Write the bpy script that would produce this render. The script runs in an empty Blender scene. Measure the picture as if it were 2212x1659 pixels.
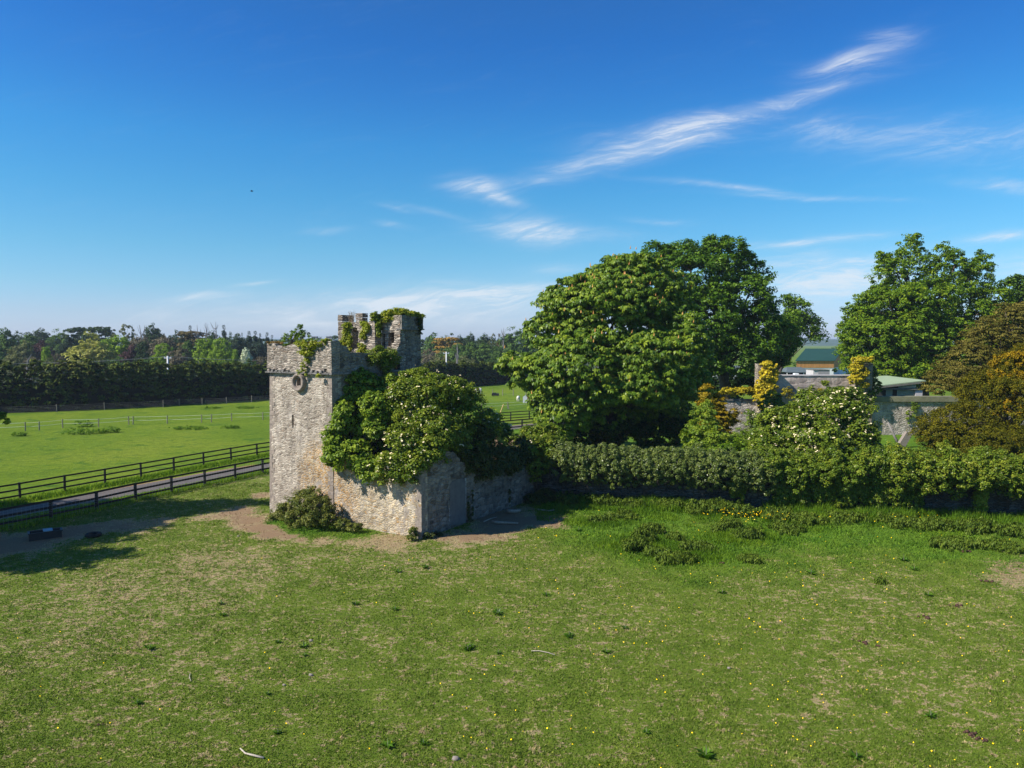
import bpy, math, random
import numpy as np
from mathutils import Vector, Matrix

SC = bpy.context.scene
COL = SC.collection
R = math.radians
HAZE = 0.00017

# ------------------------------------------------------------------ camera
CAM_H, PITCH, F = 11.0, R(3.23), 1587.0
cam_d = bpy.data.cameras.new("camera")
cam = bpy.data.objects.new("camera", cam_d)
COL.objects.link(cam)
cam.location = (0, 0, CAM_H)
cam.rotation_euler = (R(90) - PITCH, 0, 0)
cam_d.sensor_width = 36.0
cam_d.lens = F / 2212 * 36.0
cam_d.clip_start = 0.5
cam_d.clip_end = 20000
SC.camera = cam

# ------------------------------------------------------------------ light
SUN_EL = R(42)
TRAVEL = Vector((0.93, 0.37))            # horizontal direction the light travels
TRAVEL.normalize()
sun_d = bpy.data.lights.new("sun", 'SUN')
sun_d.energy = 5.0
sun_d.angle = R(0.55)
sun_d.color = (1.0, 0.94, 0.84)
sun = bpy.data.objects.new("sun", sun_d)
COL.objects.link(sun)
ray_dir = Vector((TRAVEL.x * math.cos(SUN_EL), TRAVEL.y * math.cos(SUN_EL), -math.sin(SUN_EL)))
sun.rotation_euler = ray_dir.to_track_quat('-Z', 'Y').to_euler()
sun.location = (-40, 0, 60)

SC.view_settings.view_transform = 'Standard'
SC.view_settings.look = 'None'
SC.view_settings.exposure = 0.52
SC.view_settings.gamma = 1.0
SC.render.engine = 'CYCLES'
SC.cycles.use_denoising = True
SC.cycles.denoising_prefilter = "ACCURATE"
SC.cycles.max_bounces = 6
SC.cycles.diffuse_bounces = 3
SC.cycles.glossy_bounces = 2
SC.cycles.transmission_bounces = 4
SC.cycles.transparent_max_bounces = 6
SC.cycles.volume_bounces = 0
SC.cycles.caustics_reflective = False
SC.cycles.caustics_refractive = False


# ------------------------------------------------------------------ node helpers
class NT:
    def __init__(self, tree):
        self.t = tree
        self.t.nodes.clear()

    def n(self, typ, **kw):
        nd = self.t.nodes.new(typ)
        for k, v in kw.items():
            if k.startswith('in_'):
                nd.inputs[k[3:].replace('_', ' ')].default_value = v
            else:
                setattr(nd, k, v)
        return nd

    def l(self, a, b):
        self.t.links.new(a, b)

    def val(self, sock, v):
        if hasattr(v, 'is_output'):
            self.l(v, sock)
        else:
            sock.default_value = v

    def math(self, op, a, b=None, c=None, clamp=False):
        nd = self.n('ShaderNodeMath', operation=op, use_clamp=clamp)
        self.val(nd.inputs[0], a)
        if b is not None: self.val(nd.inputs[1], b)
        if c is not None: self.val(nd.inputs[2], c)
        return nd.outputs[0]

    def vmath(self, op, a, b=None):
        nd = self.n('ShaderNodeVectorMath', operation=op)
        self.val(nd.inputs[0], a)
        if b is not None: self.val(nd.inputs[1], b)
        return nd.outputs['Value'] if op in ('LENGTH', 'DISTANCE', 'DOT_PRODUCT') else nd.outputs[0]

    def noise(self, vec, scale, detail=4, rough=0.55, dist=0.0):
        nd = self.n('ShaderNodeTexNoise')
        self.val(nd.inputs['Vector'], vec)
        nd.inputs['Scale'].default_value = scale
        nd.inputs['Detail'].default_value = detail
        nd.inputs['Roughness'].default_value = rough
        nd.inputs['Distortion'].default_value = dist
        return nd.outputs[0]

    def ramp(self, fac, stops, interp='LINEAR'):
        nd = self.n('ShaderNodeValToRGB')
        cr = nd.color_ramp
        cr.interpolation = interp
        while len(cr.elements) < len(stops): cr.elements.new(0.5)
        for e, (p, c) in zip(cr.elements, stops):
            e.position = p
            e.color = (*c, 1) if len(c) == 3 else c
        self.val(nd.inputs[0], fac)
        return nd.outputs[0]

    def mix(self, fac, a, b, mode='MIX'):
        nd = self.n('ShaderNodeMix', data_type='RGBA', blend_type=mode)
        self.val(nd.inputs[0], fac)
        self.val(nd.inputs[6], a if hasattr(a, 'is_output') else (*a, 1) if len(a) == 3 else a)
        self.val(nd.inputs[7], b if hasattr(b, 'is_output') else (*b, 1) if len(b) == 3 else b)
        return nd.outputs[2]

    def smooth(self, x, lo, hi):
        nd = self.n('ShaderNodeMapRange', interpolation_type='SMOOTHSTEP')
        self.val(nd.inputs[0], x)
        nd.inputs[1].default_value = lo
        nd.inputs[2].default_value = hi
        return nd.outputs[0]

    def scalev(self, vec, s):
        return self.vmath('MULTIPLY', vec, s)


def new_mat(name):
    m = bpy.data.materials.new(name)
    m.use_nodes = True
    return m, NT(m.node_tree)


def finish(nt, color, rough=0.9, spec=0.2, bump=None, bump_dist=0.03, bump_str=1.0, metallic=0.0):
    b = nt.n('ShaderNodeBsdfPrincipled')
    nt.val(b.inputs['Base Color'], color if hasattr(color, 'is_output') else (*color, 1))
    nt.val(b.inputs['Roughness'], rough)
    b.inputs['Specular IOR Level'].default_value = spec
    b.inputs['Metallic'].default_value = metallic
    if bump is not None:
        bn = nt.n('ShaderNodeBump')
        bn.inputs['Distance'].default_value = bump_dist
        bn.inputs['Strength'].default_value = bump_str
        nt.l(bump, bn.inputs['Height'])
        nt.l(bn.outputs[0], b.inputs['Normal'])
    o = nt.n('ShaderNodeOutputMaterial')
    nt.l(b.outputs[0], o.inputs[0])
    return b


# ------------------------------------------------------------------ pixel rays -> places on the ground / at a known distance
def ray(vx, vy):
    t = (829.5 - vy) / F
    return (vx - 1106) / F, math.cos(PITCH) + math.sin(PITCH) * t, -math.sin(PITCH) + math.cos(PITCH) * t


def G(vx, vy, z=0.0):
    a, b, c = ray(vx, vy)
    k = (z - CAM_H) / c
    return a * k, b * k


def WD(vx, vy, Y):
    a, b, c = ray(vx, vy)
    k = Y / b
    return a * k, Y, CAM_H + c * k


def LB(vx, vy, Y, rx, rz, ry=None):
    """a foliage lobe: centre and radii in metres"""
    x, y, z = WD(vx, vy, Y)
    s = Y / F
    return (x, y, z, rx * s, (ry if ry is not None else rx * s), rz * s)


# ------------------------------------------------------------------ world: clear blue sky with cirrus
world = bpy.data.worlds.new("World")
SC.world = world
world.use_nodes = True
nt = NT(world.node_tree)
sky = nt.n('ShaderNodeTexSky', sky_type='NISHITA', sun_disc=False)
sky.sun_elevation = SUN_EL
# Nishita: rotation 0 puts the sun at +Y; positive turns clockwise seen from above
to_sun = (-TRAVEL.x, -TRAVEL.y)
sky.sun_rotation = math.atan2(to_sun[0], to_sun[1])
sky.altitude = 60
sky.air_density = 1.0
sky.dust_density = 0.35
sky.ozone_density = 2.5
tc = nt.n('ShaderNodeTexCoord')
sep = nt.n('ShaderNodeSeparateXYZ')
nt.l(tc.outputs['Generated'], sep.inputs[0])
yy = nt.math('MAXIMUM', sep.outputs[1], 0.08)
su = nt.math('DIVIDE', sep.outputs[0], yy)
sw = nt.math('DIVIDE', sep.outputs[2], yy)
cmb = nt.n('ShaderNodeCombineXYZ')
nt.l(su, cmb.inputs[0]); nt.l(sw, cmb.inputs[1])
P2 = cmb.outputs[0]
rot = nt.n('ShaderNodeVectorRotate', rotation_type='Z_AXIS')
rot.inputs['Angle'].default_value = R(-12)
nt.l(P2, rot.inputs['Vector'])
warp = nt.n('ShaderNodeTexNoise')
nt.l(P2, warp.inputs['Vector']); warp.inputs['Scale'].default_value = 5; warp.inputs['Detail'].default_value = 4
wv = nt.vmath('MULTIPLY', nt.vmath('SUBTRACT', warp.outputs['Color'], (0.5, 0.5, 0.5)), (0.10, 0.05, 0))
streak = nt.noise(nt.scalev(nt.vmath('ADD', rot.outputs[0], wv), (6.5, 44.0, 1)), 1.0, 11, 0.74, 0.9)
streak2 = nt.noise(nt.scalev(nt.vmath('ADD', P2, wv), (9.0, 60.0, 1)), 1.0, 6, 0.6, 0.4)
st = nt.math('ADD', nt.math('MULTIPLY', streak, 0.65), nt.math('MULTIPLY', streak2, 0.35))
st = nt.smooth(st, 0.42, 0.68)
P2w = nt.vmath('ADD', P2, nt.vmath('MULTIPLY', wv, (0.5, 0.5, 0)))
CLOUDS = [(1850, 130, 80, 17, 14, 1.0), (1925, 76, 48, 13, 3, .45), (1760, 200, 110, 13, 13, .7), (1640, 238, 120, 13, 12, .7),
          (1480, 262, 115, 12, 10, .7), (1450, 292, 115, 24, 8, 1.15), (1390, 318, 70, 14, 12, .8), (1300, 350, 100, 18, 10, .9),
          (1170, 390, 75, 10, 6, .6), (1028, 410, 55, 18, -6, 1.0), (1080, 428, 45, 9, -18, .6), (1545, 403, 130, 6, -5, .65),
          (1760, 427, 150, 5, -2, .5), (2170, 405, 90, 14, -6, .45), (2050, 300, 280, 42, -2, .42), (1780, 275, 60, 22, -12, .3),
          (930, 460, 50, 6, -12, .5), (720, 497, 40, 6, 2, .45), (860, 490, 30, 6, -10, .3), (1140, 500, 80, 24, -3, .95), (1250, 505, 120, 12, -2, .4),
          (1760, 520, 140, 7, 6, .75), (2170, 513, 90, 9, 5, .8), (1800, 600, 190, 46, 3, 1.1), (2230, 575, 70, 26, 0, .7),
          (1060, 625, 110, 8, 4, .6), (960, 655, 260, 34, 3, 1.0), (440, 640, 60, 7, 5, .6), (555, 613, 40, 4, 8, .5), (650, 680, 330, 34, 0, .6), (1000, 640, 200, 12, 4, .6), (1900, 560, 120, 10, 2, .5), (1420, 480, 60, 6, -4, .3), (860, 455, 30, 5, -12, .4),
          (1200, 580, 60, 10, 6, .4)]
tot = None
for (cx, cy, ln, wd, ang, s) in CLOUDS:
    a, b, c = ray(cx, cy)
    m = nt.n('ShaderNodeVectorRotate', rotation_type='Z_AXIS')
    m.inputs['Center'].default_value = (a / b, c / b, 0)
    m.inputs['Angle'].default_value = R(-ang)
    nt.l(P2w, m.inputs['Vector'])
    d = nt.vmath('SUBTRACT', m.outputs[0], (a / b, c / b, 0))
    d = nt.vmath('MULTIPLY', d, (F / ln, F / wd, 0))
    q = nt.vmath('DOT_PRODUCT', d, d)
    e = nt.math('MULTIPLY', nt.math('EXPONENT', nt.math('MULTIPLY', q, -0.9)), s)
    tot = e if tot is None else nt.math('ADD', tot, e)
cl = nt.math('MULTIPLY', tot, nt.math('ADD', nt.math('MULTIPLY', st, 1.0), 0.27), clamp=True)
# a very thin general veil
veil = nt.math('MULTIPLY', nt.smooth(streak, 0.5, 0.85), 0.05)
cl = nt.math('ADD', cl, veil, clamp=True)
el = nt.math('MULTIPLY', nt.math('MAXIMUM', sep.outputs[2], 0.0), 2.0)
grade = nt.ramp(el, [(0.0, (.47, .535, .84)), (0.03, (.46, .55, .88)), (0.077, (.425, .535, .79)), (0.147, (.355, .555, .73)), (0.239, (.285, .565, .71)),
                     (0.373, (.205, .560, .74)), (0.501, (.155, .54, .79)), (0.623, (.125, .465, .79)), (0.733, (.105, .42, .78)), (1.0, (.14, .40, .70))])
skyc = nt.vmath('SCALE', nt.mix(1.0, sky.outputs[0], grade, 'MULTIPLY'))
skyc.node.inputs['Scale'].default_value = 2.28
CLOUD_COL = (9.6, 10.2, 11.0)
skyc = nt.mix(nt.math('MULTIPLY', cl, 0.76), skyc, CLOUD_COL)
bg = nt.n('ShaderNodeBackground')
nt.l(skyc, bg.inputs[0])
bg.inputs[1].default_value = 0.060
ow = nt.n('ShaderNodeOutputWorld')
nt.l(bg.outputs[0], ow.inputs[0])


# ------------------------------------------------------------------ mesh helpers
def make_mesh(name, verts, faces, mat, smooth=False, rnd=None, attrs=None):
    me = bpy.data.meshes.new(name)
    verts = np.asarray(verts, dtype=np.float32).reshape(-1, 3)
    if isinstance(faces, np.ndarray):
        nf, k = faces.shape
        me.vertices.add(len(verts))
        me.vertices.foreach_set('co', verts.ravel())
        me.loops.add(nf * k)
        me.loops.foreach_set('vertex_index', faces.astype(np.int32).ravel())
        me.polygons.add(nf)
        me.polygons.foreach_set('loop_start', np.arange(0, nf * k, k, dtype=np.int32))
        me.polygons.foreach_set('loop_total', np.full(nf, k, dtype=np.int32))
        me.update(calc_edges=True)
    else:
        me.from_pydata([tuple(map(float, v)) for v in verts], [], faces)
        me.update()
    if smooth:
        me.polygons.foreach_set('use_smooth', np.ones(len(me.polygons), dtype=bool))
    if rnd is not None:
        a = me.attributes.new('rnd', 'FLOAT', 'FACE')
        a.data.foreach_set('value', np.asarray(rnd, dtype=np.float32))
    for k2, v2 in (attrs or {}).items():
        a = me.attributes.new(k2, 'FLOAT', 'POINT')
        a.data.foreach_set('value', np.asarray(v2, dtype=np.float32))
    if mat is not None:
        me.materials.append(mat)
    return me


def link(name, me, parent=None, loc=(0, 0, 0), rotz=0.0):
    o = bpy.data.objects.new(name, me)
    COL.objects.link(o)
    o.location = loc
    o.rotation_euler = (0, 0, rotz)
    if parent is not None:
        o.parent = parent
    return o


def tag(o, label=None, cat=None, group=None, kind=None):
    if label: o['label'] = label
    if cat: o['category'] = cat
    if group: o['group'] = group
    if kind: o['kind'] = kind
    return o


def thing(name, label, cat, loc=(0, 0, 0), rotz=0.0, group=None):
    o = link(name, None, None, loc, rotz)
    o.empty_display_size = 0.3
    return tag(o, label, cat, group)


def copy_tree(o, parent=None):
    c = o.copy()
    COL.objects.link(c)
    c.parent = parent
    for ch in list(o.children):
        copy_tree(ch, c)
    return c


class MB:
    """collects boxes, tubes and polygons into one mesh"""
    def __init__(self):
        self.v = []; self.f = []

    def add(self, vs, fs):
        b = len(self.v)
        self.v += [tuple(p) for p in vs]
        self.f += [tuple(i + b for i in f) for f in fs]
        return self

    def box(self, x0, x1, y0, y1, z0, z1, M=None, jit=0.0, rng=None):
        vs = [Vector((x, y, z)) for z in (z0, z1) for y in (y0, y1) for x in (x0, x1)]
        if jit:
            vs = [v + Vector([(rng.random() - .5) * 2 * jit for _ in range(3)]) for v in vs]
        if M is not None: vs = [M @ v for v in vs]
        return self.add(vs, [(0, 2, 3, 1), (4, 5, 7, 6), (0, 1, 5, 4), (1, 3, 7, 5), (3, 2, 6, 7), (2, 0, 4, 6)])

    def bar(self, p0, p1, w, h):
        """box from p0 to p1, width w (horizontal), height h"""
        p0 = Vector(p0); p1 = Vector(p1)
        d = p1 - p0
        s = Vector((-d.y, d.x, 0))
        s = s.normalized() * w / 2 if s.length > 1e-6 else Vector((w / 2, 0, 0))
        u = d.cross(s); u = u.normalized() * h / 2
        if u.z < 0: u = -u
        vs = [p0 - s - u, p0 + s - u, p0 + s + u, p0 - s + u, p1 - s - u, p1 + s - u, p1 + s + u, p1 - s + u]
        return self.add(vs, [(0, 3, 2, 1), (4, 5, 6, 7), (0, 1, 5, 4), (1, 2, 6, 5), (2, 3, 7, 6), (3, 0, 4, 7)])

    def tube(self, pts, radii, seg=6):
        pts = [Vector(p) for p in pts]
        rings = []
        vs = []
        for i, p in enumerate(pts):
            d = (pts[min(i + 1, len(pts) - 1)] - pts[max(i - 1, 0)])
            if d.length < 1e-6: d = Vector((0, 0, 1))
            d.normalize()
            a = d.cross(Vector((0.31, 0.95, 0.05)) if abs(d.z) > .5 else Vector((0, 0, 1)))
            a.normalize()
            b = d.cross(a)
            r = radii[i]
            for k in range(seg):
                t = 2 * math.pi * k / seg
                vs.append(p + (a * math.cos(t) + b * math.sin(t)) * r)
        fs = []
        for i in range(len(pts) - 1):
            for k in range(seg):
                k2 = (k + 1) % seg
                fs.append((i * seg + k, i * seg + k2, (i + 1) * seg + k2, (i + 1) * seg + k))
        fs.append(tuple(range(seg - 1, -1, -1)))
        fs.append(tuple((len(pts) - 1) * seg + k for k in range(seg)))
        return self.add(vs, fs)

    def build(self, name, mat, parent=None, smooth=False, loc=(0, 0, 0), rotz=0.0):
        me = make_mesh(name, self.v, self.f, mat, smooth)
        return link(name, me, parent, loc, rotz)


def vnoise(x, y, seed=0):
    x = np.asarray(x, float); y = np.asarray(y, float)
    xi = np.floor(x).astype(np.int64); yi = np.floor(y).astype(np.int64)
    fx = x - xi; fy = y - yi
    fx = fx * fx * (3 - 2 * fx); fy = fy * fy * (3 - 2 * fy)

    def h(a, b):
        n = (a * 374761393 + b * 668265263 + seed * 974634777) & 0xffffffff
        n = ((n ^ (n >> 13)) * 1274126177) & 0xffffffff
        return ((n ^ (n >> 16)) & 0xffff) / 65535.0
    return (h(xi, yi) * (1 - fx) + h(xi + 1, yi) * fx) * (1 - fy) + (h(xi, yi + 1) * (1 - fx) + h(xi + 1, yi + 1) * fx) * fy


# ------------------------------------------------------------------ materials
def leaf_mat(name, dark, mid, light, trans=0.3, rough=0.5, spec=0.25, tcol=None):
    m, nt = new_mat(name)
    at = nt.n('ShaderNodeAttribute', attribute_name='rnd')
    oi = nt.n('ShaderNodeObjectInfo')
    f = nt.math('ADD', at.outputs['Fac'], nt.math('MULTIPLY', nt.math('SUBTRACT', oi.outputs['Random'], 0.5), 0.1))
    kk = (1.2, 1.12, .9) if name.startswith('far_') else (1.92, 1.64, .74)
    yl = lambda q: (q[0] * kk[0], q[1] * kk[1], q[2] * kk[2])
    c = nt.ramp(f, [(0.0, yl(dark)), (0.5, yl(mid)), (1.0, yl(light))])
    b = nt.n('ShaderNodeBsdfPrincipled')
    nt.l(c, b.inputs['Base Color'])
    b.inputs['Roughness'].default_value = rough
    b.inputs['Specular IOR Level'].default_value = spec * .6
    t = nt.n('ShaderNodeBsdfTranslucent')
    tc_ = nt.mix(1.0, c, tcol or (1.25, 1.35, 0.55), 'MULTIPLY')
    nt.l(tc_, t.inputs[0])
    mx = nt.n('ShaderNodeMixShader')
    mx.inputs[0].default_value = trans
    nt.l(b.outputs[0], mx.inputs[1]); nt.l(t.outputs[0], mx.inputs[2])
    o = nt.n('ShaderNodeOutputMaterial')
    nt.l(mx.outputs[0], o.inputs[0])
    return m


def bark_mat(name, c1, c2, scale=6):
    m, nt = new_mat(name)
    g = nt.n('ShaderNodeNewGeometry')
    n = nt.noise(nt.scalev(g.outputs['Position'], (1, 1, 0.35)), scale, 5, 0.65)
    finish(nt, nt.ramp(n, [(0.3, c1), (0.7, c2)]), 0.9, 0.1, n, 0.03)
    return m


def stone_mat(name, palette, mortar, warm=None, scale=(3.0, 3.0, 7.0), mortar_w=0.09, bump=0.06, stain=(0.09, 0.085, 0.08), stain_amt=0.6, stain_lo=.5, render_amt=0.0, render_col=(.5, .46, .42), sat_noise=True):
    """rubble masonry. warm = list of (centre, radius) where the stones are ochre"""
    m, nt = new_mat(name)
    g = nt.n('ShaderNodeNewGeometry')
    pos = g.outputs['Position']
    wn = nt.n('ShaderNodeTexNoise'); nt.l(pos, wn.inputs['Vector'])
    wn.inputs['Scale'].default_value = 1.6; wn.inputs['Detail'].default_value = 4
    w = nt.vmath('MULTIPLY', nt.vmath('SUBTRACT', wn.outputs['Color'], (.5, .5, .5)), (0.5, 0.5, 0.28))
    p = nt.vmath('MULTIPLY', nt.vmath('ADD', pos, w), scale)
    v1 = nt.n('ShaderNodeTexVoronoi', feature='F1'); nt.l(p, v1.inputs['Vector']); v1.inputs['Scale'].default_value = 1
    v2 = nt.n('ShaderNodeTexVoronoi', feature='DISTANCE_TO_EDGE'); nt.l(p, v2.inputs['Vector']); v2.inputs['Scale'].default_value = 1
    sepc = nt.n('ShaderNodeSeparateColor'); nt.l(v1.outputs['Color'], sepc.inputs[0])
    col = nt.ramp(sepc.outputs[0], palette)
    if warm:
        wm = None
        for (c, r, pal) in warm:
            d = nt.vmath('DISTANCE', pos, c)
            k = nt.math('SUBTRACT', 1.0, nt.smooth(d, r * 0.35, r))
            k = nt.math('MULTIPLY', k, nt.smooth(nt.math('ADD', sepc.outputs[1], nt.math('MULTIPLY', nt.math('SUBTRACT', k, 0.5), 1.0)), 0.10, 0.45))
            col = nt.mix(k, col, nt.ramp(sepc.outputs[2], pal))
    fine = nt.noise(pos, 14, 5, 0.7)
    big = nt.noise(pos, 0.55, 5, 0.62)
    mid = nt.noise(nt.scalev(pos, (1, 1, 0.5)), 2.2, 5, 0.7)
    em = nt.math('SUBTRACT', 1.0, nt.smooth(nt.math('ADD', v2.outputs[0], nt.math('MULTIPLY', nt.math('SUBTRACT', fine, .5), 0.08)), mortar_w * .35, mortar_w))
    # some stretches are pointed / rendered over
    rm = nt.smooth(nt.math('ADD', mid, nt.math('MULTIPLY', big, 0.6)), 0.98 - render_amt, 1.12 - render_amt)
    col = nt.mix(em, col, mortar)
    col = nt.mix(rm, col, nt.mix(fine, render_col, tuple(c * 0.8 for c in render_col)))
    col = nt.mix(nt.math('MULTIPLY', nt.smooth(mid, stain_lo, stain_lo + .22), stain_amt), col, stain, 'MIX')
    col = nt.mix(0.55, col, nt.ramp(fine, [(0.25, (.55, .55, .55)), (0.75, (1.3, 1.3, 1.3))]), 'MULTIPLY')
    col = nt.mix(1.0, col, nt.ramp(big, [(.32, (.80, .78, .76)), (.62, (1.24, 1.23, 1.21))]), 'MULTIPLY')
    drip = nt.noise(nt.scalev(pos, (2.4, 2.4, .22)), 1.0, 5, .7)
    col = nt.mix(.6, col, nt.ramp(drip, [(.36, (.60, .59, .58)), (.55, (1.08, 1.08, 1.08))]), 'MULTIPLY')
    ht = nt.math('ADD', nt.math('MULTIPLY', nt.smooth(v2.outputs[0], 0.0, 0.22), 0.75), nt.math('MULTIPLY', fine, 0.35))
    ht = nt.math('MULTIPLY', ht, nt.math('SUBTRACT', 1.0, nt.math('MULTIPLY', rm, 0.75)))
    ht = nt.math('ADD', ht, nt.math('MULTIPLY', sepc.outputs[0], 0.35))
    finish(nt, col, 0.92, 0.15, ht, bump, 1.0)
    return m


PAL_GREY = [(0.0, (.19, .155, .125)), (0.2, (.31, .26, .21)), (0.45, (.41, .35, .285)), (0.7, (.47, .41, .335)), (0.9, (.56, .50, .42)), (1.0, (.30, .22, .16))]
PAL_OCHRE = [(0.0, (.27, .16, .07)), (0.3, (.40, .235, .085)), (0.6, (.44, .28, .13)), (1.0, (.48, .39, .26))]
PAL_CREAM = [(0.0, (.36, .28, .18)), (0.35, (.54, .44, .29)), (0.7, (.60, .51, .37)), (1.0, (.46, .29, .12))]
PAL_SHADED = [(0.0, (.035, .034, .03)), (0.35, (.06, .06, .055)), (0.7, (.09, .088, .08)), (1.0, (.13, .125, .115))]

ox, oy = G(735, 1035); oy -= 0
warm_c = (-10.6, 44.2, 2.6)
M = {}
M['stone'] = stone_mat('tower_rubble', PAL_GREY, (.43, .38, .32),
                       warm=[((-8.6, 42.4, 1.0), 7.6, PAL_CREAM), ((-11.6, 44.2, 2.9), 3.0, PAL_OCHRE), ((-10.6, 43.8, 1.3), 2.4, PAL_OCHRE)],
                       scale=(3.6, 3.6, 9.5), mortar_w=.10, bump=.03, stain=(.19, .16, .135), stain_amt=.55, stain_lo=.50, render_amt=.15, render_col=(.42, .37, .32))
M['stone_shaded'] = stone_mat('shaded_side_rubble', [(p, tuple(c * 0.58 for c in q)) for p, q in PAL_GREY], (.22, .205, .185),  # tower palette darkened: shade of the side walls is put into the stone
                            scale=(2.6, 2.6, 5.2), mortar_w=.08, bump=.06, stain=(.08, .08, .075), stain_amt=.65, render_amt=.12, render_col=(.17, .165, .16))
M['stone_top'] = stone_mat('upper_rubble', PAL_GREY, (.26, .225, .19), scale=(2.0, 2.0, 8.5), mortar_w=.10, bump=.09,
                           stain=(.10, .085, .075), stain_amt=.6, render_amt=-.05)
M['stone_par'] = stone_mat('parapet_rubble', [(p, tuple(c * .92 for c in q)) for p, q in PAL_GREY], (.30, .265, .23), scale=(2.4, 2.4, 9.5), mortar_w=.11, bump=.05, stain=(.14, .12, .105), stain_amt=.6, stain_lo=.48, render_amt=.04, render_col=(.36, .32, .28))
M['stone_wall'] = stone_mat('boundary_rubble', PAL_SHADED, (.06, .06, .055), scale=(2.4, 2.4, 6.0), bump=.06, stain=(.045, .05, .035), stain_amt=.7)  # near-black stones: the shade under the ivy is put into the colour
M['stone_far'] = stone_mat('garden_rubble', [(0.0, (.26, .23, .20)), (0.5, (.43, .38, .34)), (1.0, (.55, .49, .44))], (.46, .42, .37), scale=(2.2, 2.2, 5.0), bump=.05, stain=(.14, .12, .10), stain_amt=.5)
M['ashlar'] = stone_mat('ashlar_blocks', [(0.0, (.28, .235, .22)), (0.5, (.43, .36, .335)), (1.0, (.56, .47, .42))], (.46, .38, .33), scale=(.9, .9, 1.7), mortar_w=.04, bump=.03, stain=(.15, .12, .115), stain_amt=.5)


def flat_mat(name, c, rough=0.8, var=0.25, scale=4.0, spec=0.2, bump=0.0, metallic=0.0, stretch=(1, 1, 1)):
    m, nt = new_mat(name)
    g = nt.n('ShaderNodeNewGeometry')
    n = nt.noise(nt.scalev(g.outputs['Position'], stretch), scale, 5, 0.65)
    lo = tuple(x * (1 - var) for x in c); hi = tuple(min(1, x * (1 + var)) for x in c)
    finish(nt, nt.ramp(n, [(0.3, lo), (0.7, hi)]), rough, spec, n if bump else None, bump or 0.01, 1.0, metallic)
    return m


M['dressed'] = flat_mat('dressed_limestone', (.26, .215, .18), .9, .35, 6, bump=.02)
M['slate'] = flat_mat('slate_ledge', (.17, .16, .15), .85, .4, 5, bump=.02)
M['cement'] = flat_mat('cement_patch', (.155, .148, .14), .9, .2, 2.5)
M['earth'] = flat_mat('dry_earth', (.20, .15, .10), .95, .35, 5, bump=.03)
M['tar_wood'] = flat_mat('tarred_timber', (.020, .018, .017), .75, .5, 12, spec=.25, stretch=(1, 1, .3))
M['grey_wood'] = flat_mat('weathered_timber', (.22, .19, .155), .9, .35, 9, stretch=(1, 1, .3))
M['pale_wood'] = flat_mat('bleached_wood', (.42, .36, .29), .85, .3, 14, bump=.01)
M['new_wood'] = flat_mat('fresh_timber', (.55, .38, .17), .85, .2, 9)
M['wire'] = flat_mat('galvanised_wire', (.35, .36, .36), .5, .1, 9, metallic=.3)
M['white_tape'] = flat_mat('white_tape', (.62, .66, .60), .7, .1, 9)
M['black_plastic'] = flat_mat('black_plastic', (.018, .018, .020), .5, .3, 6, spec=.4)
M['blue_plastic'] = flat_mat('blue_plastic', (.16, .27, .33), .5, .2, 6, spec=.4)
M['rubber'] = flat_mat('tyre_rubber', (.02, .02, .02), .85, .3, 10)
M['water'] = flat_mat('dark_water', (.02, .025, .03), .08, .1, 2, spec=.5)
M['wool'] = flat_mat('sheep_wool', (.72, .68, .60), .95, .12, 8, bump=.02)
M['green_roof'] = flat_mat('green_sheet_roof', (.020, .062, .046), .55, .12, .3)
M['skylight'] = flat_mat('skylight_sheet', (.33, .48, .47), .4, .1, 1)
M['white_wall'] = flat_mat('white_render', (.78, .78, .78), .8, .06, .5)
M['grey_door'] = flat_mat('pale_grey_door', (.50, .54, .60), .6, .06, .5)
M['slate_roof'] = flat_mat('grey_roof', (.095, .12, .125), .7, .15, .6)
M['block'] = flat_mat('concrete_block', (.30, .28, .29), .9, .12, .8)
M['lilac'] = flat_mat('pale_render', (.52, .48, .48), .9, .1, .8)
M['shed_green'] = flat_mat('sage_sheet_roof', (.27, .34, .22), .7, .05, .4)
M['fascia'] = flat_mat('weathered_fascia', (.16, .155, .13), .85, .2, 1)
M['coping'] = flat_mat('mossy_coping', (.20, .195, .125), .9, .25, 1.2, bump=.02)
M['slats'] = flat_mat('pale_slats', (.40, .44, .33), .8, .1, 2)
M['interior_shade'] = flat_mat('shed_interior_shade', (.05, .055, .05), .9, .2, 2)  # dark colour stands in for the shade inside the sheds
M['car_white'] = flat_mat('white_paint', (.8, .8, .82), .3, .02, 1, spec=.5)
M['glass'] = flat_mat('dark_glass', (.03, .04, .05), .1, .1, 1, spec=.5)
M['hut_red'] = flat_mat('rust_red_sheet', (.32, .10, .06), .7, .2, 3)
M['hut_grey'] = flat_mat('grey_sheet', (.42, .45, .48), .6, .1, 3)
M['dung'] = flat_mat('dry_dung', (.085, .045, .032), .95, .45, 16, bump=.03)
M['rock'] = flat_mat('field_stone', (.25, .21, .18), .9, .2, 12, bump=.02)
M['bird'] = flat_mat('bird_feathers', (.02, .02, .02), .8, .1, 9)
M['bark'] = bark_mat('tree_bark', (.045, .035, .026), (.13, .105, .08))
M['dead_bark'] = bark_mat('dead_bark', (.16, .145, .13), (.30, .28, .26))


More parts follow.
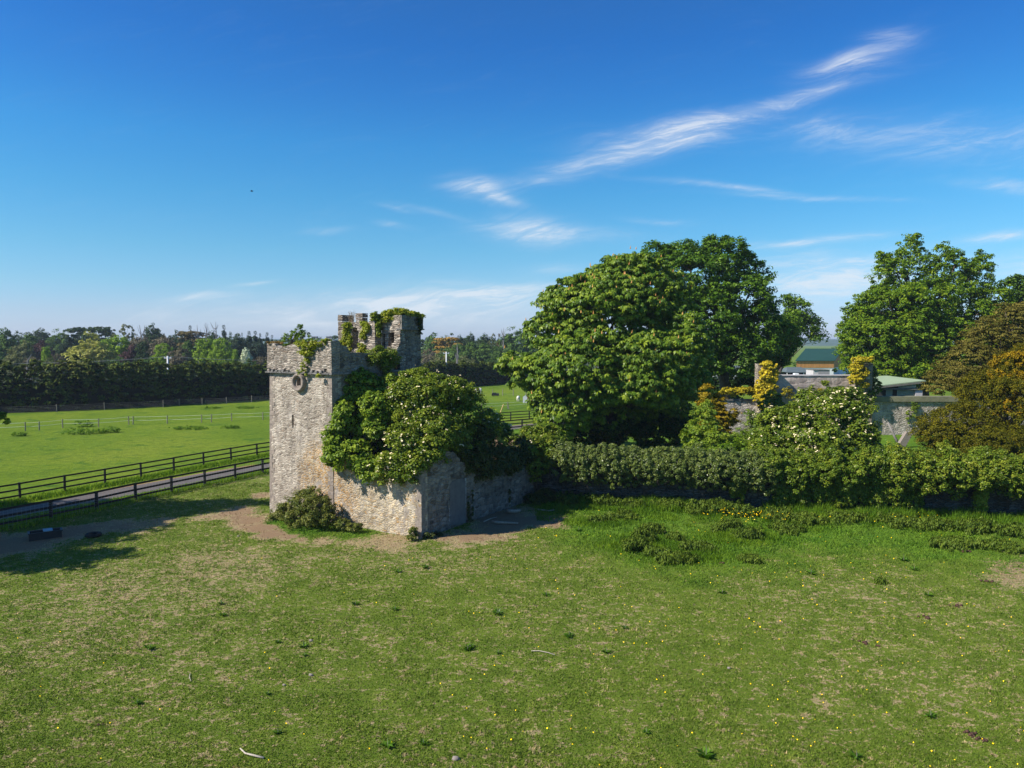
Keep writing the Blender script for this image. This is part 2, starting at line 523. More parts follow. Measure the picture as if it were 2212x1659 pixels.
def clad_mat():
    m, nt = new_mat('timber_cladding')
    g = nt.n('ShaderNodeNewGeometry')
    sp = nt.n('ShaderNodeSeparateXYZ'); nt.l(g.outputs['Position'], sp.inputs[0])
    s = nt.math('SINE', nt.math('MULTIPLY', nt.math('ADD', sp.outputs[0], sp.outputs[1]), 14.0))
    n = nt.noise(nt.scalev(g.outputs['Position'], (2, 2, .15)), 1.2, 4)
    c = nt.ramp(n, [(0.3, (.42, .19, .055)), (0.7, (.60, .30, .10))])
    c = nt.mix(nt.smooth(s, 0.75, 1.0), c, (.16, .07, .03))
    finish(nt, c, .7, .2)
    return m


M['cladding'] = clad_mat()

# foliage palettes
M['chestnut'] = leaf_mat('chestnut_leaves', (.014, .036, .008), (.050, .105, .017), (.150, .215, .035), .22, .42, .30)
M['blossom'] = leaf_mat('chestnut_candles', (.20, .12, .08), (.28, .17, .11), (.36, .24, .17), .15, .7, .1, (1, 1, 1))
M['sycamore'] = leaf_mat('sycamore_leaves', (.010, .032, .007), (.034, .085, .013), (.085, .165, .022), .24, .45, .28)
M['lime'] = leaf_mat('lime_leaves', (.018, .050, .008), (.058, .122, .014), (.145, .215, .025), .28, .5, .22)
M['limedark'] = leaf_mat('oak_leaves', (.009, .026, .007), (.026, .062, .012), (.060, .115, .020), .2, .55, .2)
M['ash'] = leaf_mat('ash_leaves', (.018, .044, .010), (.075, .140, .026), (.190, .260, .060), .30, .42, .30)
M['elder'] = leaf_mat('elder_leaves', (.014, .034, .009), (.060, .108, .018), (.170, .215, .045), .22, .38, .35)
M['elderfl'] = leaf_mat('elder_flowers', (.40, .39, .50), (.50, .50, .66), (.58, .57, .85), .2, .8, .1, (1, 1, .9))
M['ivy'] = leaf_mat('ivy_leaves', (.012, .026, .011), (.042, .072, .026), (.110, .150, .060), .12, .36, .45)
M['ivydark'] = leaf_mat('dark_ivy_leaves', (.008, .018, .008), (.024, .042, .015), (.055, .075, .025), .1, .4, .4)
M['ivylight'] = leaf_mat('creeper_leaves', (.035, .075, .012), (.120, .180, .026), (.270, .290, .070), .25, .4, .35)
M['mantle'] = leaf_mat('ivy_mantle_leaves', (.016, .042, .008), (.070, .125, .020), (.170, .205, .045), .2, .38, .4)
M['golden'] = leaf_mat('golden_creeper', (.07, .08, .010), (.25, .245, .030), (.46, .43, .07), .25, .5, .2, (1.1, 1, .4))
M['goldconifer'] = leaf_mat('golden_cypress', (.022, .030, .004), (.10, .095, .008), (.26, .20, .018), .15, .6, .2, (1.1, 1, .4))
M['yew'] = leaf_mat('golden_yew_foliage', (.010, .016, .003), (.040, .050, .006), (.105, .100, .010), .12, .6, .15, (1.1, 1, .4))
M['yew_sunlit'] = leaf_mat('sunlit_yew_tips', (.045, .045, .004), (.125, .100, .008), (.26, .185, .016), .12, .6, .15, (1.1, 1, .4))  # gold leaves brightened, sunlight put into the colour
M['cedarbrown'] = leaf_mat('brown_cedar_foliage', (.018, .026, .010), (.055, .060, .021), (.115, .108, .045), .1, .65, .15, (1.1, 1, .5))
M['conifer'] = leaf_mat('cypress_hedge', (.005, .012, .004), (.026, .048, .013), (.085, .115, .032), .06, .6, .2)
M['bramble'] = leaf_mat('bramble_leaves', (.015, .028, .009), (.050, .078, .024), (.120, .135, .055), .15, .45, .3)
M['nettle'] = leaf_mat('nettle_leaves', (.016, .038, .012), (.046, .086, .020), (.090, .138, .034), .2, .55, .2)
M['dock'] = leaf_mat('dock_leaves', (.018, .055, .010), (.045, .115, .018), (.10, .19, .035), .25, .4, .3)
M['verge'] = leaf_mat('verge_grass', (.040, .095, .012), (.085, .17, .018), (.16, .25, .035), .25, .6, .15)
M['rough'] = leaf_mat('rough_grass_blades', (.016, .050, .010), (.045, .105, .014), (.095, .165, .022), .25, .6, .12)
M['butter'] = leaf_mat('buttercup_petals', (.75, .52, .01), (.85, .62, .02), (.9, .72, .05), .1, .5, .2, (1, 1, .3))
M['twig'] = leaf_mat('dry_twigs', (.07, .05, .035), (.13, .10, .07), (.20, .16, .12), .0, .9, .05, (1, 1, 1))
BG = {
    'mid': leaf_mat('far_green', (0.0319, 0.06525, 0.021), (0.0725, 0.1377, 0.036), (0.1232, 0.2102, 0.0525), .15, .7, .1),
    'dark': leaf_mat('far_dark_green', (0.0174, 0.0377, 0.0195), (0.0377, 0.0725, 0.0315), (0.0725, 0.1131, 0.045), .1, .7, .1),
    'bright': leaf_mat('far_bright_green', (0.06525, 0.1232, 0.015), (0.1595, 0.2682, 0.027), (0.2537, 0.3697, 0.045), .2, .7, .1),
    'olive': leaf_mat('far_olive', (0.06525, 0.07975, 0.0375), (0.1232, 0.145, 0.0675), (0.1812, 0.203, 0.0975), .12, .7, .1),
    'grey': leaf_mat('far_grey_brown', (0.0725, 0.0667, 0.0525), (0.1232, 0.1131, 0.087), (0.1812, 0.1624, 0.1275), .08, .8, .1),
    'willow': leaf_mat('far_willow', (0.1232, 0.145, 0.0375), (0.2755, 0.2972, 0.0825), (0.4132, 0.4205, 0.15), .2, .7, .1),
    'purple': leaf_mat('far_copper', (0.0348, 0.0203, 0.027), (0.0725, 0.0406, 0.051), (0.1232, 0.0725, 0.078), .08, .7, .1, (1, .8, .8)),
    'conifer': leaf_mat('far_conifer', (0.0116, 0.0261, 0.021), (0.0261, 0.05075, 0.036), (0.05075, 0.07975, 0.054), .05, .7, .1),
    'cedar': leaf_mat('far_cedar', (0.0435, 0.0406, 0.018), (0.0986, 0.0841, 0.036), (0.1595, 0.1305, 0.06), .05, .7, .1),
    'orange': leaf_mat('far_golden_cedar', (0.1015, 0.0725, 0.018), (0.2465, 0.1668, 0.042), (0.3915, 0.261, 0.075), .08, .7, .1),
    'white': leaf_mat('far_blossom', (0.232, 0.3045, 0.21), (0.493, 0.58, 0.465), (0.7975, 0.87, 0.78), .1, .7, .1, (1, 1, 1)),
}


# ------------------------------------------------------------------ foliage geometry
def unit(v):
    return v / np.maximum(np.linalg.norm(v, axis=1, keepdims=True), 1e-6)


def quads(P, N, L, Wd, rng, bend=0.25, axis=None):
    """one bent rhombus per point; L, Wd half length / half width arrays"""
    n = len(P)
    rv = rng.normal(size=(n, 3)) if axis is None else axis
    t = unit(np.cross(N, np.cross(rv, N)))
    b = np.cross(N, t)
    L = np.broadcast_to(np.asarray(L, float), (n,))[:, None]
    Wd = np.broadcast_to(np.asarray(Wd, float), (n,))[:, None]
    dn = N * L * bend
    V = np.stack([P + t * L - dn, P + b * Wd + dn * .3, P - t * L - dn * .6, P - b * Wd + dn * .3], axis=1)
    return V.reshape(-1, 3), np.arange(n * 4).reshape(n, 4)


def clumps(lobes, n_cl, rng, shell=0.55, up=0.25, zmin=0.15, rough=0.16, face=None):
    lb = np.array(lobes, float)
    area = (lb[:, 3] * lb[:, 5] + lb[:, 4] * lb[:, 5] + lb[:, 3] * lb[:, 4])
    idx = rng.choice(len(lb), size=n_cl, p=area / area.sum())
    d = unit(rng.normal(size=(n_cl, 3)) + np.array([0, 0, up]) + (np.array(face) if face is not None else 0))
    q = lb[idx]
    ph = rng.random((len(lb), 3)) * 6.28
    wob = 1 + rough * (np.sin(d[:, 0] * 5 + ph[idx, 0]) + np.sin(d[:, 1] * 6 + ph[idx, 1]) + np.sin(d[:, 2] * 7 + ph[idx, 2])) / 1.6
    r = (shell + (1 - shell) * rng.random(n_cl) ** 0.5) * wob
    c = q[:, :3] + d * q[:, 3:6] * r[:, None]
    c[:, 2] = np.maximum(c[:, 2], zmin)
    return c, d, r


def foliage(name, mat, parent, base, lobes, n_cl, cl_r, per, size, seed, shell=.55, up=.25, aspect=.55, kind='quad', flat=.6,
            zmin=.15, bias=(0, 0, .6), rough=.16, face=None, extra=None, bend=.25, tone=0.0):
    rng = np.random.default_rng(seed)
    c, d, r = clumps(lobes, n_cl, rng, shell, up, zmin, rough, face)
    n = n_cl * per
    ci = np.repeat(np.arange(n_cl), per)
    crad = cl_r * (0.6 + 0.8 * rng.random(n_cl))
    off = unit(rng.normal(size=(n, 3)) + np.array([0, 0, .35])) * (rng.random(n) ** .45)[:, None]
    P = c[ci] + off * crad[ci][:, None] * np.array([1, 1, flat])
    P[:, 2] = np.maximum(P[:, 2], zmin * .5)
    N = unit(off * .75 + d[ci] * .35 + np.array(bias) + rng.normal(size=(n, 3)) * .45)
    s = size * (0.65 + 0.7 * rng.random(n))
    cl_t = rng.random(n_cl)
    rnd = .40 * cl_t[ci] + .45 * rng.random(n) + .17 + tone
    base = np.array(base, float)
    if kind == 'palm':
        # palmate leaf: five drooping leaflets around the leaf centre
        Vs, Fs, Rs = [], [], []
        t = unit(np.cross(N, rng.normal(size=(n, 3)))); b = np.cross(N, t)
        for k in range(5):
            a = 2 * math.pi * k / 5 + rng.random(n) * .3
            ax = t * np.cos(a)[:, None] + b * np.sin(a)[:, None]
            dr = unit(ax - N * .35 - np.array([0, 0, .35]))
            sd = unit(np.cross(N, dr))
            root = P; L = s[:, None]
            V = np.stack([root, root + dr * L * .6 + sd * L * .26 + N * L * .08, root + dr * L - np.array([0, 0, 1]) * L * .12,
                          root + dr * L * .6 - sd * L * .26 + N * L * .08], axis=1).reshape(-1, 3)
            Vs.append(V); Fs.append(np.arange(n * 4).reshape(n, 4) + k * n * 4); Rs.append(rnd + rng.random(n) * .08)
        V = np.concatenate(Vs); Fq = np.concatenate(Fs); rnd = np.concatenate(Rs)
    else:
        ax = None
        if kind == 'spray':      # layered conifer sprays pointing outward and a little down
            ax = d[ci] * np.array([1, 1, 0.1]) + rng.normal(size=(n, 3)) * .35 + np.array([0, 0, -.15])
        if kind == 'hang':
            ax = np.array([0, 0, -1.0]) + rng.normal(size=(n, 3)) * .25
        V, Fq = quads(P, N, s, s * aspect, rng, bend, ax)
    if extra is not None:
        V2, F2, r2 = extra
        Fq = np.concatenate([Fq, F2 + len(V)]); V = np.concatenate([V, V2]); rnd = np.concatenate([rnd, r2])
    me = make_mesh(name, V - base, Fq, mat, False, np.clip(rnd, 0, 1))
    return link(name, me, parent), c, d


def trunk_mb(base, lobes, r0, seed, limbs=None, targets=None, fork=.35, wig=.06):
    """trunk with limbs running out into the lobes; coordinates relative to base"""
    rng = random.Random(seed)
    bx, by, bz = base
    mb = MB()
    lc = [Vector(l[:3]) for l in lobes]
    top = max(l[2] + l[5] * .5 for l in lobes)
    cx = sum(l.x for l in lc) / len(lc); cy = sum(l.y for l in lc) / len(lc)
    fz = bz + (top - bz) * fork
    fk = Vector((bx + (cx - bx) * .3, by + (cy - by) * .3, fz))
    pts = [Vector((bx, by, bz - .2)), Vector((bx, by, bz)) .lerp(fk, .4) + Vector((rng.uniform(-1, 1), rng.uniform(-1, 1), 0)) * r0 * .5, fk]
    mb.tube([p - Vector(base) for p in pts], [r0 * 1.35, r0, r0 * .8], 8)
    tg = list(lc)
    if targets is not None:
        tg += [Vector(t) for t in targets]
    for t in tg:
        start = pts[1].lerp(fk, rng.uniform(.3, 1)) if rng.random() < .5 else fk
        L = (t - start).length
        mid = start.lerp(t, .5) + Vector((rng.uniform(-1, 1), rng.uniform(-1, 1), rng.uniform(0, 1.2))) * L * .12
        q1 = start.lerp(mid, .5) + Vector((rng.uniform(-1, 1), rng.uniform(-1, 1), rng.uniform(-.5, 1))) * L * wig
        q2 = mid.lerp(t, .5) + Vector((rng.uniform(-1, 1), rng.uniform(-1, 1), rng.uniform(-.5, 1))) * L * wig
        rr = r0 * rng.uniform(.28, .5)
        mb.tube([p - Vector(base) for p in (start, q1, mid, q2, t)], [rr, rr * .8, rr * .55, rr * .35, rr * .12], 5)
    return mb


def tree(name, label, cat, base, lobes, mat, n_cl, cl_r, per, size, seed, r0=.4, fork=.35, group=None, bark='bark', n_tg=12, leafpart='crown', **kw):
    t = thing(name, label, cat, base, group=group)
    o, c, d = foliage(leafpart, mat, t, base, lobes, n_cl, cl_r, per, size, seed, **kw)
    rng = random.Random(seed)
    tg = [c[rng.randrange(len(c))] for _ in range(n_tg)]
    trunk_mb(base, lobes, r0, seed, targets=tg, fork=fork).build('trunk', M[bark], t, True)
    return t, c, d


# ------------------------------------------------------------------ setting: land
NEAR = [(-60, -6), (-40.0, 26), (-31.6, 39.8), (-29.35, 43.32), (-27.9, 46.0), (-26.7, 48.6), (-25.7, 51.2), (-24.4, 53.9), (-23.1, 56.5), (-21.8, 59.2), (-20.5, 61.9),
        (-10.6, 76.9), (-1.24, 90.6), (2.4, 93.6), (6.5, 97.2), (14, 103)]
FAR = [(-42.5, 34.6), (-38.6, 42.3), (-35.0, 49.3), (-33.6, 52.2), (-32.2, 55.0), (-30.8, 57.8), (-29.5, 60.6), (-28.2, 63.3), (-26.9, 66.1), (-25.5, 68.9), (-24.1, 71.6),
       (-12.5, 88.0), (-2.5, 101.6), (1.4, 104.2), (8, 108), (16, 112)]


def interp_x(poly, y):
    ys = [p[1] for p in poly]; xs = [p[0] for p in poly]
    return np.interp(y, ys, xs)


BARE = [(545, 1128, 1.35, 1.1), (568, 1142, .9, 1.), (592, 1154, .9, 1.), (620, 1161, .7, .9), (650, 1168, .6, .8), (570, 1072, .9, .8), (510, 1108, 1.2, .9), (440, 1118, 1.1, .6), (330, 1128, 1.2, .5),
        (250, 1140, 1.6, .8), (180, 1150, 1.8, 1.), (100, 1165, 1.9, 1.1), (20, 1180, 2.2, 1.1), (-80, 1190, 2.5, 1), (960, 1163, .9, .8), (1060, 1146, 1.9, 1.1), (1150, 1122, 1.9, 1.1),
        (1010, 1158, 1.6, 1.), (1100, 1118, 2.6, 1.1), (2205, 1235, 1.6, .5), (2195, 1262, 1.4, .42), (2212, 1195, 1.5, .45), (830, 1175, 1.6, .5), (700, 1170, 1.0, .45), (770, 1172, 1.0, .4),
        (300, 1290, 5, .12), (520, 1230, 4, .16), (150, 1330, 5, .1), (850, 1215, 4, .1)]
BARE = [(*G(a, b), r, s) for a, b, r, s in BARE] + [(-.5, 80, 7.0, 1.2), (-2, 70, 4, .9)]
LUSH = [(*G(680, 1135), 2.6, 1.1), (*G(600, 1128), 1.0, 1.0), (*G(760, 1158), 1.2, .8), (*G(1310, 1150), 3.0, .8), (*G(1500, 1180), 5.0, .8), (*G(1750, 1150), 5.0, .9), (*G(2000, 1170), 4.5, .8), (*G(1400, 1110), 5, .8)]


def wallY(x):      # the garden wall line
    return np.interp(x, [-20, .75, 3.2, 32, 60], [51.3, 51.3, 50.5, 45.3, 40.2])


def masks(x, y):
    b = np.zeros_like(x); l = np.zeros_like(x)
    wob = (vnoise(x * .7, y * .7, 3) - .5) * 1.5 + (vnoise(x * 1.9, y * 1.9, 4) - .5) * 1.1 + (vnoise(x * 4.3, y * 4.3, 14) - .5) * .6
    for cx, cy, r, s in BARE:
        dd = np.hypot(x - cx, (y - cy) * (1.0 if r > 3 else .85)) / r
        b = np.maximum(b, s * np.clip(1.35 - dd + wob * .55, 0, 1))
    for cx, cy, r, s in LUSH:
        dd = np.hypot(x - cx, y - cy) / r
        l = np.maximum(l, s * np.clip(1.5 - dd + wob * .4, 0, 1))
    wd = wallY(x) - y
    l = np.maximum(l, np.where(x > 1.5, np.clip(1.25 - np.abs(wd) / 6.0 + wob * .3, 0, 1), 0))
    inside = (y > wallY(x)) & (x > -4)
    l = np.maximum(l, np.where(inside, .9, 0))
    # foot of the tower and outbuilding: thin green fringe
    return np.clip(b, 0, 1), np.clip(l, 0, 1)


def pasture_color(nt):
    g = nt.n('ShaderNodeNewGeometry')
    sp = nt.n('ShaderNodeSeparateXYZ'); nt.l(g.outputs['Position'], sp.inputs[0])
    cb = nt.n('ShaderNodeCombineXYZ'); nt.l(sp.outputs[0], cb.inputs[0]); nt.l(sp.outputs[1], cb.inputs[1])
    p = cb.outputs[0]
    big = nt.noise(p, .10, 3, .5)
    mid = nt.noise(p, .75, 5, .65, .4)
    sm = nt.math('ADD', nt.math('MULTIPLY', nt.noise(nt.scalev(p, (1, 1.25, 1)), 2.6, 7, .74, .3), .55), nt.math('MULTIPLY', nt.noise(nt.scalev(p, (1, 1.3, 1)), 6.5, 5, .72, .2), .45))
    fine = nt.noise(p, 17, 4, .7)
    at = nt.n('ShaderNodeAttribute', attribute_name='bare')
    al = nt.n('ShaderNodeAttribute', attribute_name='lush')
    green = nt.ramp(mid, [(.28, (.072, .122, .012)), (.5, (.104, .158, .017)), (.75, (.148, .194, .026))])
    green = nt.mix(nt.math('MULTIPLY', al.outputs['Fac'], .85), green, nt.ramp(mid, [(.3, (.050, .135, .012)), (.7, (.120, .215, .018))]))
    green = nt.mix(.75, green, nt.ramp(fine, [(.25, (.45, .5, .45)), (.8, (1.55, 1.5, 1.4))]), 'MULTIPLY')
    dry = nt.ramp(fine, [(.2, (.19, .135, .075)), (.55, (.40, .30, .18)), (.85, (.58, .47, .32))])
    # dried thatch patches
    k = nt.math('ADD', nt.math('ADD', nt.math('MULTIPLY', sm, .95), nt.math('MULTIPLY', mid, .17)), nt.math('MULTIPLY', big, .12))
    k = nt.math('SUBTRACT', k, nt.math('MULTIPLY', al.outputs['Fac'], .10))
    k = nt.math('ADD', k, nt.math('MULTIPLY', at.outputs['Fac'], .25))
    k = nt.smooth(k, .648, .690)
    tan = nt.mix(nt.math('MULTIPLY', k, .85), green, dry)
    # straw cast over the whole sward
    st = nt.math('MULTIPLY', nt.smooth(nt.noise(p, 7.5, 5, .75), .44, .62), nt.math('MULTIPLY', nt.math('SUBTRACT', 1.0, al.outputs['Fac']), .24))
    tan = nt.mix(st, tan, (.24, .205, .075))
    soil = nt.ramp(fine, [(.2, (.15, .095, .05)), (.6, (.26, .175, .105)), (.9, (.36, .27, .175))])
    bm = nt.smooth(nt.math('ADD', at.outputs['Fac'], nt.math('MULTIPLY', nt.math('SUBTRACT', sm, .5), 4.0)), .30, .90)
    return nt.mix(bm, tan, soil), nt.math('ADD', nt.math('MULTIPLY', fine, .5), nt.math('MULTIPLY', sm, .5))


m, nt = new_mat('pasture'); c, h = pasture_color(nt); finish(nt, c, .95, .05, h, .07, 1.0); M['pasture'] = m
m, nt = new_mat('sward_blades'); c, h = pasture_color(nt)
bs = nt.n('ShaderNodeBsdfPrincipled')
at = nt.n('ShaderNodeAttribute', attribute_name='rnd')
c2 = nt.mix(1.0, c, nt.ramp(at.outputs['Fac'], [(0, (.75, .8, .6)), (.7, (1.35, 1.4, 1.2)), (1, (2.1, 1.9, 1.7))]), 'MULTIPLY')
nt.l(c2, bs.inputs['Base Color']); bs.inputs['Roughness'].default_value = .7; bs.inputs['Specular IOR Level'].default_value = .12
tl = nt.n('ShaderNodeBsdfTranslucent'); nt.l(c2, tl.inputs[0])
mx = nt.n('ShaderNodeMixShader'); mx.inputs[0].default_value = .3
nt.l(bs.outputs[0], mx.inputs[1]); nt.l(tl.outputs[0], mx.inputs[2])
oo = nt.n('ShaderNodeOutputMaterial'); nt.l(mx.outputs[0], oo.inputs[0])
M['blades'] = m


def field_mat():
    m, nt = new_mat('meadow')
    g = nt.n('ShaderNodeNewGeometry')
    p = g.outputs['Position']
    big = nt.noise(p, .045, 4, .6, .5)
    mid = nt.noise(p, .35, 5, .7, .6)
    fine = nt.noise(p, 5, 4, .75)
    c = nt.ramp(big, [(.3, (.085, .150, .014)), (.5, (.125, .190, .017)), (.75, (.175, .220, .026))])
    st = nt.noise(p, 1.3, 6, .75, .5)
    c = nt.mix(nt.math('MULTIPLY', nt.smooth(mid, .52, .68), .8), c, (.050, .120, .016))
    c = nt.mix(.8, c, nt.ramp(st, [(.28, (.55, .62, .55)), (.72, (1.45, 1.35, 1.3))]), 'MULTIPLY')
    c = nt.mix(.7, c, nt.ramp(fine, [(.2, (.5, .55, .45)), (.8, (1.5, 1.45, 1.4))]), 'MULTIPLY')
    finish(nt, c, .95, .05, nt.math('ADD', fine, mid), .12, 1.0)
    return m


M['field'] = field_mat()


def road_mat():
    m, nt = new_mat('asphalt')
    g = nt.n('ShaderNodeNewGeometry')
    p = g.outputs['Position']
    f = nt.noise(p, 9, 5, .7); b = nt.noise(p, .6, 4, .6)
    at = nt.n('ShaderNodeAttribute', attribute_name='edge')
    c = nt.ramp(nt.math('ADD', nt.math('MULTIPLY', f, .5), nt.math('MULTIPLY', b, .5)), [(.3, (.095, .082, .075)), (.7, (.155, .135, .122))])
    lit = nt.smooth(nt.math('ADD', at.outputs['Fac'], nt.math('MULTIPLY', nt.math('SUBTRACT', f, .5), 1.2)), .72, .95)
    c = nt.mix(lit, c, nt.ramp(f, [(.3, (.26, .135, .055)), (.7, (.40, .24, .10))]))
    finish(nt, c, .9, .2, f, .01)
    return m


M['road'] = road_mat()

# ground sheet to the horizon
gx = [-9000, -2500, -800, -250, -120, -60, 0, 60, 120, 250, 800, 2500, 9000]
gy = [-600, -50, 10, 60, 110, 160, 220, 320, 600, 1500, 4000, 9500]
gv = [(x, y, 0) for y in gy for x in gx]
gf = [(j * len(gx) + i, j * len(gx) + i + 1, (j + 1) * len(gx) + i + 1, (j + 1) * len(gx) + i) for j in range(len(gy) - 1) for i in range(len(gx) - 1)]
tag(link('ground', make_mesh('ground', gv, gf, M['field'])), kind='structure')

# pasture (near side of the track) as a finer sheet following the fence
ny, nx = 360, 420
ys = np.concatenate([np.linspace(8, 60, 300), np.linspace(60.5, 92, 61)])
tt = np.linspace(0, 1, nx) ** 1.0
PX = np.zeros((len(ys), nx)); PY = np.zeros((len(ys), nx))
for j, y in enumerate(ys):
    x0 = float(interp_x(NEAR, y)) - .25
    PX[j] = x0 + (78 - x0) * tt
    PY[j] = y
b, l = masks(PX, PY)
PZ = .012 + .10 * np.clip(vnoise(PX * .22, PY * .22, 9) - .35, 0, 1) + .035 * vnoise(PX * 1.3, PY * 1.3, 11)
PZ[:, 0] = .006
V = np.stack([PX, PY, PZ], -1).reshape(-1, 3)
ii = np.arange(nx - 1)[None] + np.arange(len(ys) - 1)[:, None] * nx
Fq = np.stack([ii, ii + 1, ii + nx + 1, ii + nx], -1).reshape(-1, 4)
me = make_mesh('pasture', V, Fq, M['pasture'], True, None, {'bare': b.ravel(), 'lush': l.ravel()})
tag(link('pasture', me), kind='structure')


def ground_z(x, y):
    x = np.asarray(x, float); y = np.asarray(y, float)
    return .012 + .10 * np.clip(vnoise(x * .22, y * .22, 9) - .35, 0, 1) + .035 * vnoise(x * 1.3, y * 1.3, 11)


def gz(x, y):
    return float(ground_z([x], [y])[0])


# sward: short grazed grass blades in front of the ruin
rng = np.random.default_rng(5)
NB = 520000
yb = 17 + (57 - 17) * rng.random(NB) ** 1.7
xb = (rng.random(NB) * 2 - 1) * (yb * .74 + 1.5)
keep = (xb > interp_x(NEAR, yb)) & (yb < np.where(xb > -3, wallY(xb) - .2, 58))
xb = xb[keep]; yb = yb[keep]
bb, lb_ = masks(xb, yb)
k2 = rng.random(len(xb)) > bb * 1.05
xb, yb, bb, lb_ = xb[k2], yb[k2], bb[k2], lb_[k2]
nb = len(xb)
hgt = (.022 + .045 * rng.random(nb) ** 2) * (1 + .9 * lb_) * (.7 + .7 * vnoise(xb * 1.1, yb * 1.1, 21)) * (1 + (yb - 17) * .012)
wid = (.010 + .014 * rng.random(nb)) * (1 + (yb - 17) * .03)
ang = rng.random(nb) * 6.283
la = rng.random(nb) * 6.283
lean = hgt * rng.random(nb) * 1.5
zb = ground_z(xb, yb) - .004
Vb = np.stack([np.stack([xb - np.cos(ang) * wid, yb - np.sin(ang) * wid, zb], -1), np.stack([xb + np.cos(ang) * wid, yb + np.sin(ang) * wid, zb], -1),
               np.stack([xb + np.cos(la) * lean, yb + np.sin(la) * lean, zb + hgt], -1)], 1).reshape(-1, 3)
me = make_mesh('grass', Vb, np.arange(nb * 3).reshape(nb, 3), M['blades'], False, rng.random(nb), {'bare': np.repeat(bb, 3), 'lush': np.repeat(lb_, 3)})
tag(link('grass', me), 'short grazed grass covering the pasture in front of the ruined tower', 'grass', kind='stuff')

# track
TR = [(-48, 22), (-40, 34), (-33.6, 45), (-31.0, 49.3), (-29.4, 52.2), (-27.7, 55.2), (-26.0, 58.2), (-24.1, 61.4), (-21.6, 64.8), (-11.6, 79.6), (-1.5, 92.9), (2.1, 96.4), (9, 102.5), (22, 112)]
rv, re_ = [], []
for i, (x, y) in enumerate(TR):
    a = Vector(TR[max(i - 1, 0)]); c = Vector(TR[min(i + 1, len(TR) - 1)])
    d = (c - a).normalized(); n = Vector((d.y, -d.x))
    for k, s in enumerate((-1.75, -1.2, -.5, .5, 1.6)):
        rv.append((x + n.x * s, y + n.y * s, .018)); re_.append((1.05, .45, 0, 0, .45)[k])
rf = [(i * 5 + k, i * 5 + k + 1, (i + 1) * 5 + k + 1, (i + 1) * 5 + k) for i in range(len(TR) - 1) for k in range(4)]
tag(link('road', make_mesh('road', rv, rf, M['road'], False, None, {'edge': re_})), kind='structure')


def hill_mat():
    m, nt = new_mat('wooded_hill')
    g = nt.n('ShaderNodeNewGeometry')
    n = nt.noise(g.outputs['Position'], .012, 6, .7)
    finish(nt, nt.ramp(n, [(.35, (.03, .06, .04)), (.6, (.07, .11, .06)), (.8, (.12, .15, .08))]), .95, .05)
    return m


M['hill'] = hill_mat()
hx = np.linspace(-4500, 5200, 120)
hv, hf = [], []
for k, (yo, hh) in enumerate(((2500, -2), (2900, .55), (3500, 1.0), (4200, .8), (5200, -.1))):
    for i, x in enumerate(hx):
        h0 = 8 + 16 * vnoise([x / 700.], [3.1], 5)[0] + 9 * vnoise([x / 260.], [7.7], 6)[0] + 3 * vnoise([x / 35.], [1 + k], 8)[0]
        hv.append((x, yo + 60 * math.sin(x * .01), -4 if hh < 0 else h0 * hh))
for k in range(4):
    for i in range(119):
        hf.append((k * 120 + i, k * 120 + i + 1, (k + 1) * 120 + i + 1, (k + 1) * 120 + i))
tag(link('hills', make_mesh('hills', hv, hf, M['hill'], True)), kind='structure')


# ------------------------------------------------------------------ the ruin
T0 = Vector((*G(583, 1108), 0)); CC = Vector((*G(910, 1167), 0)); JJ = Vector((*G(1129, 1077), 0))
TH = math.atan2(CC.y - T0.y, CC.x - T0.x)
U2 = Vector((math.cos(TH), math.sin(TH))); N2 = Vector((-math.sin(TH), math.cos(TH)))
LEN = (CC - T0).length                      # whole front, tower + outbuilding
r_s = (721 - 1106) / F
# where the seam between tower and outbuilding falls along the front
_a, _b, _c = ray(721, 1130)
rr_ = _a / _b
WT = (T0.x - rr_ * T0.y) / (rr_ * U2.y - U2.x)
print('tower width', WT, 'front', LEN)


def L2W(x, y, z=0):
    return (T0.x + U2.x * x + N2.x * y, T0.y + U2.y * x + N2.y * y, z)


